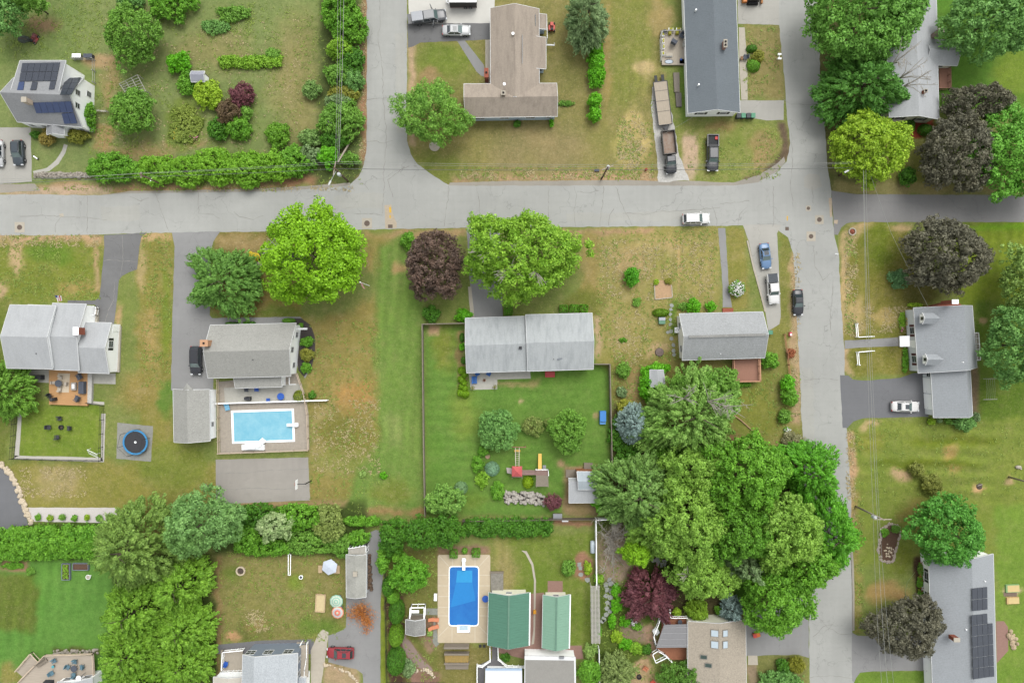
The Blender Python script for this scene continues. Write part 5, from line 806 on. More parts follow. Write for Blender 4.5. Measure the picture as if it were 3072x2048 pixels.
# bare grey tree
rs = random.Random(5); t = thing('bare_tree', 'leafless grey thicket-like tree outside the white garden fence', 'tree', W(1835, 1610)); mb = MB()
for k in range(26):
    a = rs.uniform(0, 6.28); l = rs.uniform(1.5, 4.6); e = Vector((math.cos(a)*l*.8, math.sin(a)*l*1.9, rs.uniform(2, 4.5))); mb.tube([(0, 0, .2), e*.5+Vector((0, 0, 1)), e], [.1, .06, .025], 4)
    for _ in range(26):
        s = e*rs.uniform(.2, 1.)+Vector((rs.uniform(-.3, .3), rs.uniform(-.3, .3), .6)); mb.tube([s, s+Vector((rs.uniform(-.9, .9), rs.uniform(-.9, .9), rs.uniform(-.2, .6)))], [.035, .02], 3)
mb.build('branch', GREYBARK, t, local=True)
SH = [ # name, label, px, py, rx, ry, h, material, leaf, clump
 ('lilac_bush', 'wide green bush touching the top edge left of the vegetable bed', 518, 18, 72, 48, 3, L_OAK, .26, .55), ('lilac_bush', 'green bush at the top edge above the light green tree', 392, 4, 42, 24, 3, L_BLUEG, .26, .5),
 ('vegetable_patch', 'tall leafy vegetables at the upper right of the kidney-shaped bed', 702, 42, 50, 28, 1., L_MID, .22, .35), ('vegetable_patch', 'sprawling leafy vegetables at the lower left of the kidney-shaped bed', 645, 82, 42, 24, .9, L_BLUEG, .22, .35),
 ('forsythia_bush', 'dense bright green round bush left of the tiny lavender shed', 539, 189, 38, 36, 2.4, L_VIV, .24, .5), ('forsythia_bush', 'green bush between the round bright bush and the yellow-green one', 562, 250, 34, 38, 2, L_OAK, .24, .5), ('golden_ninebark', 'yellow-green bush between the tiny shed and the purple bushes', 622, 282, 46, 50, 2.8, L_YEL, .24, .5),
 ('smoke_bush', 'purple bush, upper of the two in the middle of the large garden', 728, 290, 44, 40, 3, L_PLUM, .22, .5), ('smoke_bush', 'brownish purple bush, lower left of the two in the large garden', 690, 335, 42, 42, 2.8, L_BRN, .22, .5), ('lilac_bush', 'green bush left below the purple bushes', 655, 388, 38, 34, 2.2, L_DEEP, .24, .5), ('lilac_bush', 'green bush right below the purple bushes', 718, 386, 40, 38, 2.4, L_OAK, .24, .5), ('lilac_bush', 'green sprig growing out of the purple bush', 740, 340, 22, 24, 2, L_MID, .24, .5),
 ('flower_bed', 'mixed low flowers in the meadow bed left of the purple bushes', 555, 372, 52, 58, .7, LM('meadow_leaves', (128, 156, 74), (160, 178, 100)), .2, .3),
 ('spirea_bush', 'reddish green clipped bush left of the front steps of the white cape', 143, 413, 26, 26, 1.6, LM('reddish_spirea_leaves', (150, 138, 66), (172, 158, 84)), .18, .3), ('spirea_bush', 'oval olive clipped bush right of the front steps of the white cape', 231, 409, 37, 24, 1.7, L_OLV, .18, .3), ('climbing_ivy', 'green climber on the right wall of the white cape', 274, 348, 15, 42, 2.8, L_OAK, .2, .4), ('boxwood', 'green bush by the driveway in front of the white cape', 108, 404, 16, 14, 1.2, L_DEEP, .18, .3),
 ('lilac_bush', 'bushy green shrub at the left end of the roadside thicket', 344, 506, 78, 50, 3.4, L_OAK, .24, .6),
 ('thicket_bush', 'bush second from the left in the roadside thicket', 470, 514, 58, 42, 2.8, LM('thicket_leaves', (112, 170, 48), (142, 196, 72)), .24, .55), ('thicket_bush', 'bush below the wires mid-thicket, left of the sign', 560, 510, 55, 44, 3, MATS['thicket_leaves'], .24, .55), ('thicket_bush', 'tallest bush of the roadside thicket', 650, 500, 62, 50, 3.4, MATS['thicket_leaves'], .24, .6), ('thicket_bush', 'bush of the thicket with yellowish tips', 740, 508, 58, 48, 3, MATS['thicket_leaves'], .24, .6), ('thicket_bush', 'bush of the thicket above the kerb crack', 822, 500, 54, 46, 3.2, MATS['thicket_leaves'], .24, .6), ('thicket_bush', 'dark green bush at the right end of the roadside thicket', 885, 488, 46, 44, 3, L_OAK, .24, .6),
 ('thicket_bush', 'vivid green upright bush beside the corner utility pole', 984, 470, 25, 32, 3, L_VIV, .24, .5), ('thicket_bush', 'small green bush at the road corner right of the utility pole', 1050, 478, 26, 20, 2, L_MID, .24, .45), ('thicket_bush', 'dull green bush left of the corner utility pole', 930, 470, 34, 30, 2.2, L_PINE, .24, .5),
 ('honeysuckle_bush', 'tall lime bush at the top edge of the strip along the north road', 1018, 32, 50, 62, 4.5, L_OAK, .26, .7), ('honeysuckle_bush', 'green bush leaning to the north road just below the topmost one', 1048, 92, 46, 42, 4, L_OAK, .26, .65), ('honeysuckle_bush', 'pale green rounded bush under the wires, third from the top', 1026, 152, 38, 30, 3, L_MAPLE, .26, .5), ('honeysuckle_bush', 'deep green bush beside the pale rounded one', 1056, 190, 34, 40, 3, L_DEEP, .26, .5), ('honeysuckle_bush', 'green bush halfway along the north road strip', 1020, 226, 38, 32, 3, L_MID, .26, .5), ('honeysuckle_bush', 'green bush nearest the kerb halfway along the strip', 1060, 240, 28, 34, 2.8, L_BLUEG, .26, .5), ('honeysuckle_bush', 'straggly yellowish bush with brown leaves in the strip', 1030, 280, 42, 24, 2.2, L_OLV, .24, .45),
 ('honeysuckle_bush', 'blue-green rounded bush above the white blossom', 1014, 312, 34, 28, 3, L_PINE, .24, .5), ('honeysuckle_bush', 'large green bush low in the strip with a white blossom', 1024, 362, 52, 58, 4, L_MID, .26, .65), ('honeysuckle_bush', 'deep green bush above the leaning pole', 1000, 424, 36, 26, 2.6, L_DEEP, .26, .5),
 ('rose_bush', 'loose grey-green shrub on the meadow, uppermost of three', 937, 270, 30, 30, 2, LM('loose_leaves', (108, 152, 86), (142, 178, 116)), .22, .45), ('juniper_bush', 'feathery round green bush on the meadow above the thicket', 834, 408, 40, 39, 2.4, LM('feathery_leaves', (98, 154, 44), (120, 172, 60)), .2, .5), ('rose_bush', 'arching grey-green shrub between feathery bush and strip', 930, 414, 36, 30, 2, MATS['loose_leaves'], .22, .45),
 ('cherry_laurel', 'vivid bush just below the grey-green pine, first in the row', 1787, 150, 24, 28, 3, L_VIV, .26, .5), ('cherry_laurel', 'vivid bush second from the top under the pine', 1788, 188, 27, 28, 3, L_VIV, .26, .5), ('cherry_laurel', 'vivid bush third in the row under the pine', 1790, 232, 28, 36, 3, L_VIV, .26, .5), ('cherry_laurel', 'vivid bush first below the gap in the row', 1784, 306, 23, 26, 2.8, L_VIV, .26, .5), ('cherry_laurel', 'vivid bush lowest in the row', 1784, 344, 23, 26, 2.8, L_VIV, .26, .5),
 ('azalea_bush', 'greyish yellow bush beside the path of the slate roofed house', 2274, 172, 20, 22, 1.4, L_OLV, .18, .35), ('flower_bed', 'little flower row at the right wall of the taupe ranch', 1698, 311, 26, 9, .5, L_MID, .16, .2), ('boxwood', 'dark green tuft below the taupe ranch wall', 1551, 373, 14, 11, 1, L_DEEP, .2, .3), ('boxwood', 'tiny green bush at the lower right corner of the taupe ranch', 1654, 370, 7, 14, 1, L_VIV, .2, .25),
 ('holly_bush', 'dark green bush below the yellow-green linden', 2720, 530, 24, 30, 2.6, L_DEEP, .22, .45), ('hydrangea_bush', 'blue-green low shrub left of the largest bronze maple', 2696, 838, 32, 32, 1.5, LM('hydrangea_leaves', (96, 146, 96), (124, 170, 120)), .22, .4),
 ('garden_bush', 'golden tuft at the lower left corner of the garage wing', 2793, 1264, 12, 11, .9, L_YEL, .18, .3), ('garden_bush', 'small round bush under the middle of the garage wing wall', 2843, 1262, 13, 11, 1, L_MID, .18, .3), ('garden_bush', 'large blue-green bush at the lower right corner of the garage wing', 2892, 1268, 32, 27, 2, L_BLUEG, .22, .45), ('garden_bush', 'small bush at the far right of the garage wing bushes', 2926, 1252, 12, 16, 1.2, L_PINE, .18, .3), ('garden_bush', 'grey tuft between the two small bushes of the garage wing', 2818, 1260, 10, 9, .8, L_PINE, .18, .3),
 ('lilac_bush', 'sparse olive shrub, upper left of two above the dense green tree', 2750, 1408, 22, 26, 2, LM('sparse_olive_leaves', (124, 138, 72), (150, 158, 92)), .2, .4), ('lilac_bush', 'sparse olive shrub touching the top of the dense green tree', 2795, 1452, 32, 34, 2.4, MATS['sparse_olive_leaves'], .2, .45),
 ('golden_privet', 'bright yellow flowering bush between the dark spruce and lime maple', 756, 773, 24, 19, 1.4, L_GOLD, .18, .35), ('lilac_bush', 'green bush on the left of the reddish bronze maple', 1224, 722, 24, 26, 2.4, L_OAK, .24, .5),
 ('arborvitae_shrub', 'lone round green bush on the dry lawn right of the big maple', 1895, 829, 25, 30, 2.4, LM('arborvitae_leaves', (78, 158, 36), (104, 184, 54)), .2, .4), ('garden_bush', 'small low green plant below the lone round bush', 1910, 906, 14, 15, .7, L_MID, .2, .3), ('garden_bush', 'tiny green plant on the dry lawn above the stump', 1868, 1020, 12, 8, .4, L_OAK, .2, .2), ('garden_bush', 'yellow tuft at the upper left corner of the bark bed', 1969, 846, 9, 9, .6, L_YEL, .14, .22), ('garden_bush', 'yellow-green tuft at the upper right corner of the bark bed', 2006, 843, 12, 11, .7, L_OLV, .14, .25),
 ('spirea_bush', 'round bright bush left of the front door path of the small ranch', 2080, 918, 25, 22, 1.6, L_VIV, .2, .3), ('spirea_bush', 'smaller round bright bush nearest the path of the small ranch', 2132, 920, 17, 17, 1.4, L_VIV, .2, .3), ('spirea_bush', 'ragged green bush at the upper left corner of the small ranch', 2048, 920, 14, 12, 1., L_MID, .2, .3),
 ('garden_bush', 'bright green bush at the right wall of the small ranch near the deck', 2310, 1081, 27, 28, 2, L_OAK, .22, .4), ('roadside_bush', 'vivid green upper half of the bush pair at the end of the rail fence', 2362, 1150, 22, 28, 2.6, L_VIV, .24, .45), ('roadside_bush', 'vivid green lower half of the bush pair at the end of the rail fence', 2368, 1190, 27, 30, 2.6, L_OAK, .24, .45), ('roadside_bush', 'thin grey-green bush above the white flowers by the road', 2352, 1250, 20, 24, 1.6, L_MID, .22, .4), ('barberry_bush', 'small rusty red bush beside the rail fence', 2372, 1059, 14, 14, 1.1, L_RED, .18, .3), ('roadside_bush', 'grey bushy weeds above the wood beside the road', 2378, 1318, 34, 26, 1.4, LM('grey_weed_leaves', (142, 146, 104), (166, 164, 128)), .2, .4),
 ('azalea_bush', 'uppermost of the three bushes at the white gable end, green', 921, 1025, 20, 17, 1.3, L_OAK, .18, .3), ('azalea_bush', 'middle bush at the white gable end, with pinkish right side', 921, 1064, 22, 21, 1.4, L_OLV, .18, .3), ('azalea_bush', 'lowest of the three bushes at the white gable end', 919, 1103, 18, 17, 1.2, L_OAK, .18, .3), ('azalea_bush', 'small bush outside the corner of the pool fence', 937, 1184, 12, 12, 1, L_DEEP, .18, .3), ('azalea_bush', 'tiny bush beside the entry canopy of the white gable', 903, 975, 8, 8, .7, L_OAK, .16, .2),
 ('juniper_bush', 'dark round bush left of the yard fence corner by the drive', 1295, 943, 27, 26, 2, L_DEEP, .22, .4), ('spirea_bush', 'bright round bush at the upper left corner of the long pale house', 1392, 945, 27, 22, 1.8, L_VIV, .22, .35), ('garden_bush', 'bright small bush on the left wall of the long pale house', 1386, 1040, 10, 12, 1, L_VIV, .18, .25),
 ('hydrangea_bush', 'green bush with dull pink heads between the two round trees', 1601, 1278, 33, 34, 1.8, LM('hydrangea_heads', (118, 152, 78), (164, 172, 120)), .2, .35), ('hydrangea_bush', 'small dull pink bush touching the right round tree', 1645, 1268, 12, 16, 1.4, MATS['hydrangea_heads'], .2, .3),
 ('garden_bush', 'green bush directly under the left round tree', 1450, 1352, 18, 18, 1.2, L_OAK, .2, .35), ('garden_bush', 'green bush left of the pale blue round spruce', 1432, 1390, 20, 26, 1.2, L_OAK, .2, .35), ('garden_bush', 'green bush below left of the pale blue round spruce', 1446, 1438, 22, 26, 1.2, L_MAPLE, .2, .35), ('garden_bush', 'green bush at the left end of the rock pile', 1493, 1472, 24, 30, 1.2, L_OAK, .2, .35),
 ('garden_bush', 'green and blue-green bush pair outside the fence, left of the hidden shed', 1870, 1110, 22, 26, 1.8, L_MID, .22, .4), ('garden_bush', 'grey-green low bush outside the fence above the yellowish bush', 1865, 1175, 18, 18, 1.2, L_PINE, .2, .35), ('azalea_bush', 'yellowish green round bush above the blue spruce', 1878, 1220, 28, 24, 1.8, LM('yellowish_azalea', (146, 158, 60), (172, 178, 84)), .18, .35), ('forsythia_bush', 'vivid bush left of the hidden shed in front of the wood', 1940, 1150, 24, 60, 2.4, L_VIV, .24, .45), ('forsythia_bush', 'vivid bush above the hidden shed', 1975, 1106, 36, 18, 2, L_VIV, .24, .45),
 ('woodland_bush', 'dark undergrowth bush along the fence above the pine', 1850, 1300, 22, 50, 1.8, L_DEEP, .24, .45), ('woodland_bush', 'green undergrowth bush between spruce and pine', 1880, 1362, 36, 28, 1.6, L_DEEP, .24, .45), ('woodland_bush', 'green undergrowth between the feathery tree and pine', 2000, 1360, 50, 28, 3, L_OAK, .26, .5), ('woodland_bush', 'green undergrowth left of the pine beside the playhouse shed', 1800, 1500, 22, 34, 2.5, L_VIV, .24, .45),
 ('garden_bush', 'small round vivid bush beside the planter of the tan skylight house', 2155, 1830, 13, 16, 1.4, L_OAK, .18, .3), ('golden_privet', 'golden bush at the top corner of the cedar deck', 2030, 1834, 14, 14, 1.3, L_YEL, .18, .3), ('yew_bush', 'large round feathery bush at the upper left corner of the tan skylight house', 2090, 1828, 37, 37, 3, LM('yew_leaves', (120, 162, 48), (144, 184, 66)), .2, .4),
 ('yew_bush', 'olive rounded bush at the road corner near the bottom right driveway', 2386, 1990, 30, 26, 2.2, LM('olive_yew', (126, 134, 46), (150, 154, 64)), .18, .4), ('garden_bush', 'blue-green bush at the bottom edge left of the right road', 2340, 2036, 66, 30, 2.4, L_BLUEG, .24, .45), ('garden_bush', 'green bush behind the olive rounded bush', 2348, 1994, 20, 22, 1.8, L_DEEP, .2, .4),
 ('garden_bush', 'green bush beside the curved stepping stone plot in the pool garden', 1706, 1702, 24, 26, 1.8, L_MID, .2, .35), ('garden_bush', 'vivid bush beside the white fence above the trellis', 1762, 1704, 13, 24, 1.2, L_YEL, .2, .35),
 ('perennial_clump', 'vivid border plants right of the winding stone path, topmost', 1848, 1770, 16, 22, 1., L_VIV, .2, .3), ('perennial_clump', 'vivid border plants beside the plum tree trunk', 1850, 1812, 20, 26, 1., L_VIV, .2, .3), ('perennial_clump', 'bright rounded plant below the plum tree, largest there', 1876, 1860, 18, 19, 1.1, L_VIV, .18, .3), ('perennial_clump', 'green plant left of the bright rounded plant under the plum', 1836, 1862, 13, 24, 1, L_VIV, .2, .3), ('perennial_clump', 'green plant right of the bright rounded plant under the plum', 1910, 1878, 16, 12, .9, L_OAK, .2, .3),
 ('perennial_clump', 'yellow-green start of the crescent border, leftmost', 1850, 1908, 20, 20, .9, L_YEL, .18, .3), ('perennial_clump', 'yellow-green crescent border second clump', 1876, 1930, 22, 18, .9, L_VIV, .18, .3), ('perennial_clump', 'crescent border third clump', 1908, 1944, 22, 20, .9, L_MAPLE, .18, .3), ('perennial_clump', 'dark green right end of the crescent border', 1940, 1946, 16, 18, 1, L_DEEP, .18, .3),
 ('juniper_bush', 'grey-green juniper beside the third pointed conifer at the bottom fence', 1226, 2004, 20, 30, 1.6, L_PINE, .2, .35), ('garden_bush', 'tall dark green bush row left of the magnolia', 1153, 1672, 22, 44, 4, L_OAK, .24, .45), ('garden_bush', 'variegated small bush between pool cabana and stone path', 1289, 1897, 11, 10, .7, L_PALE, .16, .25), ('woodland_bush', 'green bushes at the head of the dark driveway', 1075, 1612, 30, 24, 2, L_OAK, .24, .45), ('woodland_bush', 'low green growth along the lawn bottom right of the grey brush', 1090, 1562, 50, 16, 1.6, L_OAK, .24, .4),
 ('woodland_bush', 'deep green bushes just right below the basketball court', 780, 1545, 50, 34, 3, L_DEEP, .26, .5), ('woodland_bush', 'green bushes above the whitish tree', 905, 1548, 60, 38, 3.4, L_OAK, .26, .55), ('woodland_bush', 'greyish brushy tree at the right end of the bottom hedgerow', 990, 1568, 38, 52, 4, LM('brushy_leaves', (126, 152, 86), (154, 172, 110)), .24, .5), ('woodland_bush', 'green growth under the whitish tree', 800, 1640, 66, 26, 2.4, L_OAK, .26, .5), ('woodland_bush', 'green growth above the white umbrella', 925, 1625, 62, 34, 2.6, L_MID, .26, .5), ('woodland_bush', 'green growth left of the shed end', 1020, 1635, 34, 30, 2.4, L_MID, .26, .5), ('woodland_bush', 'green growth beside the bluish tree at the court corner', 740, 1610, 34, 44, 3.2, L_OAK, .26, .5),
 ('rose_bush', 'loose leaf heap in the pebbled island bed, left', 2655, 1596, 13, 14, .6, L_OAK, .16, .25), ('rose_bush', 'loose leaf heap in the pebbled island bed, right', 2686, 1586, 14, 14, .7, L_MID, .16, .25), ('garden_bush', 'low border plant at the solar ranch wall, upper', 2764, 1708, 13, 22, .8, L_MID, .18, .25), ('garden_bush', 'low border plant at the solar ranch wall, middle', 2762, 1742, 13, 20, .8, L_OAK, .18, .25), ('garden_bush', 'low border plant at the solar ranch wall next to the stoop', 2762, 1782, 12, 14, .8, L_OAK, .18, .25), ('garden_bush', 'tiny reddish border row left of the dormered cape, upper', 2706, 960, 11, 26, .6, L_MAPLE, .16, .25), ('garden_bush', 'tiny border row left of the dormered cape, lower', 2716, 1080, 11, 36, .6, L_OAK, .16, .25), ('garden_bush', 'three rounded yellow-green tufts at the top wall of the dormered cape', 2745, 915, 24, 7, .6, L_YEL, .16, .2),
 ('garden_bush', 'leafy plants at the left edge of the small dug bed bottom left', 92, 1712, 14, 12, .7, L_MID, .18, .25), ('flower_bed', 'leafy rows in the small dug bed bottom left', 40, 1696, 34, 12, .4, L_OAK, .16, .2), ('garden_bush', 'low grey plant on the tan lawn, left of two', 1088, 1421, 12, 11, .5, L_PALE, .18, .22), ('garden_bush', 'low green plant on the tan lawn, right of two', 1150, 1425, 13, 12, .5, L_VIV, .18, .22), ('fern_clump', 'green ferns under the brown railing deck', 2228, 1153, 28, 9, .6, L_OAK, .18, .25), ('garden_bush', 'bush in front of the stair of the white membrane pavilion', 1517, 1970, 16, 14, .9, L_DEEP, .18, .25), ('garden_bush', 'pale bush at the trellis foot beside the flat grey roof', 1772, 1950, 24, 26, 1.2, L_PALE, .2, .35), ('climbing_rose', 'pink flecked climber at the top of the garden trellis', 1796, 1735, 16, 16, 1.8, L_MAPLE, .18, .3), ('climbing_rose', 'green climber halfway down the garden trellis', 1794, 1888, 11, 18, 2.6, L_OAK, .18, .3),
]
for (n_, lb, px, py, a, b, h, m_, lf, cl) in SH:
    if n_ in ('thicket_bush', 'honeysuckle_bush', 'woodland_bush'): a *= 1.22; b *= 1.12; cl *= .85
    shrub(n_, lb, px, py, a, b, h, m_, lf, clumpy=cl)
# tightly clipped bushes
CL = [('boxwood', 'dark clipped bush above the chair on the slate roofed house path', 2256, 145, 17, 12, 1.2, L_DEEP), ('boxwood', 'dark clipped bush below the chair on the slate roofed house path', 2262, 195, 21, 21, 1.4, L_OAK), ('yew_cone', 'dark clipped oval yew at the gable of the cream house, left', 2727, 378, 20, 25, 2, L_DEEP), ('yew_cone', 'dark clipped oval yew at the gable of the cream house, right', 2778, 388, 21, 18, 1.8, L_DEEP),
 ('clipped_hedge_bush', 'olive clipped oval bush above the green utility box', 1983, 938, 26, 14, 1.3, LM('clipped_olive', (92, 136, 26), (112, 156, 40))), ('clipped_hedge_bush', 'flat clipped dark bush in the top bed of the mottled roof house, left', 695, 970, 22, 6, 1, L_DEEP), ('clipped_hedge_bush', 'flat clipped dark bush in the top bed of the mottled roof house, middle', 746, 968, 20, 6, 1, L_DEEP), ('clipped_hedge_bush', 'flat clipped green bush at the top right bed of the mottled roof house', 865, 961, 21, 8, 1, L_OAK),
 ('clipped_ball', 'olive round bush at the pool fence corner post', 897, 1189, 20, 19, 1.5, LM('olive_ball', (122, 142, 52), (146, 162, 66))), ('blue_globe_spruce', 'pale blue-green round dwarf spruce in the fenced yard', 1476, 1407, 23, 23, 1.5, LM('pale_blue_needles', (122, 168, 136), (146, 190, 158))), ('ornamental_grass', 'faint grey-green grass tuft in the fenced yard lawn', 1383, 1464, 21, 21, .8, LM('grass_tuft', (116, 158, 108), (134, 172, 124))), ('clipped_ball', 'yellow-green tear-shaped dwarf conifer between playset and rock pile', 1584, 1447, 17, 20, 1.4, LM('golden_needles', (126, 168, 24), (150, 186, 40))),
 ('clipped_cube', 'clipped cube at the lower left wall of the long pale house', 1386, 1012, 8, 14, 1.2, L_DEEP), ('clipped_cube', 'second clipped cube at the left wall of the long pale house', 1390, 1081, 8, 11, 1.1, L_DEEP),
 ('arborvitae', 'leaning dark green column conifer, first under the magnolia', 1164, 1762, 20, 30, 3, L_DEEP), ('arborvitae', 'leaning column conifer, second under the magnolia', 1178, 1792, 20, 20, 3, L_OAK), ('arborvitae', 'dark column conifer left of the white pergola shed', 1188, 1838, 24, 36, 4.5, L_DEEP), ('arborvitae', 'yellowish column conifer, lower left of the pool cabana', 1187, 1908, 23, 34, 4.2, LM('yellowish_column', (100, 150, 44), (124, 170, 56))), ('arborvitae', 'dark column conifer nearest the bottom fence corner', 1187, 1986, 29, 42, 4.5, L_DEEP), ('arborvitae', 'rounded column conifer at the very top of the conifer row', 1172, 1652, 17, 20, 4.5, L_DEEP), ('arborvitae', 'rounded column conifer right of the topmost one', 1190, 1666, 16, 20, 4.5, L_OAK),
 ('clipped_ball', 'small round clipped bush behind the diving board', 1394, 1652, 9, 10, .9, L_OAK), ('hosta', 'pale hosta by the flat roof steps', 1500, 2026, 8, 6, .5, L_PALE)]
for (n_, lb, px, py, a, b, h, m_) in CL: shrub(n_, lb, px, py, a, b, h, m_, .14, cover=1.0)
for px, py, a, b, lb in ((1691, 926, 13, 12, 'left of three clipped square bushes on the top wall of the long pale house'), (1722, 925, 14, 12, 'middle of three clipped square bushes on the top wall'), (1751, 925, 13, 12, 'right of three clipped square bushes on the top wall'), (1525, 930, 13, 16, 'single clipped square bush beside the hidden driveway'), (1361, 1660, 12, 13, 'clipped cube left of the diving board'), (1428, 1657, 13, 13, 'clipped cube right of the diving board')):
    shrub('clipped_cube', lb, px, py, a, b, 1.3, LM('clipped_cube_leaves', (84, 148, 34), (104, 168, 48)), .14, power=.38, cover=1., lobes=.03)
k = 0
for px, py, r_ in ((1386, 1112, 13), (1393, 1124, 10), (1384, 1138, 12), (1392, 1148, 10), (1384, 1160, 10), (1394, 1165, 10), (1382, 1178, 12), (1395, 1182, 13)):
    shrub('cloud_pruned_ball', None, px, py, r_, r_, 1.3, LM('cloud_pruned_leaves', (112, 160, 28), (134, 180, 40)), .13, group='cloud pruned balls left of the patio', stem=False, cover=1.)['label'] = 'yellow-green ball, number %s from the top of the pruned row left of the patio' % ('one two three four five six seven eight'.split()[k]); k += 1
for k, px in enumerate((115, 151, 188, 224, 261, 298, 335)): shrub('young_shrub', '%s from the left of the small green shrubs in the white gravel strip' % 'first second third fourth fifth sixth seventh'.split()[k], px, 1551+(k % 2)*2, 9+k % 3, 10, .8, [L_OAK, L_YEL, L_MID][k % 3], .16, group='young shrubs in the gravel strip', clumpy=.22, stem=False)
hedge('hedge', 'dark green straight hedge below the fenced yard', [(1392, 1578), (1655, 1577)], 56, 2.2, L_DEEP, rc=.5); hedge('hedge', 'wild green hedgerow along the bottom of the white gravel strip', [(-60, 1640), (60, 1625), (180, 1620), (330, 1620)], 100, 2.2, L_OAK, rc=.6)
hedge('bean_row', 'long row of bright beans in the large garden', [(664, 188), (760, 190), (846, 188)], 36, 1.2, L_MAPLE, .22, .35, cat='vegetable row'); hedge('bean_row', 'darker leafy clump at the right end of the bean row', [(806, 166), (840, 172)], 36, 1.3, L_MID, .22, .35, cat='vegetable row')
# flowering shrub, white blossoms, the dead orange bush
t = shrub('viburnum', 'white flowering bush beside the small ranch path', 2210, 866, 25, 26, 1.8, L_MID, .2, clumpy=.3, stem=False)
def blossoms(t, px, py, a, b, h, n, m, s=.22, seed=1, name='blossom'):
    rs = np.random.RandomState(seed); r = np.sqrt(rs.rand(n)); th = rs.rand(n)*6.28; f = 1/S; c = W(px, py, h*.4)-OFF[t]; P = np.stack([c.x+r*np.cos(th)*a*f, c.y+r*np.sin(th)*b*f, h*np.sqrt(np.maximum(.05, 1-r*r*.8))+.08], 1)
    nr = unit(rs.normal(size=(n, 3))*.4+np.array([0, 0, 1.])); A = unit(np.cross(nr, unit(rs.normal(size=(n, 3))))); B = np.cross(nr, A); o = bpy.data.objects.new(name, quads_mesh(name, P, A*s/2, B*s/2, m)); C.objects.link(o); o.parent = t; return o
FW = mat('white_petals', (240, 240, 236), .7, .05); FP = mat('pink_petals', (216, 150, 160), .7, .15); FR = mat('red_petals', (190, 90, 70), .7, .15); FY = mat('yellow_petals', (230, 200, 60), .7, .15)
blossoms(t, 2210, 866, 23, 25, 1.8, 150, FW, .24)
t = shrub('daisy_clump', 'white flowers by the road below the grey-green bush', 2362, 1290, 11, 11, .5, L_MID, .16, stem=False); blossoms(t, 2362, 1290, 11, 10, .5, 30, FW, .2)
t = thing('dead_shrub', 'dead orange-brown bush spread over the dark driveway below the shed', 'shrub', W(1085, 1840)); rs = random.Random(4); mb = MB(); tips = []
for k in range(26):
    a = rs.uniform(0, 6.28); l = rs.uniform(1.3, 2.7); e = Vector((math.cos(a)*l, math.sin(a)*l, rs.uniform(.3, 1.6))); mb.tube([(0, 0, .1), e*.5+Vector((0, 0, .5)), e], [.06, .04, .015], 4)
    for _ in range(4): s = e*rs.uniform(.3, .95); q = s+Vector((rs.uniform(-.7, .7), rs.uniform(-.7, .7), rs.uniform(0, .5))); mb.tube([s+Vector((0, 0, .2)), q], [.03, .012], 3); tips.append(q)
mb.build('branch', mat('orange_twigs', (190, 122, 66), .9, .2), t, local=True); tp = np.array([tuple(q) for q in tips]); rs2 = np.random.RandomState(2); P = tp[rs2.randint(0, len(tp), 1500)]+rs2.normal(size=(1500, 3))*.28; P[:, 2] = np.abs(P[:, 2])
nr = unit(rs2.normal(size=(1500, 3))+np.array([0, 0, .8])); A = unit(np.cross(nr, unit(rs2.normal(size=(1500, 3))))); B = np.cross(nr, A); o = bpy.data.objects.new('dead_needles', quads_mesh('dead_needles', P, A*.13, B*.05, L_ORG)); C.objects.link(o); o.parent = t
# ---------------------------------------------------------------- vehicles (built along +x, front at +x)
HEADL = mat('headlight_glass', (222, 226, 228), .2, .05); TAILL = mat('tail_light_red', (170, 50, 48), .3, .05); CGL = mat('car_window_glass', (58, 68, 74), .08, .15, 1.5, spec=.8); WSC = mat('windscreen_glass', (104, 124, 122), .08, .15, 1., spec=.8)
def paint(name, c, spec=.5): return mat(name, c, .28, .03, .8, spec=spec)
def wheels(t, xs_, y, r=.34, w_=.22):
    for x in xs_:
        for s in (-1, 1):
            o = MB().tube([(x, s*(y-w_), r), (x, s*y, r)], r, 16).build('wheel', TYRE, t, local=True); MB().tube([(x, s*(y-.02), r), (x, s*(y+.015), r)], r*.6, 12).build('rim', CHROME, o, local=True)
def loft(mb, st, n=10):
    """stations (x, half width, z bottom, z shoulder, z top centre)"""
    m = len(mb.v)
    for x, hw, zb, zs, zt in st:
        for y, z in ((-hw*.94, zb), (-hw, zb+.22), (-hw, zs-.08), (-hw*.93, zs+.02), (-hw*.5, zt), (hw*.5, zt), (hw*.93, zs+.02), (hw, zs-.08), (hw, zb+.22), (hw*.94, zb)): mb.v.append((x, y, z))
    for i in range(len(st)-1):
        for k in range(n): mb.f.append((m+i*n+(k+1) % n, m+i*n+k, m+(i+1)*n+k, m+(i+1)*n+(k+1) % n))
    mb.f.append(tuple(m+k for k in range(n))); mb.f.append(tuple(m+(len(st)-1)*n+k for k in reversed(range(n))))
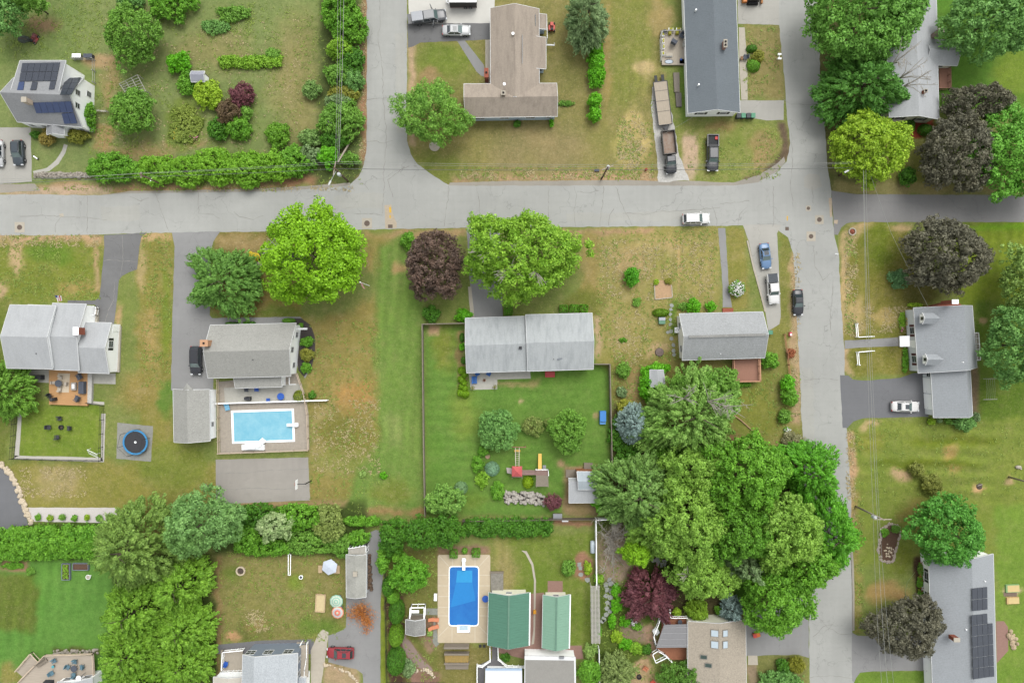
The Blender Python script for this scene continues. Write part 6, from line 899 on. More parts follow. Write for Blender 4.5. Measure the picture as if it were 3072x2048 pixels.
def cabin(t, x0, x1, x2, x3, hw, zb, zt, roofmat, taper=.82, pane=True, sunroof=None, nside=2):
    """greenhouse: base from x0 (rear) to x3 (front), roof from x1 to x2"""
    hr = hw*taper; V = [(x0, -hw, zb), (x3, -hw, zb), (x3, hw, zb), (x0, hw, zb), (x1, -hr, zt-.04), (x2, -hr, zt-.04), (x2, hr, zt-.04), (x1, hr, zt-.04), (x1+.1, -hr*.8, zt+.01), (x2-.1, -hr*.8, zt+.01), (x2-.1, hr*.8, zt+.01), (x1+.1, hr*.8, zt+.01)]
    MB().add(V, [(0, 1, 5, 4), (1, 2, 6, 5), (2, 3, 7, 6), (3, 0, 4, 7), (4, 5, 9, 8), (5, 6, 10, 9), (6, 7, 11, 10), (7, 4, 8, 11), (8, 9, 10, 11), (3, 2, 1, 0)]).build('cabin', roofmat, t, local=True)
    def pan(nm, a, b, c, d, m_, e=.08, up=.012):
        a, b, c, d = map(Vector, (a, b, c, d)); n = (b-a).cross(d-a).normalized(); q = lambda u, v: a.lerp(b, u).lerp(d.lerp(c, u), v)
        P = [q(e, e), q(1-e, e), q(1-e, 1-e), q(e, 1-e)]; MB().add([p+n*up for p in P]+[p-n*.005 for p in P], [(0, 1, 2, 3), (4, 7, 6, 5), (0, 4, 5, 1), (1, 5, 6, 2), (2, 6, 7, 3), (3, 7, 4, 0)]).build(nm, m_, t, local=True)
    pan('windscreen', V[1], V[2], V[6], V[5], WSC, .06); pan('rear_window', V[3], V[0], V[4], V[7], CGL, .08)
    for k in range(nside):
        f0, f1 = k/nside, (k+1)/nside; L_ = lambda a, b, f: Vector(a).lerp(Vector(b), f)
        pan('side_window', L_(V[0], V[1], f0), L_(V[0], V[1], f1), L_(V[4], V[5], f1), L_(V[4], V[5], f0), CGL, .07); pan('side_window', L_(V[3], V[2], f1), L_(V[3], V[2], f0), L_(V[7], V[6], f0), L_(V[7], V[6], f1), CGL, .07)
    if sunroof: xm = x1+(x2-x1)*sunroof; MB().box(xm, 0, zt+.018, .7, .8, .02).build('sunroof', CGL, t, local=True)
def bits(t, L, hw, body, zh=.68, xm=.6):
    for s in (-1, 1):
        MB().box(L/2-.1, s*hw*.72, zh, .22, hw*.4, .16).build('headlight', HEADL, t, local=True); MB().box(-L/2+.06, s*hw*.76, zh+.12, .14, hw*.3, .16).build('tail_light', TAILL, t, local=True); MB().box(xm, s*(hw+.1), 1.0, .16, .22, .14).build('mirror', body, t, local=True)
def car(label, px, py, hd, kind, body, L=4.7, Wd=1.85, cat='car', group='cars around the crossing', sunroof=None, roof=None):
    t = thing('parked_car' if kind != 'pickup' else 'pickup_truck', label, cat, W(px, py, .7).xy.to_3d(), R(hd), group); hw = Wd/2; h = L/2; mb = MB()
    if kind == 'sedan':
        loft(mb, [(-h, hw*.72, .35, .72, .80), (-h+.18, hw*.92, .25, .84, .95), (-h+.9, hw, .22, .90, 1.0), (0, hw, .2, .88, .98), (h-1.35, hw, .22, .86, .96), (h-.5, hw*.95, .22, .76, .84), (h-.1, hw*.8, .28, .62, .70), (h, hw*.6, .35, .55, .6)]); mb.build('body', body, t, True, True)
        cabin(t, -h+.75, -h+1.45, h-2.15, h-1.35, hw*.88, .9, 1.43, roof or body, sunroof=sunroof); bits(t, L, hw, body, .62, h-1.6)
    elif kind == 'suv':
        loft(mb, [(-h, hw*.82, .4, .9, .98), (-h+.15, hw*.96, .3, 1.0, 1.06), (-h+.9, hw, .27, 1.02, 1.08), (h-1.4, hw, .27, 1.0, 1.08), (h-.5, hw*.95, .27, .9, .99), (h-.1, hw*.82, .32, .74, .82), (h, hw*.62, .4, .66, .7)]); mb.build('body', body, t, True, True)
        cabin(t, -h+.12, -h+.5, h-2.05, h-1.3, hw*.9, 1.02, 1.68, roof or body, .84, sunroof=sunroof, nside=3); bits(t, L, hw, body, .78, h-1.6)
        for s in (-1, 1): MB().bar((-h+.7, s*hw*.68, 1.73), (h-2.3, s*hw*.68, 1.73), .05, .05).build('roof_rail', BLACK if body is not PWH else CHROME, t, local=True)
    else:
        loft(mb, [(-h, hw*.96, .55, 1.0, 1.0), (-h+.3, hw, .5, 1.0, 1.0), (h-1.5, hw, .45, 1.05, 1.13), (h-.5, hw*.97, .45, 1.0, 1.08), (h-.1, hw*.86, .5, .9, .95), (h, hw*.7, .55, .8, .82)]); mb.build('body', body, t, True, True)
        cabin(t, h-4.1 if L > 5.6 else h-3.7, h-3.9 if L > 5.6 else h-3.5, h-2.1, h-1.45, hw*.9, 1.05, 1.8, roof or body, .85, sunroof=sunroof); bits(t, L, hw, body, .85, h-1.7)
        b = h-4.2 if L > 5.6 else h-3.8; rm = MB()
        for s in (-1, 1): rm.box((b-h)/2, s*(hw-.08), 1.16, b+h, .14, .3)
        rm.box(-h+.05, 0, 1.16, .12, Wd-.3, .3); rm.build('bed_side', body, t, local=True)
    wheels(t, (-h+.95, h-.95) if kind != 'pickup' else (-h+1.2, h-1.05), hw+.02, .34 if kind == 'sedan' else .38); return t
PWH = paint('white_car_paint', (242, 242, 240)); PSI = paint('silver_car_paint', (206, 208, 208)); PBL = paint('metallic_blue_paint', (112, 146, 186)); PBK = paint('black_car_paint', (54, 56, 62)); PNV = paint('dark_slate_paint', (70, 80, 88)); PRD = paint('cherry_red_paint', (166, 58, 66)); PGR = paint('graphite_paint', (96, 98, 102))
car('white wagon driving on the main road near the small ranch path', 2088, 656, 2, 'suv', PWH, 4.75, 1.9); car('metallic blue sedan with sunroof on the curved pale driveway', 2296, 768, -83, 'sedan', PBL, 4.45, 1.8, sunroof=.4)
t = car('white pickup with black bed cover on the curved pale driveway', 2318, 867, -85, 'pickup', PWH, 5.2, 1.9, cat='pickup truck', group='trucks around the crossing'); MB().box(-1.9, 0, 1.34, 1.5, 1.66, .06).build('bed_cover', mat('black_vinyl_cover', (84, 90, 96), .7), t, local=True)
car('black sedan parked on the right road beside the grass strip', 2394, 907, -88, 'sedan', PBK, 4.5, 1.8); car('white sedan with sunroof on the black driveway of the dormered cape', 2716, 1219, -1, 'sedan', PWH, 4.85, 1.85, sunroof=.75)
car('cherry red wagon with large glass roof on the lower dark driveway', 1021, 1957, 179, 'suv', PRD, 4.75, 1.85, sunroof=.45); car('black wagon on the wide driveway beside the apricot chimney', 588, 1081, -90, 'suv', PBK, 5.0, 1.95); car('dark slate car on the concrete drive of the white cape', 55, 459, -88, 'suv', PNV, 4.4, 1.85); car('pale grey car cut by the left edge on the concrete drive', -6, 460, -90, 'sedan', PSI, 4.6, 1.8)
car('silver sedan with sunroof on the dark drive of the taupe ranch', 1369, 91, 0, 'sedan', PSI, 4.9, 1.82, sunroof=.6)
t = car('graphite pickup with camper shell and both doors open on white concrete', 1287, 52, 8, 'pickup', PGR, 6.1, 2.0, cat='pickup truck', group='trucks around the crossing', roof=paint('graphite_sky_reflection', (150, 152, 154)))  # cab roof colour lightened to carry a reflection on graphite paint
cs = MB().box(-1.95, 0, 1.5, 2.05, 1.85, .6, tx=.95, ty=.86).build('camper_shell', paint('pale_camper_shell', (168, 172, 178)), t, local=True); MB().box(-1.95, -.9, 1.55, 1.3, .03, .3).build('side_window', CGL, cs, local=True)
for s in (-1, 1):
    d = MB().box(.65, s*1.45, .95, .1, .95, .9, R(18*s)).build('door', PGR, t, local=True); MB().box(.65, s*1.45, 1.5, .05, .8, .35, R(18*s)).build('pane', CGL, d, local=True)
MB().box(-3.4, 0, 1.0, .6, 1.7, .08).build('tailgate', PGR, t, local=True)
t = car('long black pickup on the grass right of the worn dirt strip', 2137, 460, -90, 'pickup', PBK, 6.3, 2.05, cat='pickup truck', group='trucks around the crossing'); MB().box(-1.15, 0, 1.25, .5, 1.5, .35).build('tool_box', BLACK, t, local=True); MB().box(-2.5, .55, 1.15, .5, .45, .25).build('red_fuel_can', mat('red_plastic', (206, 62, 58), .5), t, local=True)
MB().box(-2.0, 0, 1.02, 2.1, 1.7, .05).build('bed_floor', mat('black_bed_liner', (64, 66, 68), .9), t, local=True)
# dump truck
t = thing('dump_truck', 'small black dump truck with rusty open bed on the gravel drive', 'dump truck', W(2004, 461), R(-84), 'trucks around the crossing'); mb = MB()
loft(mb, [(1.0, .85, .6, 1.25, 1.35), (1.6, .95, .5, 1.25, 1.35), (2.9, .98, .5, 1.2, 1.3), (3.5, .9, .5, 1.1, 1.18), (3.75, .7, .55, .9, .95)]); mb.build('body', PBK, t, True, True); cabin(t, .75, .9, 1.9, 2.45, .88, 1.25, 2.0, PBK, .86)
MB().box(-.6, 0, .72, 5.6, .8, .25).build('chassis', BLACK, t, local=True); bits(t, 7.5, .95, PBK, .85, 2.3)
MB().box(-1.55, 0, 1.05, 3.9, 2.1, .1).build('bed_floor', mat('scraped_steel_bed', (168, 158, 146), .7, .25, 1.5, c2=(150, 116, 92)), t, local=True); mb = MB()
for s in (-1, 1): mb.box(-1.55, s*1.12, 1.4, 4.05, .14, .75)
for x in (-3.55, .45): mb.box(x, 0, 1.4, .14, 2.1, .75)
mb.build('bed_wall', mat('dark_steel_wall', (82, 80, 76), .6, .2, 3), t, local=True); wheels(t, (-2.2, 2.7), 1.05, .42, .3)
# flat trailer
t = thing('flatbed_trailer', 'wood-decked flatbed trailer with two ramps hitched to the dump truck', 'trailer', W(1985, 315), R(-83)); MB().box(0, 0, .85, 7.5, 2.25, .1).build('deck', mat('bleached_deck_planks', (186, 174, 156), .9, .14, 1.2, stretch=(1, 6, 1)), t, local=True); mb = MB()
for s in (-1, 1): mb.box(0, s*1.19, .86, 7.6, .12, .16)
mb.box(3.8, 0, .86, .12, 2.3, .16); mb.box(-3.8, 0, .86, .12, 2.3, .16)
for x in (-2.2, -.4, 1.4): mb.box(x, 0, .915, .05, 2.2, .02)
mb.build('frame', BLACK, t, local=True); MB().bar((3.8, .6, .7), (5.1, 0, .7), .16).bar((3.8, -.6, .7), (5.1, 0, .7), .16).box(4.5, 0, .8, .8, .6, .3).build('tongue', BLACK, t, local=True)
for s in (-1, 1): MB().box(-4.4, s*.6, .55, 1.3, .5, .1).build('ramp', mat('grey_ramp_mesh', (74, 76, 76), .8, .2, 8), t, local=True)
wheels(t, (-.6, .5), 1.12, .36)
# enclosed trailer
t = thing('enclosed_trailer', 'black enclosed trailer with white roof on the white concrete', 'trailer', W(1391, 9), 0); MB().box(0, 0, 1.35, 4.7, 2.1, 1.9).build('body', mat('black_trailer_skin', (66, 62, 62), .5, .06), t, local=True); MB().box(0, 0, 2.34, 4.74, 2.14, .08).build('roof', WHITE, t, local=True)
MB().box(0, -1.06, .45, 4.7, .06, .16).build('side_trim', mat('grey_red_trim', (150, 130, 128), .5), t, local=True); MB().bar((-2.3, .5, .5), (-3.1, 0, .5), .12).bar((-2.3, -.5, .5), (-3.1, 0, .5), .12).build('tongue', CHROME, t, local=True); wheels(t, (.35, 1.2), 1.12, .34)
# skid steer at the top edge
t = thing('skid_steer', 'orange and black skid steer loader cut by the top edge', 'loader', W(2256, 2), R(180)); ORG = mat('orange_machine_paint', (226, 138, 62), .5, .06)
MB().box(0, 0, .9, 2.0, 1.1, .8, tx=.9).build('body', mat('dark_machine_body', (70, 68, 66), .6), t, local=True); MB().box(.1, 0, 1.6, 1.0, .95, .8, tx=.85, ty=.9).build('cab', BLACK, t, local=True); MB().box(-1.5, 0, .5, .3, 1.6, .5).build('bucket', mat('rusty_steel', (186, 130, 84), .9, .2, 6), t, local=True); MB().box(1.5, 0, .6, .8, 1.3, .6, tx=.8).build('counterweight', ORG, t, local=True)
for s in (-1, 1): MB().box(0, s*.75, .4, 2.0, .32, .7, tx=.8).build('track', TYRE, t, local=True)
def mower(px, py, hd, label, m):
    t = thing('lawn_mower', label, 'lawn mower', W(px, py), R(hd), 'ride-on mowers'); MB().box(.5, 0, .55, .8, .6, .4, tx=.8, ty=.85).build('hood', m, t, local=True); MB().box(0, 0, .25, 1.1, 1.2, .16, ty=.9).build('mower_deck', m, t, local=True)
    MB().box(-.4, 0, .62, .45, .5, .12).box(-.62, 0, .85, .1, .5, .4).build('seat', BLACK, t, local=True); MB().ring(-.02, 0, .14, .18, .95, .98, 12).build('steering_wheel', BLACK, t, local=True); wheels(t, (-.55, .7), .55, .24, .18)
mower(1655, 86, 90, 'red ride-on mower at the right wall of the taupe ranch', mat('red_mower_paint', (226, 84, 62), .4)); mower(105, 120, 60, 'ride-on mower with red and white parts parked in the top left lawn', mat('dark_mower_paint', (86, 88, 96), .4, c2=(200, 90, 80)))
t = thing('brush_pile', 'dark low heap left of the parked ride-on mower', 'brush pile', W(72, 119)); MB().lathe(0, 0, [(1., 0), (.85, .3), (.35, .55)], 9, 1.1, .7).build('cover', mat('dark_tarp', (84, 92, 84), .9, .3, 4), t, local=True); MB().bar((-.8, .2, .5), (.9, -.3, .62), .1).build('branch', BARK, t, local=True)
# ---------------------------------------------------------------- poles and wires
WOODP = mat('pole_wood', (128, 106, 88), .9, .2, 6); WOODL = mat('pale_pole_wood', (184, 172, 156), .9, .15, 5); WIRE = mat('aluminium_wire', (176, 178, 172), .5, .05); LAMP = mat('lamp_housing', (224, 228, 226), .4)
def pole(label, b, zt, arm=None, lamp=None, trans=None, m=WOODP, tilt=(0, 0), cross=0):
    p = W(*b); t = thing('utility_pole', label, 'utility pole', p, 0, 'utility poles'); tp = Vector((tilt[0], tilt[1], zt)); MB().tube([(0, 0, 0), tuple(tp)], [.17, .12], 8).build('pole', m, t, local=True, smooth=True)
    if cross: c, d = math.cos(R(arm or 0)), math.sin(R(arm or 0)); MB().bar(tp+Vector((-c*cross, -d*cross, -.4)), tp+Vector((c*cross, d*cross, -.4)), .14, .12).build('crossarm', WOODL, t, local=True)
    if lamp: e = tp+Vector((lamp[0], lamp[1], -1.2)); MB().tube([tp+Vector((0, 0, -1.6)), e], .035, 5).build('lamp_arm', CHROME, t, local=True); MB().box(e.x, e.y, e.z, .3, .75, .16, math.atan2(lamp[1], lamp[0])+1.57, tx=.7).build('lamp', LAMP, t, local=True)
    if trans: MB().lathe(tp.x+trans[0], tp.y+trans[1], [(.28, zt-1.9), (.3, zt-1.0), (.18, zt-.9)], 10).build('transformer', mat('pale_grey_transformer', (214, 220, 222), .5), t, local=True)
    return t
pole('corner utility pole with several arms and two lamps by the north road', (1044, 544), 9.5, 80, (-1.0, -2.2), (.5, -.8), cross=1.1); pole('short pole in the roadside thicket carrying a small white sign', (490, 555), 7.6, cross=.5, arm=90); pole('pole with white round transformer beside the road below the pine', (1804, 537), 8.2, 20, None, (.2, .3), cross=1.0)
pole('pole at the yellow-green linden with a lamp over the right junction', (2517, 527), 9, 90, (-2.5, -1.2), None, cross=.9); pole('grey pole with crossarm on the lawn right of the right road', (2567, 1518), 9.2, 0, None, (-.9, .1), cross=1.4, m=WOODL); t = pole('thick pale pole on the right lawn leaning out of the picture', (3026, 1430), 8.5, m=WOODL)
t = thing('brace_pole', 'pale slanting brace pole propping the corner utility pole', 'brace pole', W(1048, 430)); MB().tube([W(1048, 430)-OFF[t]+Vector((0, 0, 0)), W(1014, 486, 8.0)-OFF[t]], [.17, .13], 8).build('pole', WOODL, t, local=True, smooth=True)
t = thing('sign', 'small white sign plate on the pole in the roadside thicket', 'sign', W(474, 548)); MB().box(0, 0, 2.2, .42, .5, .04).build('plate', WHITE, t, local=True); MB().bar((0, 0, 0), (.2, .1, 2.2), .06).build('post', WOODP, t, local=True)
t = thing('garden_lamp', 'white lamp with black stem lying bent over the right driveway', 'lamp', W(2507, 765)); MB().tube([(0, 0, 0), (0, 0, 1.2), (-.3, 0, 1.35)], .03, 5).build('stem', BLACK, t, local=True); MB().box(-.45, 0, 1.35, .6, .22, .1).build('lamp', LAMP, t, local=True)
def wire(label, pts, r=.02, sag=.5, m=WIRE):
    P = [W(*p) for p in pts]; out = []
    for a, b in zip(P[:-1], P[1:]):
        for k in range(8): s = k/8; q = a.lerp(b, s); q.z -= sag*4*s*(1-s); out.append(q)
    out.append(P[-1]); t = thing('power_line', label, 'power line', P[0], 0, 'overhead lines'); MB().tube(out, r, 4).build('cable', m, t)
wire('upper overhead line along the north edge of the main road', [(-90, 548, 9), (421, 519, 7.4), (1012, 485, 9), (1826, 494, 7.8), (2597, 486, 8.6)]); wire('middle overhead line along the north edge of the main road', [(-90, 540, 8.5), (421, 521, 7), (1011, 491, 8.6), (1825, 500, 7.6), (2597, 490, 8.3)]); wire('lowest and darkest overhead line along the main road', [(-90, 553, 7.5), (421, 530, 6.2), (1014, 506, 7.3), (1822, 510, 6.6), (2597, 502, 7.5)], .035, m=mat('dark_cable', (120, 122, 120), .6))
for k, (x0, x1) in enumerate(((1006, 1013), (1012, 1022), (1016, 1032))): wire('%s overhead line following the left edge of the north road' % ('left', 'middle', 'right')[k], [(x0, 487, 8.6), (x1, -60, 9)], .022 if k < 2 else .035)
for k, (x0, x1, x2) in enumerate(((2576, 2622, 2650), (2590, 2634, 2668), (2597, 2640, 2688))): wire('%s overhead line running down the lawn right of the right road' % ('left', 'middle', 'right')[k], [(x0 if k else 2590, 487, 8.8), (x1-2, 1545, 9), (x2, 2110, 9)], .022 if k != 1 else .03)
wire('service line dropping to the roof of the dormered cape', [(2600, 490, 8.6), (2674, 700, 6.5), (2790, 930, 4.0)], .02, .1); wire('service line dropping to the slate roofed house gable', [(1826, 498, 7.8), (2078, 352, 4)], .012, .3)
# ---------------------------------------------------------------- fences and walls
def fence(label, path, h, m, kind='board', step=2.4, name='fence', wd=.08, group=None, cat='fence'):
    c0 = W(*path[0]); t = thing(name, label, cat, c0, 0, group or 'fences'); pm = MB(); n_ = 0
    for a, b in zip(path[:-1], path[1:]):
        A, B = W(*a), W(*b); L = (B-A).length; n = max(1, round(L/step)); rz = math.atan2((B-A).y, (B-A).x)
        for k in range(n):
            p, q = A.lerp(B, k/n), A.lerp(B, (k+1)/n)
            if kind == 'board': m_ = (p+q)/2; pm.box(m_.x, m_.y, h/2, L/n-.12, wd, h*.94, rz); pm.box(m_.x, m_.y, h-.04, L/n-.1, wd*2, .05, rz)
            elif kind == 'rail':
                for z in (h*.35, h*.85): pm.bar(p+Vector((0, 0, z)), q+Vector((0, 0, z)), wd, wd)
            else:
                for z in (.12, h*.5, h*.97): pm.bar(p+Vector((0, 0, z)), q+Vector((0, 0, z)), .03, .03)
                for j in range(int(L/n/.22)): r_ = p.lerp(q, (j+.5)/max(1, int(L/n/.22))); pm.box(r_.x, r_.y, h/2, .018, .018, h)
        ends = range(n+1) if (a, b) == (path[-2], path[-1]) else range(n)
        for k in ends: p = A.lerp(B, k/n); MB().box(p.x, p.y, h/2+.05, .13 if kind != 'wire' else .07, .13 if kind != 'wire' else .07, h+.1, rz).build('post', m, t)
    pm.build({'board': 'panel', 'rail': 'rail', 'wire': 'mesh_panel'}[kind], m, t); return t
fence('weathered board fence up the left side of the fenced green yard', [(1396, 970), (1270, 973), (1274, 1340), (1278, 1540)], 1.8, WOODG); fence('weathered board fence down the right side of the fenced green yard', [(1780, 1091), (1826, 1091), (1833, 1400)], 1.8, WOODG); fence('dark low fence line at the bottom of the fenced green yard', [(1390, 1557), (1655, 1553), (1790, 1552)], 1.5, mat('dark_fence_wood', (120, 110, 98), .9, .2, 5), wd=.05)
fence('white vinyl fence down to the garden trellis', [(1832, 1551), (1785, 1552), (1787, 1757)], 1.7, WHITE); fence('white fence below the garden trellis to the bottom edge', [(1794, 1935), (1797, 2060)], 1.6, WHITE, wd=.05); fence('brown split rail fence between small ranch and right road', [(2350, 1003), (2358, 1060), (2366, 1126)], 1.0, mat('brown_split_rail', (186, 134, 102), .9, .12, 5), 'rail', wd=.09)
for lb, pt in (('white L-shaped rail fence above the entrance path of the dormered cape', [(2564, 971), (2567, 1011), (2612, 1009)]), ('white L-shaped rail fence below the entrance path of the dormered cape', [(2613, 1052), (2567, 1056), (2570, 1094)])): fence(lb, pt, 1.1, WHITE, 'rail', 2.6, wd=.1)
fence('black mesh fence around the pen lawn below the honey coloured deck', [(57, 1200), (50, 1270), (43, 1374), (170, 1378), (308, 1380), (310, 1300), (313, 1216), (270, 1207)], 1.3, BLACK, 'wire', 2.4)
fence('tan rail fence enclosing the paved deck of the light blue pool', [(658, 1138), (660, 1250), (661, 1358), (800, 1353), (928, 1348), (925, 1240), (915, 1180), (894, 1120)], 1.2, mat('tan_rail', (206, 156, 124), .8, .1) if False else mat('pale_tan_vinyl', (212, 194, 172), .7, .06), 'rail', 2.2, wd=.12)
fence('white low wall fence between the patio and the light blue pool', [(654, 1209), (780, 1205), (985, 1199)], .9, WHITE, 'board', 3., wd=.1); fence('black fence down the left side of the pointed conifers', [(1157, 1640), (1158, 1800), (1162, 2044), (1335, 2046)], 1.4, BLACK, 'wire', 2.6); fence('thin grey fence behind the rear wing of the white cape', [(226, 182), (286, 182), (288, 252)], 1.1, mat('grey_fence_pipe', (186, 186, 178), .6), 'rail', 2.4, wd=.05)
fence('short white rail right of the climbing ivy', [(284, 335), (326, 337)], .9, mat('off_white_rail', (214, 210, 198), .7), 'rail', 1.6, wd=.09); fence('white stair railing fence beside the slate blue deck path', [(1470, 1935), (1471, 1975), (1448, 1992), (1432, 1990), (1432, 2048)], 1.1, WHITE, 'rail', 1.2, wd=.12); fence('white railing along the path above the membrane pavilion', [(1494, 1935), (1495, 1970), (1520, 1992), (1572, 1994)], 1.1, WHITE, 'rail', 1.2, wd=.12)
def stones(name, label, pts, n, s, m, wid, seed, cat, h=.3, part='stone'):
    rs = random.Random(seed); t = thing(name, label, cat, W(*pts[0])); mb = MB(); n = int(n*1.15) if n > 50 else n; seg = [(W(*a), W(*b)) for a, b in zip(pts[:-1], pts[1:])]; LL = [(b-a).length for a, b in seg]
    for _ in range(n):
        a, b = rs.choices(seg, LL)[0]; d = (b-a).normalized(); p = a.lerp(b, rs.random())+Vector((-d.y, d.x, 0))*rs.uniform(-wid, wid)/2; q = s*rs.uniform(.6, 1.4); mb.lathe(p.x, p.y, [(q*.5, -.02), (q*.55, q*.25*h/.3), (q*.25, q*.5*h/.3)], 6, rs.uniform(.7, 1.3), rs.uniform(.7, 1.3))
        if n <= 50: mb.build(part, m, t); mb = MB()
    mb.build(part, m, t); return t
ST = mat('field_stone', (176, 168, 156), .9, .3, 2.5); STP = mat('pale_border_stone', (222, 206, 180), .9, .18, 2.5)
stones('stone_wall', 'low dry stone wall of pale rubble beside the road at the white cape', [(106, 527), (190, 526), (272, 527)], 190, .42, ST, .75, 1, 'stone wall', .6); stones('stone_border', 'row of pale boulders curving along the black driveway at the left edge', [(0, 1388), (34, 1422), (56, 1470), (78, 1530), (96, 1572)], 110, .55, STP, .7, 2, 'stone border', .3)
rd('rock_gap_shade', [(1512, 1476), (1600, 1476), (1636, 1488), (1636, 1508), (1590, 1506), (1512, 1504)], MATS['dark_mulch'], .02, 2)  # dark sheet stands in for the shade in gaps between the rocks
for k, (a, b) in enumerate((((1512, 1490), (1600, 1492)), ((1590, 1490), (1636, 1500)))): stones('rock_pile', ('long pile of grey rocks between the two lawns of the fenced yard', 'right end of the rock pile, touching the purple shrub')[k], [a, b], 90-45*k, .5, mat('grey_rock', (196, 190, 180), .9, .25, 1.5), 2.0, 3+k, 'rock pile', .6)
stones('stone_border', 'ring of small stones around the pear-shaped island bed', [(2640, 1620), (2634, 1650), (2644, 1680), (2662, 1686), (2680, 1680), (2690, 1640), (2700, 1605), (2696, 1578), (2670, 1570), (2646, 1584), (2640, 1620)], 150, .32, mat('pinkish_border_stone', (186, 172, 160), .9, .2, 3), .35, 8, 'stone border', .2)
sheet('garden_bed', [(2642, 1620), (2637, 1650), (2646, 1677), (2662, 1683), (2678, 1677), (2687, 1640), (2697, 1605), (2693, 1582), (2670, 1573), (2649, 1587)], mat('brown_soil', (106, 82, 66), .95, .25, 4, world=True), .02, .8)
stones('stone_border', 'little pale stones scattered in the island bed', [(2650, 1660), (2672, 1640), (2665, 1670)], 26, .3, STP, 1.6, 9, 'stone border'); stones('stone_border', 'rough rocks edging the lawn behind the grey deck', [(160, 1955), (296, 1952)], 46, .45, ST, .7, 6, 'stone border'); stones('stepping_stones', 'small round stepping stones in the shaded garden grass', [(1962, 1672), (1998, 1692), (1990, 1680)], 16, .55, STEP, 1.6, 12, 'stepping stones', .05)
stones('woodpile', 'stack of cut logs along the right wall of the long shed', [(1106, 1662), (1110, 1768)], 120, .36, mat('cut_log_ends', (150, 122, 98), .9, .35, 3, c2=(84, 74, 68)), .7, 15, 'woodpile', .9, 'log')
stones('stone_border', 'kerb of pale stones around the gravel patch right of the stair', [(970, 1990), (1000, 1999), (1040, 2012), (1066, 2036), (1078, 2060)], 46, .4, STP, .35, 16, 'stone border'); stones('stone_border', 'pale stones beside the hosta at the bottom conifer bed', [(1240, 2016), (1280, 2006), (1305, 2030)], 24, .35, STP, .5, 17, 'stone border'); stones('stone_border', 'rocks scattered beside the curved patio of the solar ranch', [(3025, 1890), (3045, 1925), (3035, 1940)], 24, .6, mat('sandstone_rock', (196, 176, 146), .9, .2, 2), 1., 18, 'stone border')
def path_stones(pts, s, label, seed, group):
    rs = random.Random(seed)
    for i, p in enumerate(pts):
        q = W(*p); t = thing('stepping_stone', label % 'first second third fourth fifth sixth seventh eighth ninth tenth eleventh twelfth thirteenth fourteenth fifteenth sixteenth seventeenth eighteenth'.split()[i], 'stepping stone', q, rs.uniform(0, 3), group); n = rs.choice((4, 5, 6)); MB().prism([(math.cos(k*6.28/n)*s*rs.uniform(.4, .6), math.sin(k*6.28/n)*s*rs.uniform(.4, .6)) for k in range(n)], .005, .06).build('slab', STEP, t, local=True)
path_stones([(2015, 916), (2012, 928), (2010, 942), (2011, 958), (2011, 973), (2013, 994), (2003, 997), (2015, 1015), (2020, 1035), (2021, 1052), (2022, 1064)], .75, '%s square stone from the top of the path left of the small ranch', 3, 'stepping stones by the small ranch')
path_stones([(1828, 1738), (1818, 1752), (1832, 1750), (1822, 1768), (1834, 1772), (1818, 1786), (1830, 1792), (1822, 1806), (1834, 1812), (1820, 1824), (1830, 1832), (1818, 1842), (1812, 1856), (1806, 1862)], 1.0, '%s flat stone from the top of the winding garden path', 4, 'flat stones of the winding garden path'); path_stones([(1738, 1692), (1741, 1704), (1742, 1722), (1762, 1738)], .9, '%s pale slab from the top of the curved plot in the pool garden', 6, 'slabs of the curved plot')
# ---------------------------------------------------------------- pools
def pool(label, q, wm, coping, bev=.3, z=.05, cw=.35):
    P = [W(*p) for p in q]; t = thing('swimming_pool', label, 'swimming pool', (P[0]+P[2])/2); c = OFF[t]
    def rr(off):
        out = []; r = bev
        for i, p in enumerate(P):
            u = (P[i-1]-p).normalized(); v = (P[(i+1) % 4]-p).normalized(); b = p-(u+v)*off
            for k in range(5): s = k/4; out.append(b+u*r*(1-s)**2+v*r*s**2+(u+v)*0)
        return out
    o_, i_ = rr(cw), rr(0); mb = MB(); n = len(o_); vs = [(p.x, p.y, zz) for ring_, zz in ((o_, .02), (o_, .12), (i_, .12), (i_, .02)) for p in ring_]
    mb.add(vs, [(a*n+k, a*n+(k+1) % n, (a+1) % 4*n+(k+1) % n, (a+1) % 4*n+k) for a in range(4) for k in range(n)]); mb.build('coping', coping, t); MB().prism([(p.x, p.y) for p in i_], .01, z).build('water', wm, t); return t
rd('pool_deck', [(657, 1145), (890, 1120), (915, 1180), (926, 1240), (928, 1349), (661, 1358)], PAVER, .02, .3); W1 = mat('turquoise_water', (122, 198, 224), .08, .05, .45, spec=.5, c2=(160, 218, 236), bump=.6); W2 = mat('deep_blue_pool_water', (42, 136, 216), .08, .06, .3, spec=.5, c2=(26, 112, 200), bump=.5)
rd('patio_step', [(672, 1163), (905, 1150), (912, 1180), (918, 1200), (675, 1208)], PATIO, .028, .3)
t = pool('rectangular pale turquoise pool with white coping, slide and diving board', [(700, 1237), (876, 1231), (879, 1318), (703, 1324)], W1, WHITE, .05)
t = pool('bright blue pool with rounded corners in a concrete deck', [(1349, 1699), (1435, 1699), (1434, 1874), (1348, 1874)], W2, WHITE, .6, cw=.14); P = [W(*p) for p in ((1372, 1710), (1417, 1710), (1417, 1746), (1368, 1746))]; MB().prism([(p.x, p.y) for p in P], .05, .056).build('shallow_step', mat('lighter_pool_water', (60, 168, 232), .08, .04), t)
P = [W(*p) for p in ((1368, 1747), (1417, 1747), (1427, 1800), (1352, 1820))]; MB().prism([(p.x, p.y) for p in P], .05, .055).build('sloping_floor', mat('slope_pool_water', (50, 146, 222), .08, .04), t)
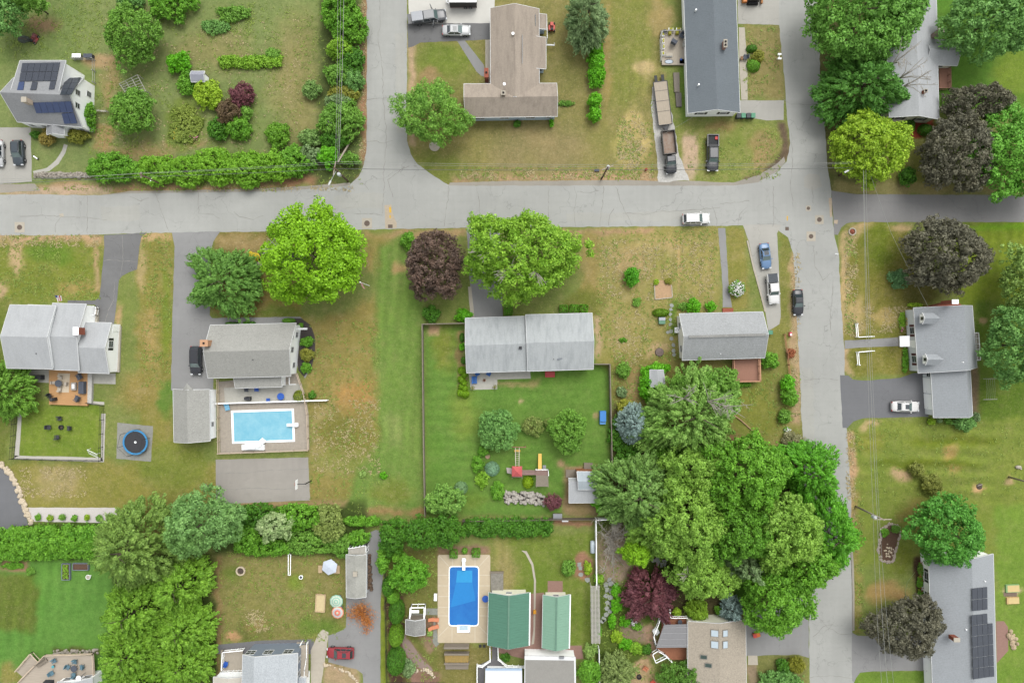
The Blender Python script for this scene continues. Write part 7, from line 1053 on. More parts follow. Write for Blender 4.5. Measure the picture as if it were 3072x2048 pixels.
PD = mat('tan_pool_concrete', (214, 198, 170), .9, .06, 1.5, world=True); rd('pool_deck', [(1317, 1663), (1468, 1663), (1471, 1668), (1471, 1923), (1466, 1927), (1316, 1927), (1313, 1922), (1313, 1668)], PD, .02, 0)
jm = MB()
for a, b in (((1314, 1724), (1346, 1724)), ((1437, 1724), (1471, 1724)), ((1314, 1756), (1346, 1756)), ((1437, 1756), (1471, 1756)), ((1314, 1788), (1346, 1788)), ((1314, 1820), (1346, 1820)), ((1437, 1820), (1466, 1820)), ((1358, 1664), (1358, 1694)), ((1425, 1664), (1425, 1694)), ((1316, 1665), (1347, 1698)), ((1468, 1665), (1437, 1698)), ((1316, 1908), (1347, 1877)), ((1468, 1908), (1437, 1877)), ((1356, 1880), (1356, 1926)), ((1425, 1880), (1425, 1926)), ((1314, 1846), (1346, 1846)), ((1437, 1846), (1470, 1846))): jm.bar(W(*a, .024), W(*b, .024), .07, .01)
o = jm.build('pool_deck_joints', mat('pale_joint', (236, 226, 206), .9)); o['kind'] = 'structure'
def divboard(px, py, rz, L, label): t = thing('diving_board', label, 'diving board', W(px, py), R(rz), 'diving boards'); MB().box(0, 0, .62, L, .5, .07).build('board', WHITE, t, local=True); MB().box(-L*.3, 0, .32, .5, .7, .5, tx=.7).build('stand', WHITE, t, local=True)
divboard(881, 1273, 180, 2.0, 'short white diving board on the right end of the turquoise pool'); divboard(1392, 1688, -90, 2.1, 'white diving board at the top of the bright blue pool')
t = thing('pool_slide', 'white slide curving into the turquoise pool from its lower edge', 'pool slide', W(762, 1335)); mb = MB(); mb.box(W(762, 1340).x, W(762, 1340).y, .3, 3.9, .9, .5)
mb.build('base', WHITE, t); mb = MB(); pts = [W(735, 1337, 1.6), W(765, 1337, 1.5), W(780, 1330, 1.1), W(793, 1318, .5)]
for a, b in zip(pts[:-1], pts[1:]): mb.bar(a, b, .75, .1); n_ = Vector((-(b-a).y, (b-a).x, 0)).normalized()*.4; mb.bar(a+n_, b+n_, .08, .35); mb.bar(a-n_, b-n_, .08, .35)
mb.build('chute', WHITE, t); MB().bar(W(728, 1332, 0), W(728, 1332, 1.7), .06).bar(W(728, 1342, 0), W(728, 1342, 1.7), .06).build('ladder', CHROME, t)
t = thing('pool_steps', 'white step unit with handrail at the lower end of the blue pool', 'pool steps', W(1391, 1884)); MB().box(0, 0, .12, 2.3, 1.35, .24, ty=.9).build('tread', WHITE, t, local=True); MB().box(0, .2, .27, 1.5, .8, .1).build('upper_tread', mat('pale_blue_plastic', (206, 228, 240), .4), t, local=True); MB().tube([(1.1, -.5, .2), (1.1, -.5, .9), (1.1, .3, .9), (1.1, .3, .2)], .03, 5).build('handrail', CHROME, t, local=True)
# ---------------------------------------------------------------- garden furniture and small things
def table(label, px, py, r, m, h=.74, z0=0., name='table', cat='table', umb=None):
    t = thing(name, label, cat, W(px, py, z0)); MB().lathe(0, 0, [(r, h-.04), (r, h)], 20).build('tabletop', m, t, local=True)
    for k in range(4): a = k*1.57+.78; MB().bar((math.cos(a)*r*.7, math.sin(a)*r*.7, 0), (math.cos(a)*r*.5, math.sin(a)*r*.5, h), .05).build('leg', BLACK, t, local=True)
    return t
def chair(label, px, py, rz, m, s=1., z0=0., name='garden_chair', group='garden chairs', cat='chair', arms=True):
    p = W(px, py, z0); t = thing(name, label, cat, p, R(rz), group); MB().box(0, 0, .42*s, .6*s, .6*s, .08).build('seat', m, t, local=True); MB().box(-.36*s, 0, .72*s, .12, .62*s, .62*s).build('backrest', m, t, local=True)
    if arms:
        for q in (-1, 1): MB().box(.02, q*.34*s, .6*s, .6*s, .1, .05).build('armrest', m, t, local=True)
    for a in (-1, 1):
        for b in (-1, 1): MB().box(a*.24*s, b*.26*s, .2*s, .05, .05, .4*s).build('leg', m, t, local=True)
    return t
BLUEF = mat('blue_fabric', (66, 116, 186), .8, .1); NAVY = mat('royal_blue_plastic', (52, 104, 200), .5, .06); SLT = mat('slate_furniture_cover', (92, 98, 110), .8, .12, 3); ORC = mat('salmon_orange_fabric', (232, 150, 112), .8, .06); TEAL = mat('teal_grey_chair', (106, 142, 158), .7, .1); ADK = mat('charcoal_plastic', (72, 74, 78), .7, .1)
table('round royal blue table on the patio beside the turquoise pool', 846, 1188, .62, NAVY); chair('small round-looking blue chair near the low wall', 807, 1198, 90, NAVY, .8); chair('blue chair under the low rear roof edge', 773, 1168, -90, NAVY, .95); chair('grey chair beside the blue one under the rear roof', 742, 1169, -90, SLT, .9)
t = thing('barbecue', 'black barbecue on the patio above the low wall', 'barbecue', W(748, 1194)); MB().box(0, 0, .5, .9, .6, .8).build('cabinet', BLACK, t, local=True); MB().box(0, 0, 1.05, .95, .62, .3, ty=.5).build('lid', PBK, t, local=True)
t = thing('sun_lounger', 'blue and white striped lounger at the upper left corner of the turquoise pool', 'lounger', W(683, 1219), R(-75)); MB().box(0, 0, .35, 1.3, .8, .08).build('seat', mat('sky_blue_slats', (128, 190, 224), .7, .25, 3, stretch=(6, .1, 1)), t, local=True); MB().box(-.55, 0, .55, .4, .8, .06).build('backrest', MATS['sky_blue_slats'], t, local=True)
for px, py, rz, lb in ((1303, 1856, 175, 'salmon orange lounger, upper of the two beside the blue pool'), (1303, 1879, 195, 'salmon orange lounger, lower of the two beside the blue pool')):
    t = thing('sun_lounger', lb, 'lounger', W(px, py), R(rz), 'orange loungers'); MB().box(-.2, 0, .35, 1.3, .62, .08).build('seat', ORC, t, local=True); b = MB(); b.quad((.42, -.31, .38), (1.0, -.31, .75), (1.0, .31, .75), (.42, .31, .38), .06); b.build('backrest', ORC, t, local=True); MB().box(-.2, .25, .16, 1.2, .05, .32).build('leg', ORC, t, local=True); MB().box(-.2, -.25, .16, 1.2, .05, .32).build('leg', ORC, t, local=True)
t = thing('sun_lounger', 'white moulded lounger on the grass left of the blue pool deck', 'lounger', W(1307, 1789), R(88)); MB().box(0, 0, .3, 1.3, .52, .1, tx=.9).build('seat', WHITE, t, local=True); MB().box(.55, 0, .45, .35, .5, .12).build('backrest', WHITE, t, local=True); MB().box(-.3, 0, .13, .12, .45, .26).build('leg', WHITE, t, local=True)
table('round blue table at the corner of the dark green pool house', 1457, 1791, .6, NAVY); t = thing('slab_platform', 'grey stone tiled platform between blue pool and dark green roof', 'platform', W(1491, 1745)); P = [W(*p) for p in ((1472, 1716), (1510, 1716), (1510, 1775), (1473, 1775))]; MB().prism([(p.x, p.y) for p in P], .01, .35).build('top', mat('grey_stone_tiles', (150, 146, 136), .9, .3, 2.5), t); MB().prism([(p.x, p.y) for p in [W(*p) for p in ((1471, 1712), (1511, 1712), (1511, 1716), (1471, 1716))]], .01, .5).build('edge', WOODG, t)
for px, lb in ((1441, 'left of the two small dark stools under the pool deck'), (1453, 'right of the two small dark stools under the pool deck')): t = thing('stool', lb, 'stool', W(px, 1934), 0, 'small stools'); MB().box(0, 0, .4, .45, .45, .08).build('seat', BLACK, t, local=True); MB().box(0, 0, .18, .3, .3, .36).build('leg', CHROME, t, local=True)
t = thing('garden_swing', 'big wooden trough planter with orange flowers under the blue pool deck', 'planter', W(1371, 1965)); t.name = 'planter'
MB().prism([(W(*p).x, W(*p).y) for p in ((1335, 1958), (1407, 1958), (1406, 1980), (1336, 1980))], .0, .75).build('soil', mat('orange_flecked_soil', (140, 134, 84), .9, .3, 4, c2=(190, 150, 84)), t); mb = MB()
for y0, y1, z in ((1928, 1934, 1.6), (1952, 1957, 1.), (1981, 1986, .9)): mb.prism([(W(*p).x, W(*p).y) for p in ((1334, y0), (1408, y0), (1408, y1), (1334, y1))], 0, z)
mb.prism([(W(*p).x, W(*p).y) for p in ((1336, 1986), (1406, 1986), (1405, 2004), (1337, 2004))], 0, .3); mb.build('boards', WOODG, t)
def umbrella(label, px, py, r, mats, n=8, hx=None, rings=None, h=2.4):
    t = thing('parasol', label, 'parasol', W(px, py, h).xy.to_3d(), R(20), 'garden parasols'); o = None; rr = [(r, h-.0)]; cuts = rings or [1.0, 0]; prev = None
    for i in range(len(cuts)-1):
        a, b = cuts[i], cuts[i+1]; mb = MB(); mb.lathe(0, 0, [(r*a, h+.35*(1-a)), (max(.02, r*b), h+.35*(1-b))], n); q = mb.build('canopy', mats[i % len(mats)], t, local=True)
    MB().tube([(0, 0, 0), (0, 0, h+.4)], .035, 6).build('pole', CHROME, t, local=True); MB().lathe(0, 0, [(.3, 0), (.25, .1)], 10).build('base', CHROME, t, local=True)
UW = mat('white_blue_canopy', (214, 224, 238), .8, .04); umbrella('white hexagonal parasol over the wooden picnic benches', 989, 1700, 1.4, [UW], 6)
U1, U2 = mat('mint_canopy', (156, 206, 184), .8), mat('pale_cream_canopy', (214, 224, 204), .8); U3, U4 = mat('coral_canopy', (232, 140, 118), .8), mat('lilac_canopy', (204, 196, 206), .8)
umbrella('mint green ringed parasol, upper of the two touching round ones', 1009, 1803, 1.15, [U1, U2], 10, rings=[1, .86, .68, .52, .34, .18, 0]); umbrella('coral ringed parasol, lower of the two touching round ones', 1013, 1836, 1.08, [U3, U2, U4, U3], 10, rings=[1, .84, .7, .5, .32, .18, 0])
for px, py, w_, l_, lb in ((963, 1704, .7, 1.3, 'wooden bench box left of the white parasol'), (1012, 1705, 1.05, 1.4, 'sand coloured bench box right of the white parasol')): t = thing('picnic_bench', lb, 'bench', W(px, py), 0, 'picnic benches'); MB().box(0, 0, .42, w_, l_, .08).build('seat', mat('sandy_boards', (214, 188, 150), .85, .08, 3), t, local=True); MB().box(0, .4, .2, w_*.8, .1, .4).build('leg', WOODG, t, local=True); MB().box(0, -.4, .2, w_*.8, .1, .4).build('leg', WOODG, t, local=True)
t = thing('sandbox', 'rectangular sandbox with wooden rim on the lawn left of the mint parasol', 'sandbox', W(962, 1807), R(-3)); MB().box(0, 0, .12, 1.5, 2.9, .2).build('sand', mat('yellow_sand', (226, 206, 160), .95, .1, 3), t, local=True); mb = MB()
for s in (-1, 1): mb.box(s*.8, 0, .16, .14, 3.1, .3); mb.box(0, s*1.5, .16, 1.5, .14, .3)
mb.build('rim', mat('sandy_boards', (214, 188, 150)), t, local=True)
def firepit(label, px, py, r, m): t = thing('fire_pit', label, 'fire pit', W(px, py)); MB().ring(0, 0, r*.7, r, 0, .3, 20).build('rim', m, t, local=True); MB().lathe(0, 0, [(r*.68, .01), (r*.5, .1)], 12).build('ash', mat('dark_ash', (96, 84, 76), .95, .3, 6), t, local=True)
firepit('stone ringed fire pit on the dry lawn right of the lime grove', 723, 1711, .82, STP); firepit('black fire bowl between four black garden chairs', 185, 1281, .42, BLACK); firepit('black fire bowl on the sandy round patch at the bottom', 1917, 2028, .42, BLACK); firepit('small round fire bowl on the pale patio with the blue loveseat', 1453, 1140, .25, mat('copper_brown', (170, 124, 96), .6))
for px, py, rz, lb in ((184, 1255, -90, 'black chair above the fire bowl on the pen lawn'), (152, 1280, 0, 'black chair left of the fire bowl on the pen lawn'), (212, 1283, 180, 'black chair right of the fire bowl on the pen lawn'), (177, 1309, 90, 'black chair below the fire bowl on the pen lawn')): chair(lb, px, py, rz, ADK, 1.05)
chair('orange chair on the sandy round patch, upper', 1934, 2001, -120, ORC, 1.1); chair('red-orange chair on the sandy round patch at the bottom edge', 1957, 2042, 130, mat('red_orange_chair', (232, 104, 84), .7), 1.1)
# honey deck of the split-level house
t = thing('deck', 'honey coloured timber deck behind the split-level house', 'deck', W(205, 1165)); slab(t, 'deck_boards', [(147, 1108), (265, 1114), (262, 1217), (147, 1213)], .5, .5, DECKW); slab(t, 'edge_planter', [(263, 1118), (276, 1119), (274, 1210), (262, 1210)], .55, .55, GRAV)
z = .5; t = thing('rug', 'cream striped outdoor rug on the honey deck', 'rug', W(190, 1148, z)); P = [W(*p, z) for p in ((174, 1119), (210, 1120), (207, 1177), (171, 1176))]; MB().prism([(p.x, p.y) for p in P], z+.002, z+.03).build('weave', mat('cream_rug', (222, 206, 182), .95, .08, 2, stretch=(4, .3, 1)), t)
table('round grey covered table on the cream rug', 183, 1149, .62, SLT, z0=.53)
for px, py, rz, lb in ((166, 1147, 0, 'left'), (201, 1150, 180, 'right'), (185, 1132, -90, 'upper'), (182, 1167, 90, 'lower')): chair(lb+' pale chair at the round table on the cream rug', px, py, rz, mat('pale_beige_chair', (206, 196, 182), .8), .85, .53, arms=False)
t = thing('fire_table', 'square pale fire table on the honey deck', 'fire table', W(225, 1158, z), 0); MB().box(0, 0, .25, .85, 1.35, .5).build('body', mat('grey_beige_stone', (176, 168, 160), .8), t, local=True); MB().box(0, 0, .52, .4, .75, .06).build('burner', WHITE, t, local=True)
t = thing('sofa', 'slate covered sofa on the right side of the honey deck', 'sofa', W(250, 1162, z)); MB().box(-.1, 0, .25, .95, 2.1, .5).build('seat', SLT, t, local=True); MB().box(.45, 0, .45, .25, 2.15, .9).build('backrest', SLT, t, local=True)
chair('slate covered armchair above the sofa on the honey deck', 243, 1130, -150, SLT, 1.35, z, 'armchair'); chair('slate covered armchair below the sofa on the honey deck', 237, 1194, 155, SLT, 1.35, z, 'armchair'); chair('black folded chair at the lower left of the honey deck', 154, 1187, -50, BLACK, 1., z)
t = thing('barbecue', 'dark barbecue at the lower left of the honey deck', 'barbecue', W(165, 1197, z), .2); MB().box(0, 0, .4, .9, .55, .75).build('cabinet', BLACK, t, local=True); MB().lathe(-.1, 0, [(.3, .78), (.28, .95), (.1, 1.05)], 10).build('lid', ADK, t, local=True)
rd('patio', [(270, 1119), (347, 1119), (347, 1152), (270, 1150)], PATIO, .02, .2); rd('patio', [(66, 1106), (147, 1106), (147, 1148), (66, 1144)], PATIO, .02, .2); t = thing('barbecue', 'covered black barbecue on the slab patio left of the honey deck', 'barbecue', W(118, 1131)); MB().box(0, 0, .5, 1.9, .8, 1., tx=.85, ty=.8).build('cover', ADK, t, local=True); MB().box(1.0, 0, .7, .3, .7, .1).build('side_shelf', BLACK, t, local=True)
GS = [((56, 1216), (67, 1216), (58, 1366), (44, 1372)), ((44, 1366), (306, 1372), (310, 1386), (42, 1376)), ((304, 1240), (317, 1240), (312, 1386), (303, 1380)), ((270, 1203), (313, 1205), (313, 1214), (270, 1212))]
for q in GS: rd('gravel_edging', list(q), mat('light_stone_chips', (204, 200, 190), .95, .12, 5, world=True), .016, .8)
t = thing('football_goal', 'small white net goal in the corner of the pen lawn', 'goal', W(284, 1358), R(-25)); mb = MB(); mb.bar((-.9, .4, 0), (-.9, .4, 1.1), .05).bar((.9, .4, 0), (.9, .4, 1.1), .05).bar((-.9, .4, 1.1), (.9, .4, 1.1), .05).bar((-.9, -.5, 0), (-.9, .4, 1.1), .04).bar((.9, -.5, 0), (.9, .4, 1.1), .04).bar((-.9, -.5, 0), (.9, -.5, 0), .05); mb.build('frame', WHITE, t, local=True)
mb = MB()
for k in range(9): x = -.9+.225*k; mb.bar((x, -.5, 0), (x, .4, 1.1), .012)
for k in range(5): mb.bar((-.9, -.5+.2*k, .24*k), (.9, -.5+.2*k, .24*k), .012)
mb.build('net', WHITE, t, local=True)
# trampoline
sheet('pad', [(352, 1267), (459, 1278), (453, 1384), (349, 1375)], mat('grey_stone_dust', (158, 158, 150), .95, .15, 2, world=True), .012, .8)
t = thing('trampoline', 'round trampoline with blue rim and black net poles on a grey pad', 'trampoline', W(406, 1326, .8).xy.to_3d()); MB().lathe(0, 0, [(1.92, .78), (1.92, .8)], 32).build('mat', mat('black_jump_mat', (66, 66, 70), .8, .06), t, local=True); MB().ring(0, 0, 1.9, 2.2, .8, .88, 32).build('rim_pad', mat('bright_blue_pad', (70, 152, 206), .6, .05), t, local=True); MB().ring(0, 0, .1, .2, .81, .815, 14).build('centre_mark', WHITE, t, local=True)
for k in range(6):
    a = k*math.pi/3+.3; c, d = math.cos(a), math.sin(a); p = MB().tube([(2.2*c, 2.2*d, 0), (2.35*c, 2.35*d, 1.2), (2.25*c, 2.25*d, 2.6)], .035, 5).build('net_pole', BLACK, t, local=True)
mb = MB(); ring_ = [Vector((2.25*math.cos(k*math.pi/3+.3), 2.25*math.sin(k*math.pi/3+.3), 2.55)) for k in range(6)]
for k in range(6): mb.bar(ring_[k], ring_[(k+1) % 6], .03, .03)
mb.build('net_hem', BLACK, t, local=True)
# flags
def flagpole(label, b, h, fx, hang):
    t = thing('flagpole', label, 'flagpole', W(*b)); MB().tube([(0, 0, 0), (0, 0, h)], [.07, .04], 8).build('pole', WHITE, t, local=True); MB().lathe(0, 0, [(.1, h), (.1, h+.12)], 8).build('finial', WHITE, t, local=True)
    f = thing('flag', label.replace('flagpole', 'flag').replace('tall white', 'drooping striped'), 'flag', (W(*b).x, W(*b).y, h-.1)); u = Vector((fx[0], fx[1], 0)).normalized(); n_ = 7
    def P(s, v): return u*(s*1.1+.05)+Vector((0, -.12*math.sin(s*5), -v*hang-s*.5))
    for i in range(n_):
        mb = MB(); a, b_ = i/n_, (i+1)/n_
        for k in range(6): mb.quad(P(k/6, a), P((k+1)/6, a), P((k+1)/6, b_), P(k/6, b_), .01)
        mb.build('stripe', mat('flag_red', (206, 84, 84), .8) if i % 2 == 0 else mat('flag_white', (236, 232, 230), .8), f, local=True)
    mb = MB()
    for k in range(3): mb.quad(P(k/6, -.01)+Vector((0, -.015, 0)), P((k+1)/6, -.01)+Vector((0, -.015, 0)), P((k+1)/6, .55)+Vector((0, -.015, 0)), P(k/6, .55)+Vector((0, -.015, 0)), .012)
    mb.build('canton', mat('flag_blue', (70, 84, 140), .8), f, local=True)
flagpole('tall white flagpole right of the huge lime green maple', (1108, 857), 7.2, (.35, -1), 1.6)
t = thing('house_flag', 'small striped flag angled out of the split-level house front', 'flag', W(176, 906)); t.name = 'flag'; a = W(174, 906, 2.6)-OFF[t]; e = Vector((.3, .9, .5)); MB().tube([a, a+e*1.2], .03, 5).build('staff', WHITE, t, local=True); q = a+e*1.1
for i in range(5): MB().quad(q+Vector((i*.22-.5, .1, 0)), q+Vector((i*.22-.3, .1, 0)), q+Vector((i*.16-.2, -.8, -.5)), q+Vector((i*.16-.36, -.8, -.5)), .01).build('stripe', MATS['flag_red'] if i % 2 else MATS['flag_white'], t, local=True)
MB().quad(q+Vector((-.52, .12, .03)), q+Vector((.05, .12, .03)), q+Vector((0, -.25, -.17)), q+Vector((-.45, -.25, -.17)), .01).build('canton', MATS['flag_blue'], t, local=True)
# playset, swing, rails in the fenced yard
t = thing('playset', 'wooden playset with red roof, yellow slide, bridge and monkey bars', 'playset', W(1580, 1420)); RED = mat('faded_red_canvas', (216, 104, 104), .8, .06); BRW = mat('mauve_boards', (168, 140, 132), .9, .12, 3)
p = W(1551, 1414, 2.9); mb = MB(); r_ = .88; mb.add([(p.x-r_, p.y-r_, 2.7), (p.x+r_, p.y-r_, 2.7), (p.x+r_, p.y+r_, 2.7), (p.x-r_, p.y+r_, 2.7), (p.x, p.y, 3.3)], [(0, 1, 4), (1, 2, 4), (2, 3, 4), (3, 0, 4), (3, 2, 1, 0)]); mb.build('roof', RED, t); slab(t, 'tower_floor', [(1536, 1400), (1567, 1400), (1567, 1431), (1536, 1431)], 1.3, .1, BRW)
slab(t, 'bridge', [(1567, 1411), (1612, 1411), (1612, 1424), (1567, 1424)], 1.3, .08, BRW); slab(t, 'platform', [(1608, 1408), (1645, 1409), (1645, 1427), (1608, 1426)], 1.4, .1, BRW); p = W(1626, 1442, 2.2); g_ = MB(); g_.quad(W(1608, 1426, 2.6), W(1645, 1426, 2.6), W(1645, 1440, 2.3), W(1608, 1440, 2.3), .05); g_.quad(W(1608, 1440, 2.3), W(1645, 1440, 2.3), W(1646, 1459, 1.9), W(1607, 1459, 1.9), .05); g_.build('shelter_roof', mat('grey_brown_shingle', (158, 148, 132), .9, .12, 4), t)
g_ = MB(); g_.quad(W(1614, 1408, 1.4), W(1625, 1408, 1.4), W(1625, 1360, .3), W(1615, 1360, .3), .06); g_.build('slide', mat('yellow_plastic', (238, 190, 60), .4, .04), t); slab(t, 'ladder_step', [(1628, 1395), (1638, 1395), (1638, 1408), (1628, 1408)], .8, .06, CHROME); slab(t, 'ramp', [(1519, 1402), (1536, 1404), (1536, 1422), (1521, 1418)], .9, .08, mat('pale_mauve_boards', (196, 184, 180), .9, .1)); mb = MB()
for x0, x1 in ((1546, 1547), (1558, 1557)): mb.bar(W(x0, 1342, 2.1), W(x1, 1400, 2.1), .1)
for k in range(8): mb.bar(W(1547, 1348+k*6.5, 2.1), W(1557, 1348+k*6.5, 2.1), .05)
mb.build('monkey_bars', mat('pale_cream_rails', (226, 212, 198), .7), t); mb = MB(); mb.bar(W(1532, 1340, 2.3), W(1578, 1341, 2.3), .12)
for x in (1534, 1576): mb.bar(W(x, 1340, 2.3), W(x, 1336, 0), .1)
mb.build('swing_beam', mat('brown_beam', (170, 120, 104), .8), t); MB().bar(W(1543, 1352, .9), W(1561, 1352, .9), .35, .06).build('swing_seat', MATS['yellow_plastic'], t); mb = MB()
for x, y in ((1537, 1401), (1566, 1401), (1537, 1430), (1566, 1430), (1609, 1409), (1644, 1409), (1609, 1458), (1645, 1458)): p = W(x, y, 1.3); MB().box(p.x, p.y, 1.3 if x < 1570 else .95, .1, .1, 2.6 if x < 1570 else 1.9).build('post', WOODG, t)
railing(t, [(1608, 1409), (1645, 1409), (1646, 1426)], 1.4, .8, WHITE, 1., wd=.06); railing(t, [(1567, 1411), (1608, 1411)], 1.3, .7, BRW, .8)
t = thing('play_house', 'bright blue plastic box by the right fence of the green yard', 'storage box', W(1807, 1250)); t.name = 'storage_box'; MB().box(0, .2, .5, 1.1, 1.8, 1., tx=.95).build('body', mat('bright_blue_plastic', (74, 146, 224), .5, .06), t, local=True); MB().box(0, -1.0, .35, 1.0, .55, .6, ty=.8).build('front_bin', mat('sky_blue_plastic', (104, 168, 232), .5), t, local=True)
t = thing('tree_stump', 'round cut stump with dark top on the dry lawn left of the small ranch', 'stump', W(1978, 1056)); MB().lathe(0, 0, [(.8, 0), (.7, .3), (.3, .38)], 12).build('wood', mat('old_stump', (128, 112, 106), .9, .25, 4), t, local=True)
t = thing('tree_stump', 'pale round stump below the left round tree in the fenced yard', 'stump', W(1463, 1368)); MB().lathe(0, 0, [(.45, 0), (.42, .35)], 12).build('wood', mat('pale_stump', (178, 150, 124), .9, .2, 5), t, local=True)
t = thing('bark_bed', 'stone-edged bark bed with a peaked top on the dry lawn', 'garden bed', W(1990, 880)); P = [W(*p) for p in ((1963, 857), (1978, 841), (1994, 841), (2014, 855), (2017, 892), (1965, 898))]; MB().prism([(p.x, p.y) for p in P], 0, .1).build('bark', mat('tan_bark_chips', (198, 164, 128), .95, .15, 4), t); mb = MB()
for a, b in zip(P[3:]+P[:1], P[4:]+P[:1]+P[1:2]): mb.bar(a+Vector((0, 0, .08)), b+Vector((0, 0, .08)), .14, .16)
mb.build('edging', PATC, t)
# patio of the long pale house
rd('patio', [(1405, 1112), (1590, 1108), (1592, 1135), (1492, 1138), (1492, 1167), (1412, 1169)], PATIO, .016, .2); t = thing('loveseat', 'blue cushioned loveseat at the left of the pale patio', 'sofa', W(1424, 1139)); MB().box(.05, 0, .3, .75, 1.25, .3).build('seat', BLUEF, t, local=True); MB().box(-.38, 0, .55, .2, 1.3, .6).build('backrest', BLUEF, t, local=True)
chair('blue chair under the eave at the patio, left one', 1433, 1121, -60, BLUEF, 1.); chair('blue chair under the eave at the patio, right one', 1466, 1121, -120, BLUEF, 1.)
for px, py, lb in ((1418, 1162, 'left'), (1485, 1159, 'right')): t = thing('planter', lb+' potted plant at the front edge of the pale patio', 'planter', W(px, py), 0, 'patio planters'); MB().lathe(0, 0, [(.2, 0), (.28, .4)], 10).build('pot', PATC, t, local=True); rs2 = np.random.RandomState(3); P_ = rs2.normal(size=(60, 3))*.18+np.array([0, 0, .55]); A = unit(rs2.normal(size=(60, 3)))*.1; B = unit(rs2.normal(size=(60, 3)))*.08; o = bpy.data.objects.new('foliage', quads_mesh('foliage', P_, A, B, L_OLV)); C.objects.link(o); o.parent = t
# deck of the slate roofed house
t = thing('deck', 'grey plank deck crowded with planters at the slate roofed house', 'deck', W(2020, 145)); slab(t, 'deck_boards', [(1982, 92), (2060, 92), (2062, 195), (1986, 195)], .5, .3, DECKG); railing(t, [(2058, 92), (1986, 92), (1982, 110), (1984, 180)], .5, .9, mat('pale_grey_rail', (196, 196, 190), .7), 1.0)
t = thing('hot_tub', 'pale blue oval tub at the foot of the crowded plank deck', 'tub', W(2005, 189)); MB().lathe(0, 0, [(.75, 0), (.8, .5)], 18, 1, .5).build('shell', CHROME, t, local=True); MB().lathe(0, 0, [(.7, .5), (.68, .52)], 18, 1, .48).build('water', mat('pale_blue_water', (150, 168, 184), .1), t, local=True)
def planter(label, px, py, w_, l_, m, fm, z0=.5): t = thing('planter', label, 'planter', W(px, py, z0), 0, 'planters on the plank deck'); MB().box(0, 0, .25, w_, l_, .5).build('box', m, t, local=True); MB().box(0, 0, .56, w_*.75, l_*.75, .16).build('flowers', fm, t, local=True)
yf = mat('yellow_flower_mix', (224, 196, 60), .8, .3, 9, c2=(120, 150, 60))
for k, (px, py, a, b, lb) in enumerate(((1988, 105, .4, .8, 'white planter at the upper left corner'), (2011, 91, .8, .35, 'white planter on the top railing, left'), (2034, 91, .8, .35, 'white planter on the top railing, right'), (1988, 126, .35, .8, 'yellow flower planter on the left railing, upper'), (1989, 144, .35, .7, 'yellow flower planter on the left railing, middle'), (1988, 164, .4, .6, 'yellow flower planter on the left railing, lower'), (2008, 103, .5, .5, 'yellow flower pot on the deck, left'), (2030, 102, .5, .5, 'yellow flower pot on the deck, right'))): planter(lb+' of the plank deck', px, py, a, b, WHITE if k not in (6, 7) else yf, yf)
chair('grey chair in the middle of the plank deck', 2020, 130, 60, SLT, 1.4, .5); chair('dark chair right of the middle on the plank deck', 2044, 112, -120, SLT, 1.2, .5); chair('pale chair against the house on the plank deck', 2052, 138, 180, mat('pale_grey_rail', (196, 196, 190)), 1.2, .5); chair('cream chair at the upper right of the plank deck', 2052, 118, 180, PATC, 1.1, .5); table('black round grill-like table in the lower deck corner', 1992, 100, .35, BLACK, z0=.5)
t = thing('cooler_box', 'white cooler box on the lower plank deck', 'cooler', W(2006, 167, .5)); MB().box(0, 0, .2, 1.2, .5, .4).build('body', WHITE, t, local=True); MB().box(0, 0, .43, 1.24, .54, .06).build('lid', PATC, t, local=True); t = thing('toy_box', 'red and blue crate at the lower right corner of the plank deck', 'crate', W(2046, 188, 0)); MB().box(0, 0, .25, 1.1, .8, .5).build('box', mat('dull_red_plastic', (150, 80, 76), .7, .2, 3), t, local=True); MB().box(-.3, .3, .55, .3, .3, .12).build('blue_tub', NAVY, t, local=True)
for y0, y1, c_, lb in ((220, 278, (142, 134, 122), 'upper'), (280, 322, (118, 112, 106), 'lower')): t = thing('wood_stack', lb+' long low plank stack in the grass left of the slate roofed house', 'planks', W(2030, (y0+y1)/2), 0, 'plank stacks'); x0 = 2019 if y0 == 220 else 2025; P = [W(*p) for p in ((x0, y0), (x0+18, y0), (x0+19, y1), (x0+3, y1))]; MB().prism([(p.x, p.y) for p in P], 0, .3).build('planks', mat('planks_'+lb, c_, .9, .25, 4, stretch=(5, .5, 1)), t)
for k, (px, c_) in enumerate(((2211, 'black'), (2225, 'green'), (2240, 'black'), (2254, 'green'))):
    t = thing('wheelie_bin', ['black lidded bin nearest the slate roofed house wall', 'green lidded bin second from the slate roofed house', 'black lidded bin third from the slate roofed house', 'green lidded bin farthest from the slate roofed house'][k], 'bin', W(px, 352), 0, 'wheelie bins'); m_ = mat('bin_'+c_, (74, 80, 84) if c_ == 'black' else (96, 160, 128), .6, .06); MB().box(0, 0, .5, .6, .7, 1., tx=1.1, ty=1.1).build('body', mat('bin_body_dark', (66, 72, 74), .6), t, local=True); MB().box(0, 0, 1.03, .72, .82, .07).build('lid', m_, t, local=True)
for px, py, lb in ((2307, 997, 'green topped bin at the right wall of the small ranch'),): t = thing('wheelie_bin', lb, 'bin', W(px, py), 0, 'wheelie bins'); MB().box(0, 0, .5, .6, .7, 1., tx=1.1, ty=1.1).build('body', MATS['bin_body_dark'], t, local=True); MB().box(-.1, 0, 1.03, .72, .7, .07).build('lid', MATS['bin_green'], t, local=True)
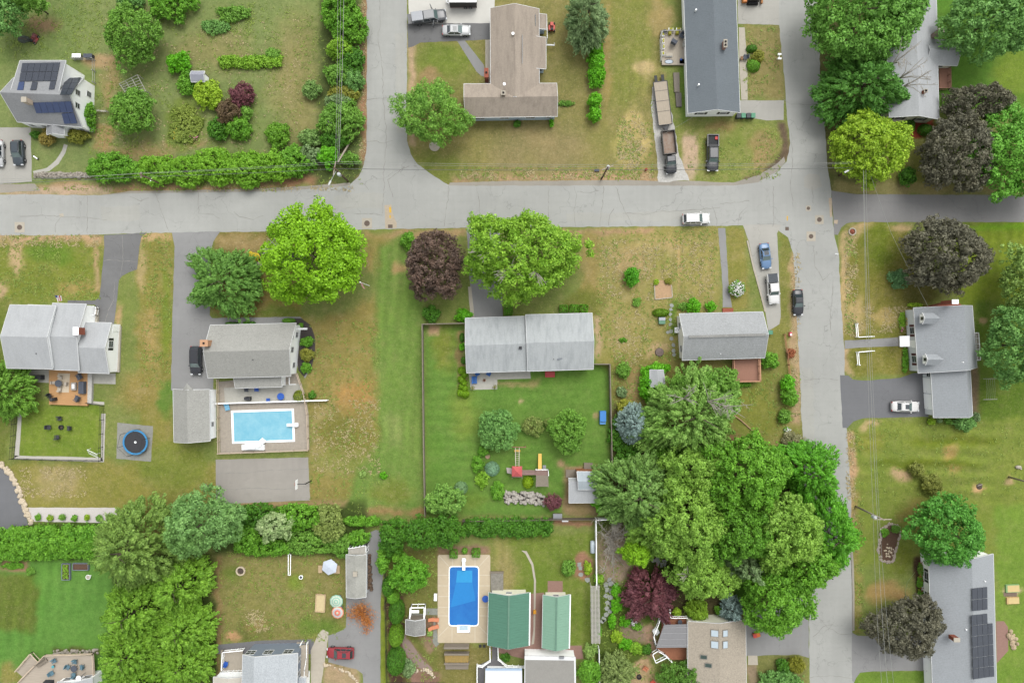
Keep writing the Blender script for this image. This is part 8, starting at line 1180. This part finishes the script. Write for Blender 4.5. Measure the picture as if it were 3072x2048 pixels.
t = thing('fire_hydrant', 'red hydrant on the roadside grass left of the gravel drive', 'hydrant', W(1937, 510)); MB().lathe(0, 0, [(.22, 0), (.16, .1), (.16, .6), (.2, .62), (.08, .8)], 10).build('body', mat('hydrant_red', (190, 74, 64), .6), t, local=True); MB().bar((-.28, 0, .45), (.28, 0, .45), .12).build('cap', MATS['hydrant_red'], t, local=True)
t = thing('road_barrier', 'low black flat box in the roadside grass below the hedge row', 'box', W(1790, 512)); t.name = 'cable_box'; MB().box(0, 0, .15, .8, .35, .3).build('box', BLACK, t, local=True); MB().box(0, 0, .32, .86, .4, .04).build('lid', SLT, t, local=True)
t = thing('mailbox', 'pair of white mailboxes by the right road above the concrete drive', 'mailbox', W(2331, 178)); MB().bar((0, -.5, 1), (0, .5, 1), .08).bar((0, 0, 0), (0, 0, 1), .1).build('post', WHITE, t, local=True)
for s in (-1, 1): MB().box(0, s*.38, 1.15, .6, .28, .26).build('box', WHITE, t, local=True)
t = thing('toy_car', 'pink and white child seat toy beside the rail fence', 'toy', W(2369, 1002)); MB().box(0, 0, .3, .5, .7, .5, tx=.8).build('body', mat('pink_plastic', (232, 104, 120), .5), t, local=True); MB().box(0, -.1, .6, .3, .3, .12).build('seat', WHITE, t, local=True)
t = thing('toy_car', 'orange and red ride-on toy car on the lower dark driveway', 'toy car', W(2268, 1900), .3); MB().box(0, 0, .35, 1.3, .8, .4, tx=.8).build('body', mat('orange_plastic', (236, 130, 60), .5), t, local=True); MB().box(-.4, 0, .55, .6, .6, .12).build('bonnet', mat('coral_red_plastic', (226, 88, 84), .5), t, local=True); wheels(t, (-.4, .4), .42, .18, .12)
t = thing('round_slab', 'pale round slab under the airy birch tree', 'slab', W(1304, 438)); MB().lathe(0, 0, [(.95, 0), (.95, .12)], 24).build('slab', CONC, t, local=True); t = thing('tree_ring', 'round concrete ring with small plant at the corner of the dark side road', 'planter', W(2556, 695)); MB().ring(0, 0, .5, .68, 0, .2, 24).build('ring', PATC, t, local=True); MB().lathe(0, 0, [(.48, .02), (.1, .4)], 9).build('plant', BRICK, t, local=True)
# trellises, clothes frames, goals
t = thing('garden_arbour', 'grey slatted flat trellis beside the round tree in the large garden', 'trellis', W(396, 257)); mb = MB(); SL = mat('grey_slats', (186, 184, 174), .8, .08)
a, b, c_, d_ = (W(*p, 1.9) for p in ((358, 252), (412, 225), (437, 273), (382, 285)))
for k in range(7): mb.bar(a.lerp(d_, k/6), b.lerp(c_, k/6), .07)
for k in range(4): mb.bar(a.lerp(b, k/3), d_.lerp(c_, k/3), .09)
mb.build('slats', SL, t); mb = MB()
for q in (a, b, c_, d_): mb.bar(q, (q.x, q.y, 0), .1)
mb.build('post', SL, t)
t = thing('garden_trellis', 'long white slatted pergola roof along the winding garden path', 'pergola', W(1785, 1840)); mb = MB()
for k in range(46): y = 1758+k*3.75; mb.bar(W(1771+k*.05, y, 2.5), W(1799+k*.05, y, 2.5), .09, .12)
mb.build('slats', mat('greyish_white_slats', (206, 202, 194), .8, .06), t)
for x in (1776, 1786, 1796): mb = MB(); mb.bar(W(x, 1757, 2.38), W(x+2, 1930, 2.38), .12, .12); mb.build('beam', MATS['greyish_white_slats'], t)
for x, y in ((1774, 1760), (1798, 1760), (1776, 1840), (1799, 1840), (1778, 1926), (1799, 1926)): p = W(x, y, 2.4); MB().box(p.x, p.y, 1.2, .13, .13, 2.4).build('post', MATS['greyish_white_slats'], t)
t = thing('clothes_line', 'curved wire clothes line between two bars right of the garage wing', 'clothes line', W(2972, 1166)); mb = MB()
for y in (1136, 1198): mb.bar(W(2950, y, 1.9), W(2992, y-1, 1.9), .08); mb.bar(W(2970, y, 1.9), W(2962, y, 0), .09)
mb.build('frame', SL, t); mb = MB()
for k in range(5): x = 2959+k*6; mb.tube([W(x, 1136, 1.9), W(x+2.5, 1167, 1.7), W(x+1, 1198, 1.9)], .018, 4)
mb.build('line', WIRE, t)
t = thing('clothes_line', 'pair of long white bars on the dry lawn left of the white parasol', 'clothes line', W(868, 1694)); mb = MB(); mb.bar(W(865, 1662, 1.6), W(865, 1725, 1.6), .1).bar(W(872, 1662, 1.6), W(871, 1725, 1.6), .1); mb.build('bar', WHITE, t); mb = MB(); mb.bar(W(868, 1662, 1.6), W(870, 1655, 0), .1).bar(W(868, 1725, 1.6), W(870, 1716, 0), .1); mb.build('post', WHITE, t)
t = thing('bucket', 'white round tub on the dry lawn left of the white parasol', 'tub', W(905, 1728)); MB().lathe(0, 0, [(.28, 0), (.36, .5)], 14).build('body', WHITE, t, local=True); MB().lathe(0, 0, [(.26, .5), (.2, .52)], 12).build('filling', SLT, t, local=True)
t = thing('basketball_hoop', 'basketball hoop with white board reaching over the court from its right edge', 'basketball hoop', W(934, 1441)); MB().bar((0, 0, 0), (-.2, 0, 2.9), .14).build('post', BLACK, t, local=True); MB().bar((-.2, 0, 2.8), (-1.5, 0, 3.0), .1).build('arm', BLACK, t, local=True); MB().box(-1.55, 0, 3.2, .06, 1.6, 1.0).build('backboard', WHITE, t, local=True); MB().ring(-1.85, 0, .2, .24, 3.0, 3.03, 14).build('hoop', mat('hoop_orange', (210, 110, 60), .5), t, local=True)
t = thing('basketball_hoop', 'second hoop with pale board at the left edge of the court', 'basketball hoop', W(632, 1452)); MB().bar((0, 0, 0), (0, 0, 2.9), .14).build('post', BLACK, t, local=True); MB().box(.4, 0, 3.1, .06, 1.3, .9).build('backboard', CHROME, t, local=True); MB().ring(.7, 0, .2, .24, 2.9, 2.93, 14).build('hoop', CHROME, t, local=True)
# raised beds, garden ornaments
for px, py, a, b, lb, mm in ((202, 1712, 1.35, 2.8, 'upright metal raised bed with plants at the lime grove', L_OLV), (246, 1697, 2.7, 1.15, 'wide metal raised bed with bare soil at the lime grove', MATS['brown_soil'])):
    t = thing('raised_bed', lb, 'raised bed', W(px, py), 0, 'raised beds'); MB().box(0, 0, .3, a, b, .1).build('soil', MATS['brown_soil'], t, local=True); mb = MB()
    for s in (-1, 1): mb.box(s*a/2, 0, .25, .08, b+.1, .5); mb.box(0, s*b/2, .25, a, .08, .5)
    mb.build('frame', mat('blue_grey_metal', (142, 152, 168), .5), t, local=True)
    if mm is L_OLV:
        rs2 = np.random.RandomState(9); n = 260; P_ = np.stack([rs2.uniform(-a/2+.15, a/2-.15, n), rs2.uniform(-b/2+.15, b/2-.15, n), rs2.uniform(.38, .6, n)], 1); nr = unit(rs2.normal(size=(n, 3))+np.array([0, 0, 1.])); A = unit(np.cross(nr, unit(rs2.normal(size=(n, 3)))))*.09; B = np.cross(nr, A); o = bpy.data.objects.new('crop', quads_mesh('crop', P_, A, B, L_MAPLE)); C.objects.link(o); o.parent = t
t = thing('bird_bath', 'white round pedestal bowl near the two raised beds', 'bird bath', W(272, 1726)); MB().lathe(0, 0, [(.16, 0), (.1, .5), (.42, .7), (.42, .76)], 16).build('bowl', WHITE, t, local=True); MB().lathe(0, 0, [(.36, .765), (.3, .77)], 14).build('basin', PATC, t, local=True)
for px, py, w_, l_, lb, c_ in ((3035, 1763, 2.4, 1.4, 'sand tray with green rim, upper of two right of the solar ranch', (226, 202, 144)), (3036, 1799, 2.2, 1.2, 'rounded sandy tray, lower of two right of the solar ranch', (232, 204, 148))):
    t = thing('sand_tray', lb, 'sandbox', W(px, py), R(2), 'sand trays'); MB().box(0, 0, .15, w_, l_, .3, tx=.97, ty=.95).build('tray', mat('pale_green_plastic', (150, 190, 130), .6) if py < 1780 else mat('tan_plastic', (222, 188, 132), .6), t, local=True); MB().box(.1, 0, .31, w_*.86, l_*.82, .04).build('sand', mat('warm_sand', c_, .95, .06, 3), t, local=True)
sheet('rubber_mat', [(3010, 1775), (3050, 1775), (3051, 1788), (3011, 1788)], mat('brown_mat', (136, 118, 104), .9, world=True), .016, 0)
rd('patio', [(2988, 1862), (3012, 1862), (3024, 1880), (3025, 1950), (2990, 1988), (2988, 1900)], REDPAVE, .02, .3); rd('path', [(1580, 1780), (1632, 1776), (1630, 1935), (1745, 1935), (1750, 1975), (1570, 1975), (1470, 1950), (1500, 1936), (1582, 1935)], REDPAVE, .014, .5); rd('path', [(1643, 1741), (1688, 1742), (1688, 1784), (1643, 1784)], REDPAVE, .018, .2)
rd('walk_border', [(1564, 1650), (1580, 1652), (1600, 1690), (1608, 1740), (1605, 1900), (1602, 1930), (1594, 1932), (1600, 1890), (1602, 1740), (1594, 1694), (1576, 1660)], CONC, .024, .3)
rd('stone_path', [(1272, 1824), (1314, 1824), (1314, 1844), (1272, 1843)], mat('flagstones', (150, 152, 142), .9, .25, 2.5, world=True), .018, .4); rd('patio', [(1232, 1840), (1270, 1840), (1270, 1858), (1232, 1858)], MATS['flagstones'], .02, .3); rd('path', [(1214, 1900), (1232, 1925), (1262, 1970), (1300, 2010), (1280, 2014), (1240, 1995), (1212, 1950), (1205, 1915)], mat('mauve_gravel', (158, 138, 128), .95, .12, 4, world=True), .014, 2); rd('path', [(1303, 1845), (1312, 1900), (1318, 1930), (1308, 1940), (1298, 1925), (1300, 1880)], MATS['flagstones'], .014, 1)
rd('deck_path', [(1477, 1935), (1493, 1935), (1493, 1975), (1515, 2000), (1455, 2005), (1452, 2060), (1433, 2060), (1434, 1994), (1476, 1975)], mat('grey_deck_path', (122, 120, 122), .85, .1, 2, world=True), .03, 0); rd('path', [(2244, 1965), (2272, 1965), (2274, 1993), (2244, 1993)], CONC, .018, .2)
rd('patio', [(655, 1932), (735, 1925), (780, 1920), (940, 1916), (945, 1960), (650, 1960)], mat('dark_slate_terrace', (128, 128, 130), .9, .08, 1, world=True), .016, .4)
# grey deck bottom left
t = thing('deck', 'weathered angular timber deck with blue-grey chairs at the bottom left', 'deck', W(180, 2010)); slab(t, 'deck_boards', [(134, 1964), (280, 1966), (287, 2060), (40, 2060), (75, 2020)], 1.6, .2, mat('bleached_grey_deck', (192, 180, 164), .9, .12, 1.5, stretch=(.3, 6, 1))); slab(t, 'lower_landing', [(48, 2012), (92, 1962), (116, 1990), (74, 2034)], .9, .15, MATS['bleached_grey_deck']); railing(t, [(52, 2048), (132, 1966), (276, 1962), (281, 2048)], 1.6, .5, mat('pale_rail_wood', (224, 204, 180), .8), 2., wd=.14); railing(t, [(44, 2014), (90, 1960), (114, 1986)], .9, .8, MATS['pale_rail_wood'], 2., wd=.14)
for px, py, rz, lb in ((168, 1978, -60, 'blue-grey chair at the upper left of the bottom deck'), (160, 2014, 30, 'blue-grey chair at the lower left of the bottom deck'), (209, 1996, -20, 'blue-grey chair left of the dark table'), (250, 1996, 180, 'blue-grey chair right of the dark table'), (229, 1981, -90, 'blue-grey chair above the dark table'), (226, 2019, 90, 'blue-grey chair below the dark table')): chair(lb, px, py, rz, TEAL, 1., 1.6)
table('dark round table among the blue-grey chairs of the bottom deck', 229, 1999, .55, SLT, z0=1.6); table('small turquoise side table on the bottom deck', 164, 1995, .24, mat('turquoise_table', (96, 184, 196), .6), .5, 1.6); t = thing('bench', 'grey slatted bench at the left rail of the bottom deck', 'bench', W(130, 1984, 1.6), R(35)); MB().box(0, 0, .42, 2.0, .6, .08).build('seat', WOODG, t, local=True); MB().box(0, .35, .7, 2.0, .1, .5).build('backrest', WOODG, t, local=True); MB().box(-.8, 0, .2, .1, .5, .4).build('leg', WOODG, t, local=True); MB().box(.8, 0, .2, .1, .5, .4).build('leg', WOODG, t, local=True)
t = thing('barbecue', 'black covered barbecue at the bottom edge of the lower left deck', 'barbecue', W(150, 2044, 1.6)); MB().box(0, 0, .5, 1.5, .8, 1., tx=.85, ty=.8).build('cover', ADK, t, local=True); MB().box(.8, 0, .8, .3, .5, .06).build('side_shelf', BLACK, t, local=True); t = thing('satellite_dish', 'white round dish on the roof peak at the bottom left', 'satellite dish', W(236, 2033, 3.6).xy.to_3d()); MB().bar((0, 0, 0), (0, 0, 3.5), .08).build('mast', CHROME, t, local=True); MB().lathe(0, 0, [(.1, 3.5), (.44, 3.62), (.45, 3.66)], 16).build('dish', WHITE, t, local=True)
t = thing('house', 'white sunroom roof with three tilted windows under the bottom left deck', 'house', W(225, 2044)); q = [(172, 2044), (276, 2032), (278, 2140), (168, 2140)]; g = gable(t, q, 3.0, 4.2, 'y', R_LIGHT, WHITE2, .1)
for f in (.2, .5, .8): window(g, 'n', f, 2.2, 1.3, 1.2)
# hammock-like swing and bench bits by small houses
chair('blue-white folding chair on the porch at the bottom edge', 681, 1986, 80, NAVY, 1., .5); chair('white chair under the purple plum edge by the white railing', 1964, 1886, 140, WHITE, 1.2); chair('dark metal chair between the two dark clipped bushes', 2234, 175, 180, SLT, 1.1); t = thing('side_table', 'small brown side table on the concrete walk of the slate roofed house', 'table', W(2223, 178)); MB().box(0, 0, .45, .4, .6, .06).build('tabletop', mat('brown_wood', (150, 112, 84), .8), t, local=True); MB().box(0, 0, .22, .25, .4, .44).build('leg', MATS['brown_wood'], t, local=True)
table('small dark table on the cedar deck', 2037, 1860, .4, SLT, z0=.9)
t = thing('propane_tank', 'white horizontal gas tank on the white fence at the pool garden', 'gas tank', W(1777, 1637)); MB().tube([(0, -1.1, .5), (0, -1., .5), (0, 1., .5), (0, 1.1, .5)], [.2, .42, .42, .2], 14).build('tank', mat('pale_blue_white_tank', (206, 218, 226), .4), t, local=True, smooth=True); MB().box(0, -.6, .12, .6, .15, .24).build('stand', PATC, t, local=True); MB().box(0, .6, .12, .6, .15, .24).build('stand', PATC, t, local=True)
for px, py, w_, l_, lb in ((1672, 1545, 1.5, .8, 'grey box at the fence right of the clipped hedge'), (1810, 1523, 1.2, .8, 'grey box with pale edge beneath the pine by the playhouse shed')): t = thing('storage_box', lb, 'box', W(px, py), 0, 'storage boxes'); MB().box(0, 0, .35, w_, l_, .7).build('body', WOODG, t, local=True); MB().box(0, 0, .73, w_+.08, l_+.08, .06).build('lid', CHROME, t, local=True)
t = thing('bench', 'white low bench at the bottom fence of the playhouse corner', 'bench', W(1695, 1560)); MB().box(0, 0, .42, 1.1, .3, .06).build('seat', WHITE, t, local=True); MB().box(-.4, 0, .2, .06, .25, .4).build('leg', WHITE, t, local=True); MB().box(.4, 0, .2, .06, .25, .4).build('leg', WHITE, t, local=True)
t = thing('log', 'thin pale fallen log on the grass right of the feathery tree', 'log', W(2230, 1275)); MB().tube([W(2188, 1235, .12), W(2225, 1262, .12), W(2266, 1300, .12)], [.13, .12, .09], 6).build('trunk', mat('pale_log', (184, 152, 116), .9, .15), t)
blossoms_t = thing('rose_bush', 'white blossoming twig on the large bush under the north road wires', 'shrub', W(990, 380)); OFF[blossoms_t] = W(990, 380); blossoms(blossoms_t, 990, 378, 12, 16, 2.6, 46, FW, .22); MB().tube([(0, 0, 0), (0, 0, 2.4)], [.06, .02], 5).build('stem', BARK, blossoms_t, local=True)
f_ = thing('flower_bed', 'white, pink and yellow flowers dotted over the meadow bed', 'flowers', W(580, 395)); blossoms(f_, 530, 400, 20, 25, .5, 14, FY, .2, 3); blossoms(f_, 580, 412, 16, 10, .5, 12, FP, .26, 4, 'pink_blossom')
f_ = thing('flower_bed', 'red and yellow flowers along the front wall of the dormered cape', 'flowers', W(2710, 960)); blossoms(f_, 2718, 965, 4, 12, .5, 22, FY, .2, 5); blossoms(f_, 2704, 985, 5, 10, .5, 22, FP, .2, 6, 'pink_blossom')
f_ = thing('flower_bed', 'orange-red flowers along the front wall of the solar panel ranch', 'flowers', W(2762, 1740)); blossoms(f_, 2763, 1735, 9, 60, .8, 60, FR, .2, 7)
f_ = thing('flower_bed', 'white roses beside the bright round plant under the plum', 'flowers', W(1902, 1862)); blossoms(f_, 1902, 1862, 10, 14, .9, 40, FW, .24, 8); MB().tube([(0, 0, 0), (0, 0, .8)], .04, 5).build('stem', BARK, f_, local=True)
# kerb on the curved pale drive, garden hose rope
mb = MB(); pts = [(2242, 722), (2260, 800), (2282, 880), (2296, 935)]
for a, b in zip(pts[:-1], pts[1:]): mb.bar(W(*a, .06), W(*b, .06), .28, .14)
o = mb.build('kerb', PATC); o['kind'] = 'structure'
mb = MB(); pts = [(2553, 1620), (2558, 1700), (2560, 1780), (2560, 1890)]
for a, b in zip(pts[:-1], pts[1:]): mb.bar(W(*a, .05), W(*b, .05), .35, .13)
o = mb.build('kerb', A_SHOULD); o['kind'] = 'structure'
t = thing('garden_hose', 'green hose looping over the lawn beside the solar panel ranch', 'hose', W(2735, 1730)); MB().tube([W(2745, 1715, .05), W(2722, 1745, .05), W(2715, 1775, .05), W(2722, 1800, .05)], .04, 5).build('hose', mat('hose_green', (150, 170, 110), .6), t)

for px, c_, lb in ((238, CHROME, 'pale grey lidded box by the thin grey fence behind the white cape'), (272, ADK, 'black covered barbecue box by the thin grey fence behind the white cape')): t = thing('storage_box', lb, 'box', W(px, 173), 0, 'storage boxes'); MB().box(0, 0, .4, 1.4, .6, .8).build('body', c_, t, local=True); MB().box(0, 0, .84, 1.5, .66, .08).build('lid', SLT if c_ is ADK else WHITE, t, local=True)
t = thing('garden_crate', 'small orange crate on the pale walk between the two green roofs', 'crate', W(1604, 1832)); MB().box(0, 0, .25, .45, .55, .5).build('box', mat('amber_plastic', (240, 172, 50), .5), t, local=True); MB().box(0, 0, .52, .5, .6, .04).build('lid', MATS['amber_plastic'], t, local=True)
t = thing('scooter', 'black and white scooter lying on the grass beside the concrete drive', 'scooter', W(108, 473), R(-35)); MB().box(0, 0, .15, 1.1, .18, .1).build('footboard', WHITE, t, local=True); MB().bar((.5, 0, .15), (.75, .4, .4), .06).build('handlebar', BLACK, t, local=True); wheels(t, (-.5, .5), .1, .12, .08)
t = thing('boulder', 'pale boulder beside the golden flowering bush', 'boulder', W(779, 791)); MB().lathe(0, 0, [(.5, 0), (.5, .3), (.2, .5)], 7, 1.1, .8).build('stone', PATC, t, local=True); MB().ring(0, 0, .7, .8, .0, .06, 10).build('edging', BLACK, t, local=True)
t = thing('boulder', 'pale rock on the right lawn above the thick leaning pole', 'boulder', W(3053, 1400)); MB().lathe(0, 0, [(.45, 0), (.45, .3), (.2, .45)], 7, 1.2, .7).build('stone', PATC, t, local=True); MB().lathe(.5, -.3, [(.2, 0), (.15, .2)], 6).build('chip', PATC, t, local=True)
t = thing('fire_ring', 'dark ash heap in the bare patch of the right lawn', 'fire pit', W(2938, 1458)); MB().lathe(0, 0, [(.6, 0), (.4, .12), (.1, .2)], 9).build('ash', mat('dark_ash', (96, 84, 76)), t, local=True); MB().bar((-.4, .1, .15), (.4, .4, .2), .1).build('log', GREYBARK, t, local=True)

# ---------------------------------------------------------------- rough grass, weeds and litter nobody could count
def scatter(name, label, cat, regs, m, s=.22, seed=1, up=1.2, hmax=.25):
    rs = np.random.RandomState(seed); PX = []
    for (q, n) in regs:
        xs_ = [p[0] for p in q]; ys_ = [p[1] for p in q]; x = rs.uniform(min(xs_), max(xs_), n); y = rs.uniform(min(ys_), max(ys_), n); ok = sdf(q, x, y) < 0
        f = vnoise(x/S+500, y/S+500, 1.7, seed+3); ok &= f > rs.uniform(.2, .7, n); PX.append(np.stack([x[ok], y[ok]], 1))
    PX = np.concatenate(PX); n = len(PX); PX = np.repeat(PX, 4, 0)+rs.normal(size=(n*4, 2))*2.2; n *= 4
    P = np.stack([(PX[:, 0]-1536)/S, (1024-PX[:, 1])/S, rs.uniform(.03, hmax, n)], 1); nr = unit(rs.normal(size=(n, 3))+np.array([0, 0, up])); A = unit(np.cross(nr, unit(rs.normal(size=(n, 3))))); B = np.cross(nr, A); q = s*rs.uniform(.5, 1.3, n)[:, None]*.5
    o = bpy.data.objects.new(name, quads_mesh(name, P, A*q*1.5, B*q*.6, m)); C.objects.link(o); tag(o, label, cat, kind='stuff')
scatter('rough_grass', 'rough tufts and weeds over the large garden, verges and meadow edges', 'rough grass', [(rect(320, 10, 1090, 560), 2600), (rect(0, 0, 330, 180), 900), (rect(240, 250, 420, 480), 500), (rect(500, 300, 600, 440), 500), (rect(620, 20, 760, 110), 500),
 (rect(100, 535, 830, 572), 500), (rect(1850, 300, 1960, 540), 700), (rect(2060, 380, 2340, 540), 500), (rect(2230, 80, 2340, 290), 300), (rect(1790, 690, 2150, 1080), 1600), (rect(2240, 1120, 2400, 1380), 700), (rect(0, 705, 300, 900), 900), (rect(425, 700, 515, 1160), 700), (rect(930, 960, 1140, 1540), 1500),
 (rect(1834, 1060, 2000, 1340), 800), (rect(1800, 1560, 2060, 2040), 1500), (rect(2535, 700, 2570, 1010), 300), (rect(2565, 1290, 2590, 1890), 500), (rect(660, 1650, 1030, 1920), 1200), (rect(1160, 1640, 1310, 2040), 900), (rect(1370, 500, 1960, 538), 500), (rect(2600, 1260, 3072, 1500), 500)], LM('rough_grass_blades', (116, 142, 70), (140, 160, 88), .15), .2, 5, 3.5, .1)
scatter('straw_litter', 'straw coloured dead grass strewn over the dry lawns and verges', 'dry grass', [(ell(1895, 420, 45, 90), 700), (ell(1885, 1010, 60, 90), 400), (rect(1800, 720, 2140, 900), 1000), (rect(0, 705, 300, 740), 300), (rect(1380, 515, 1960, 538), 600), (rect(1080, 0, 1096, 480), 400), (rect(2535, 700, 2570, 1010), 500), (rect(60, 1400, 260, 1490), 500), (rect(940, 1200, 1140, 1420), 700), (rect(600, 560, 1060, 572), 200), (rect(300, 60, 900, 460), 900), (ell(780, 1860, 45, 35), 260), (rect(2540, 1290, 2565, 1600), 400), (rect(2374, 760, 2400, 1250), 400), (rect(2560, 920, 2730, 1000), 400)], mat('straw', (204, 188, 142), .9, .15, 3), .2, 9, 2., .08)
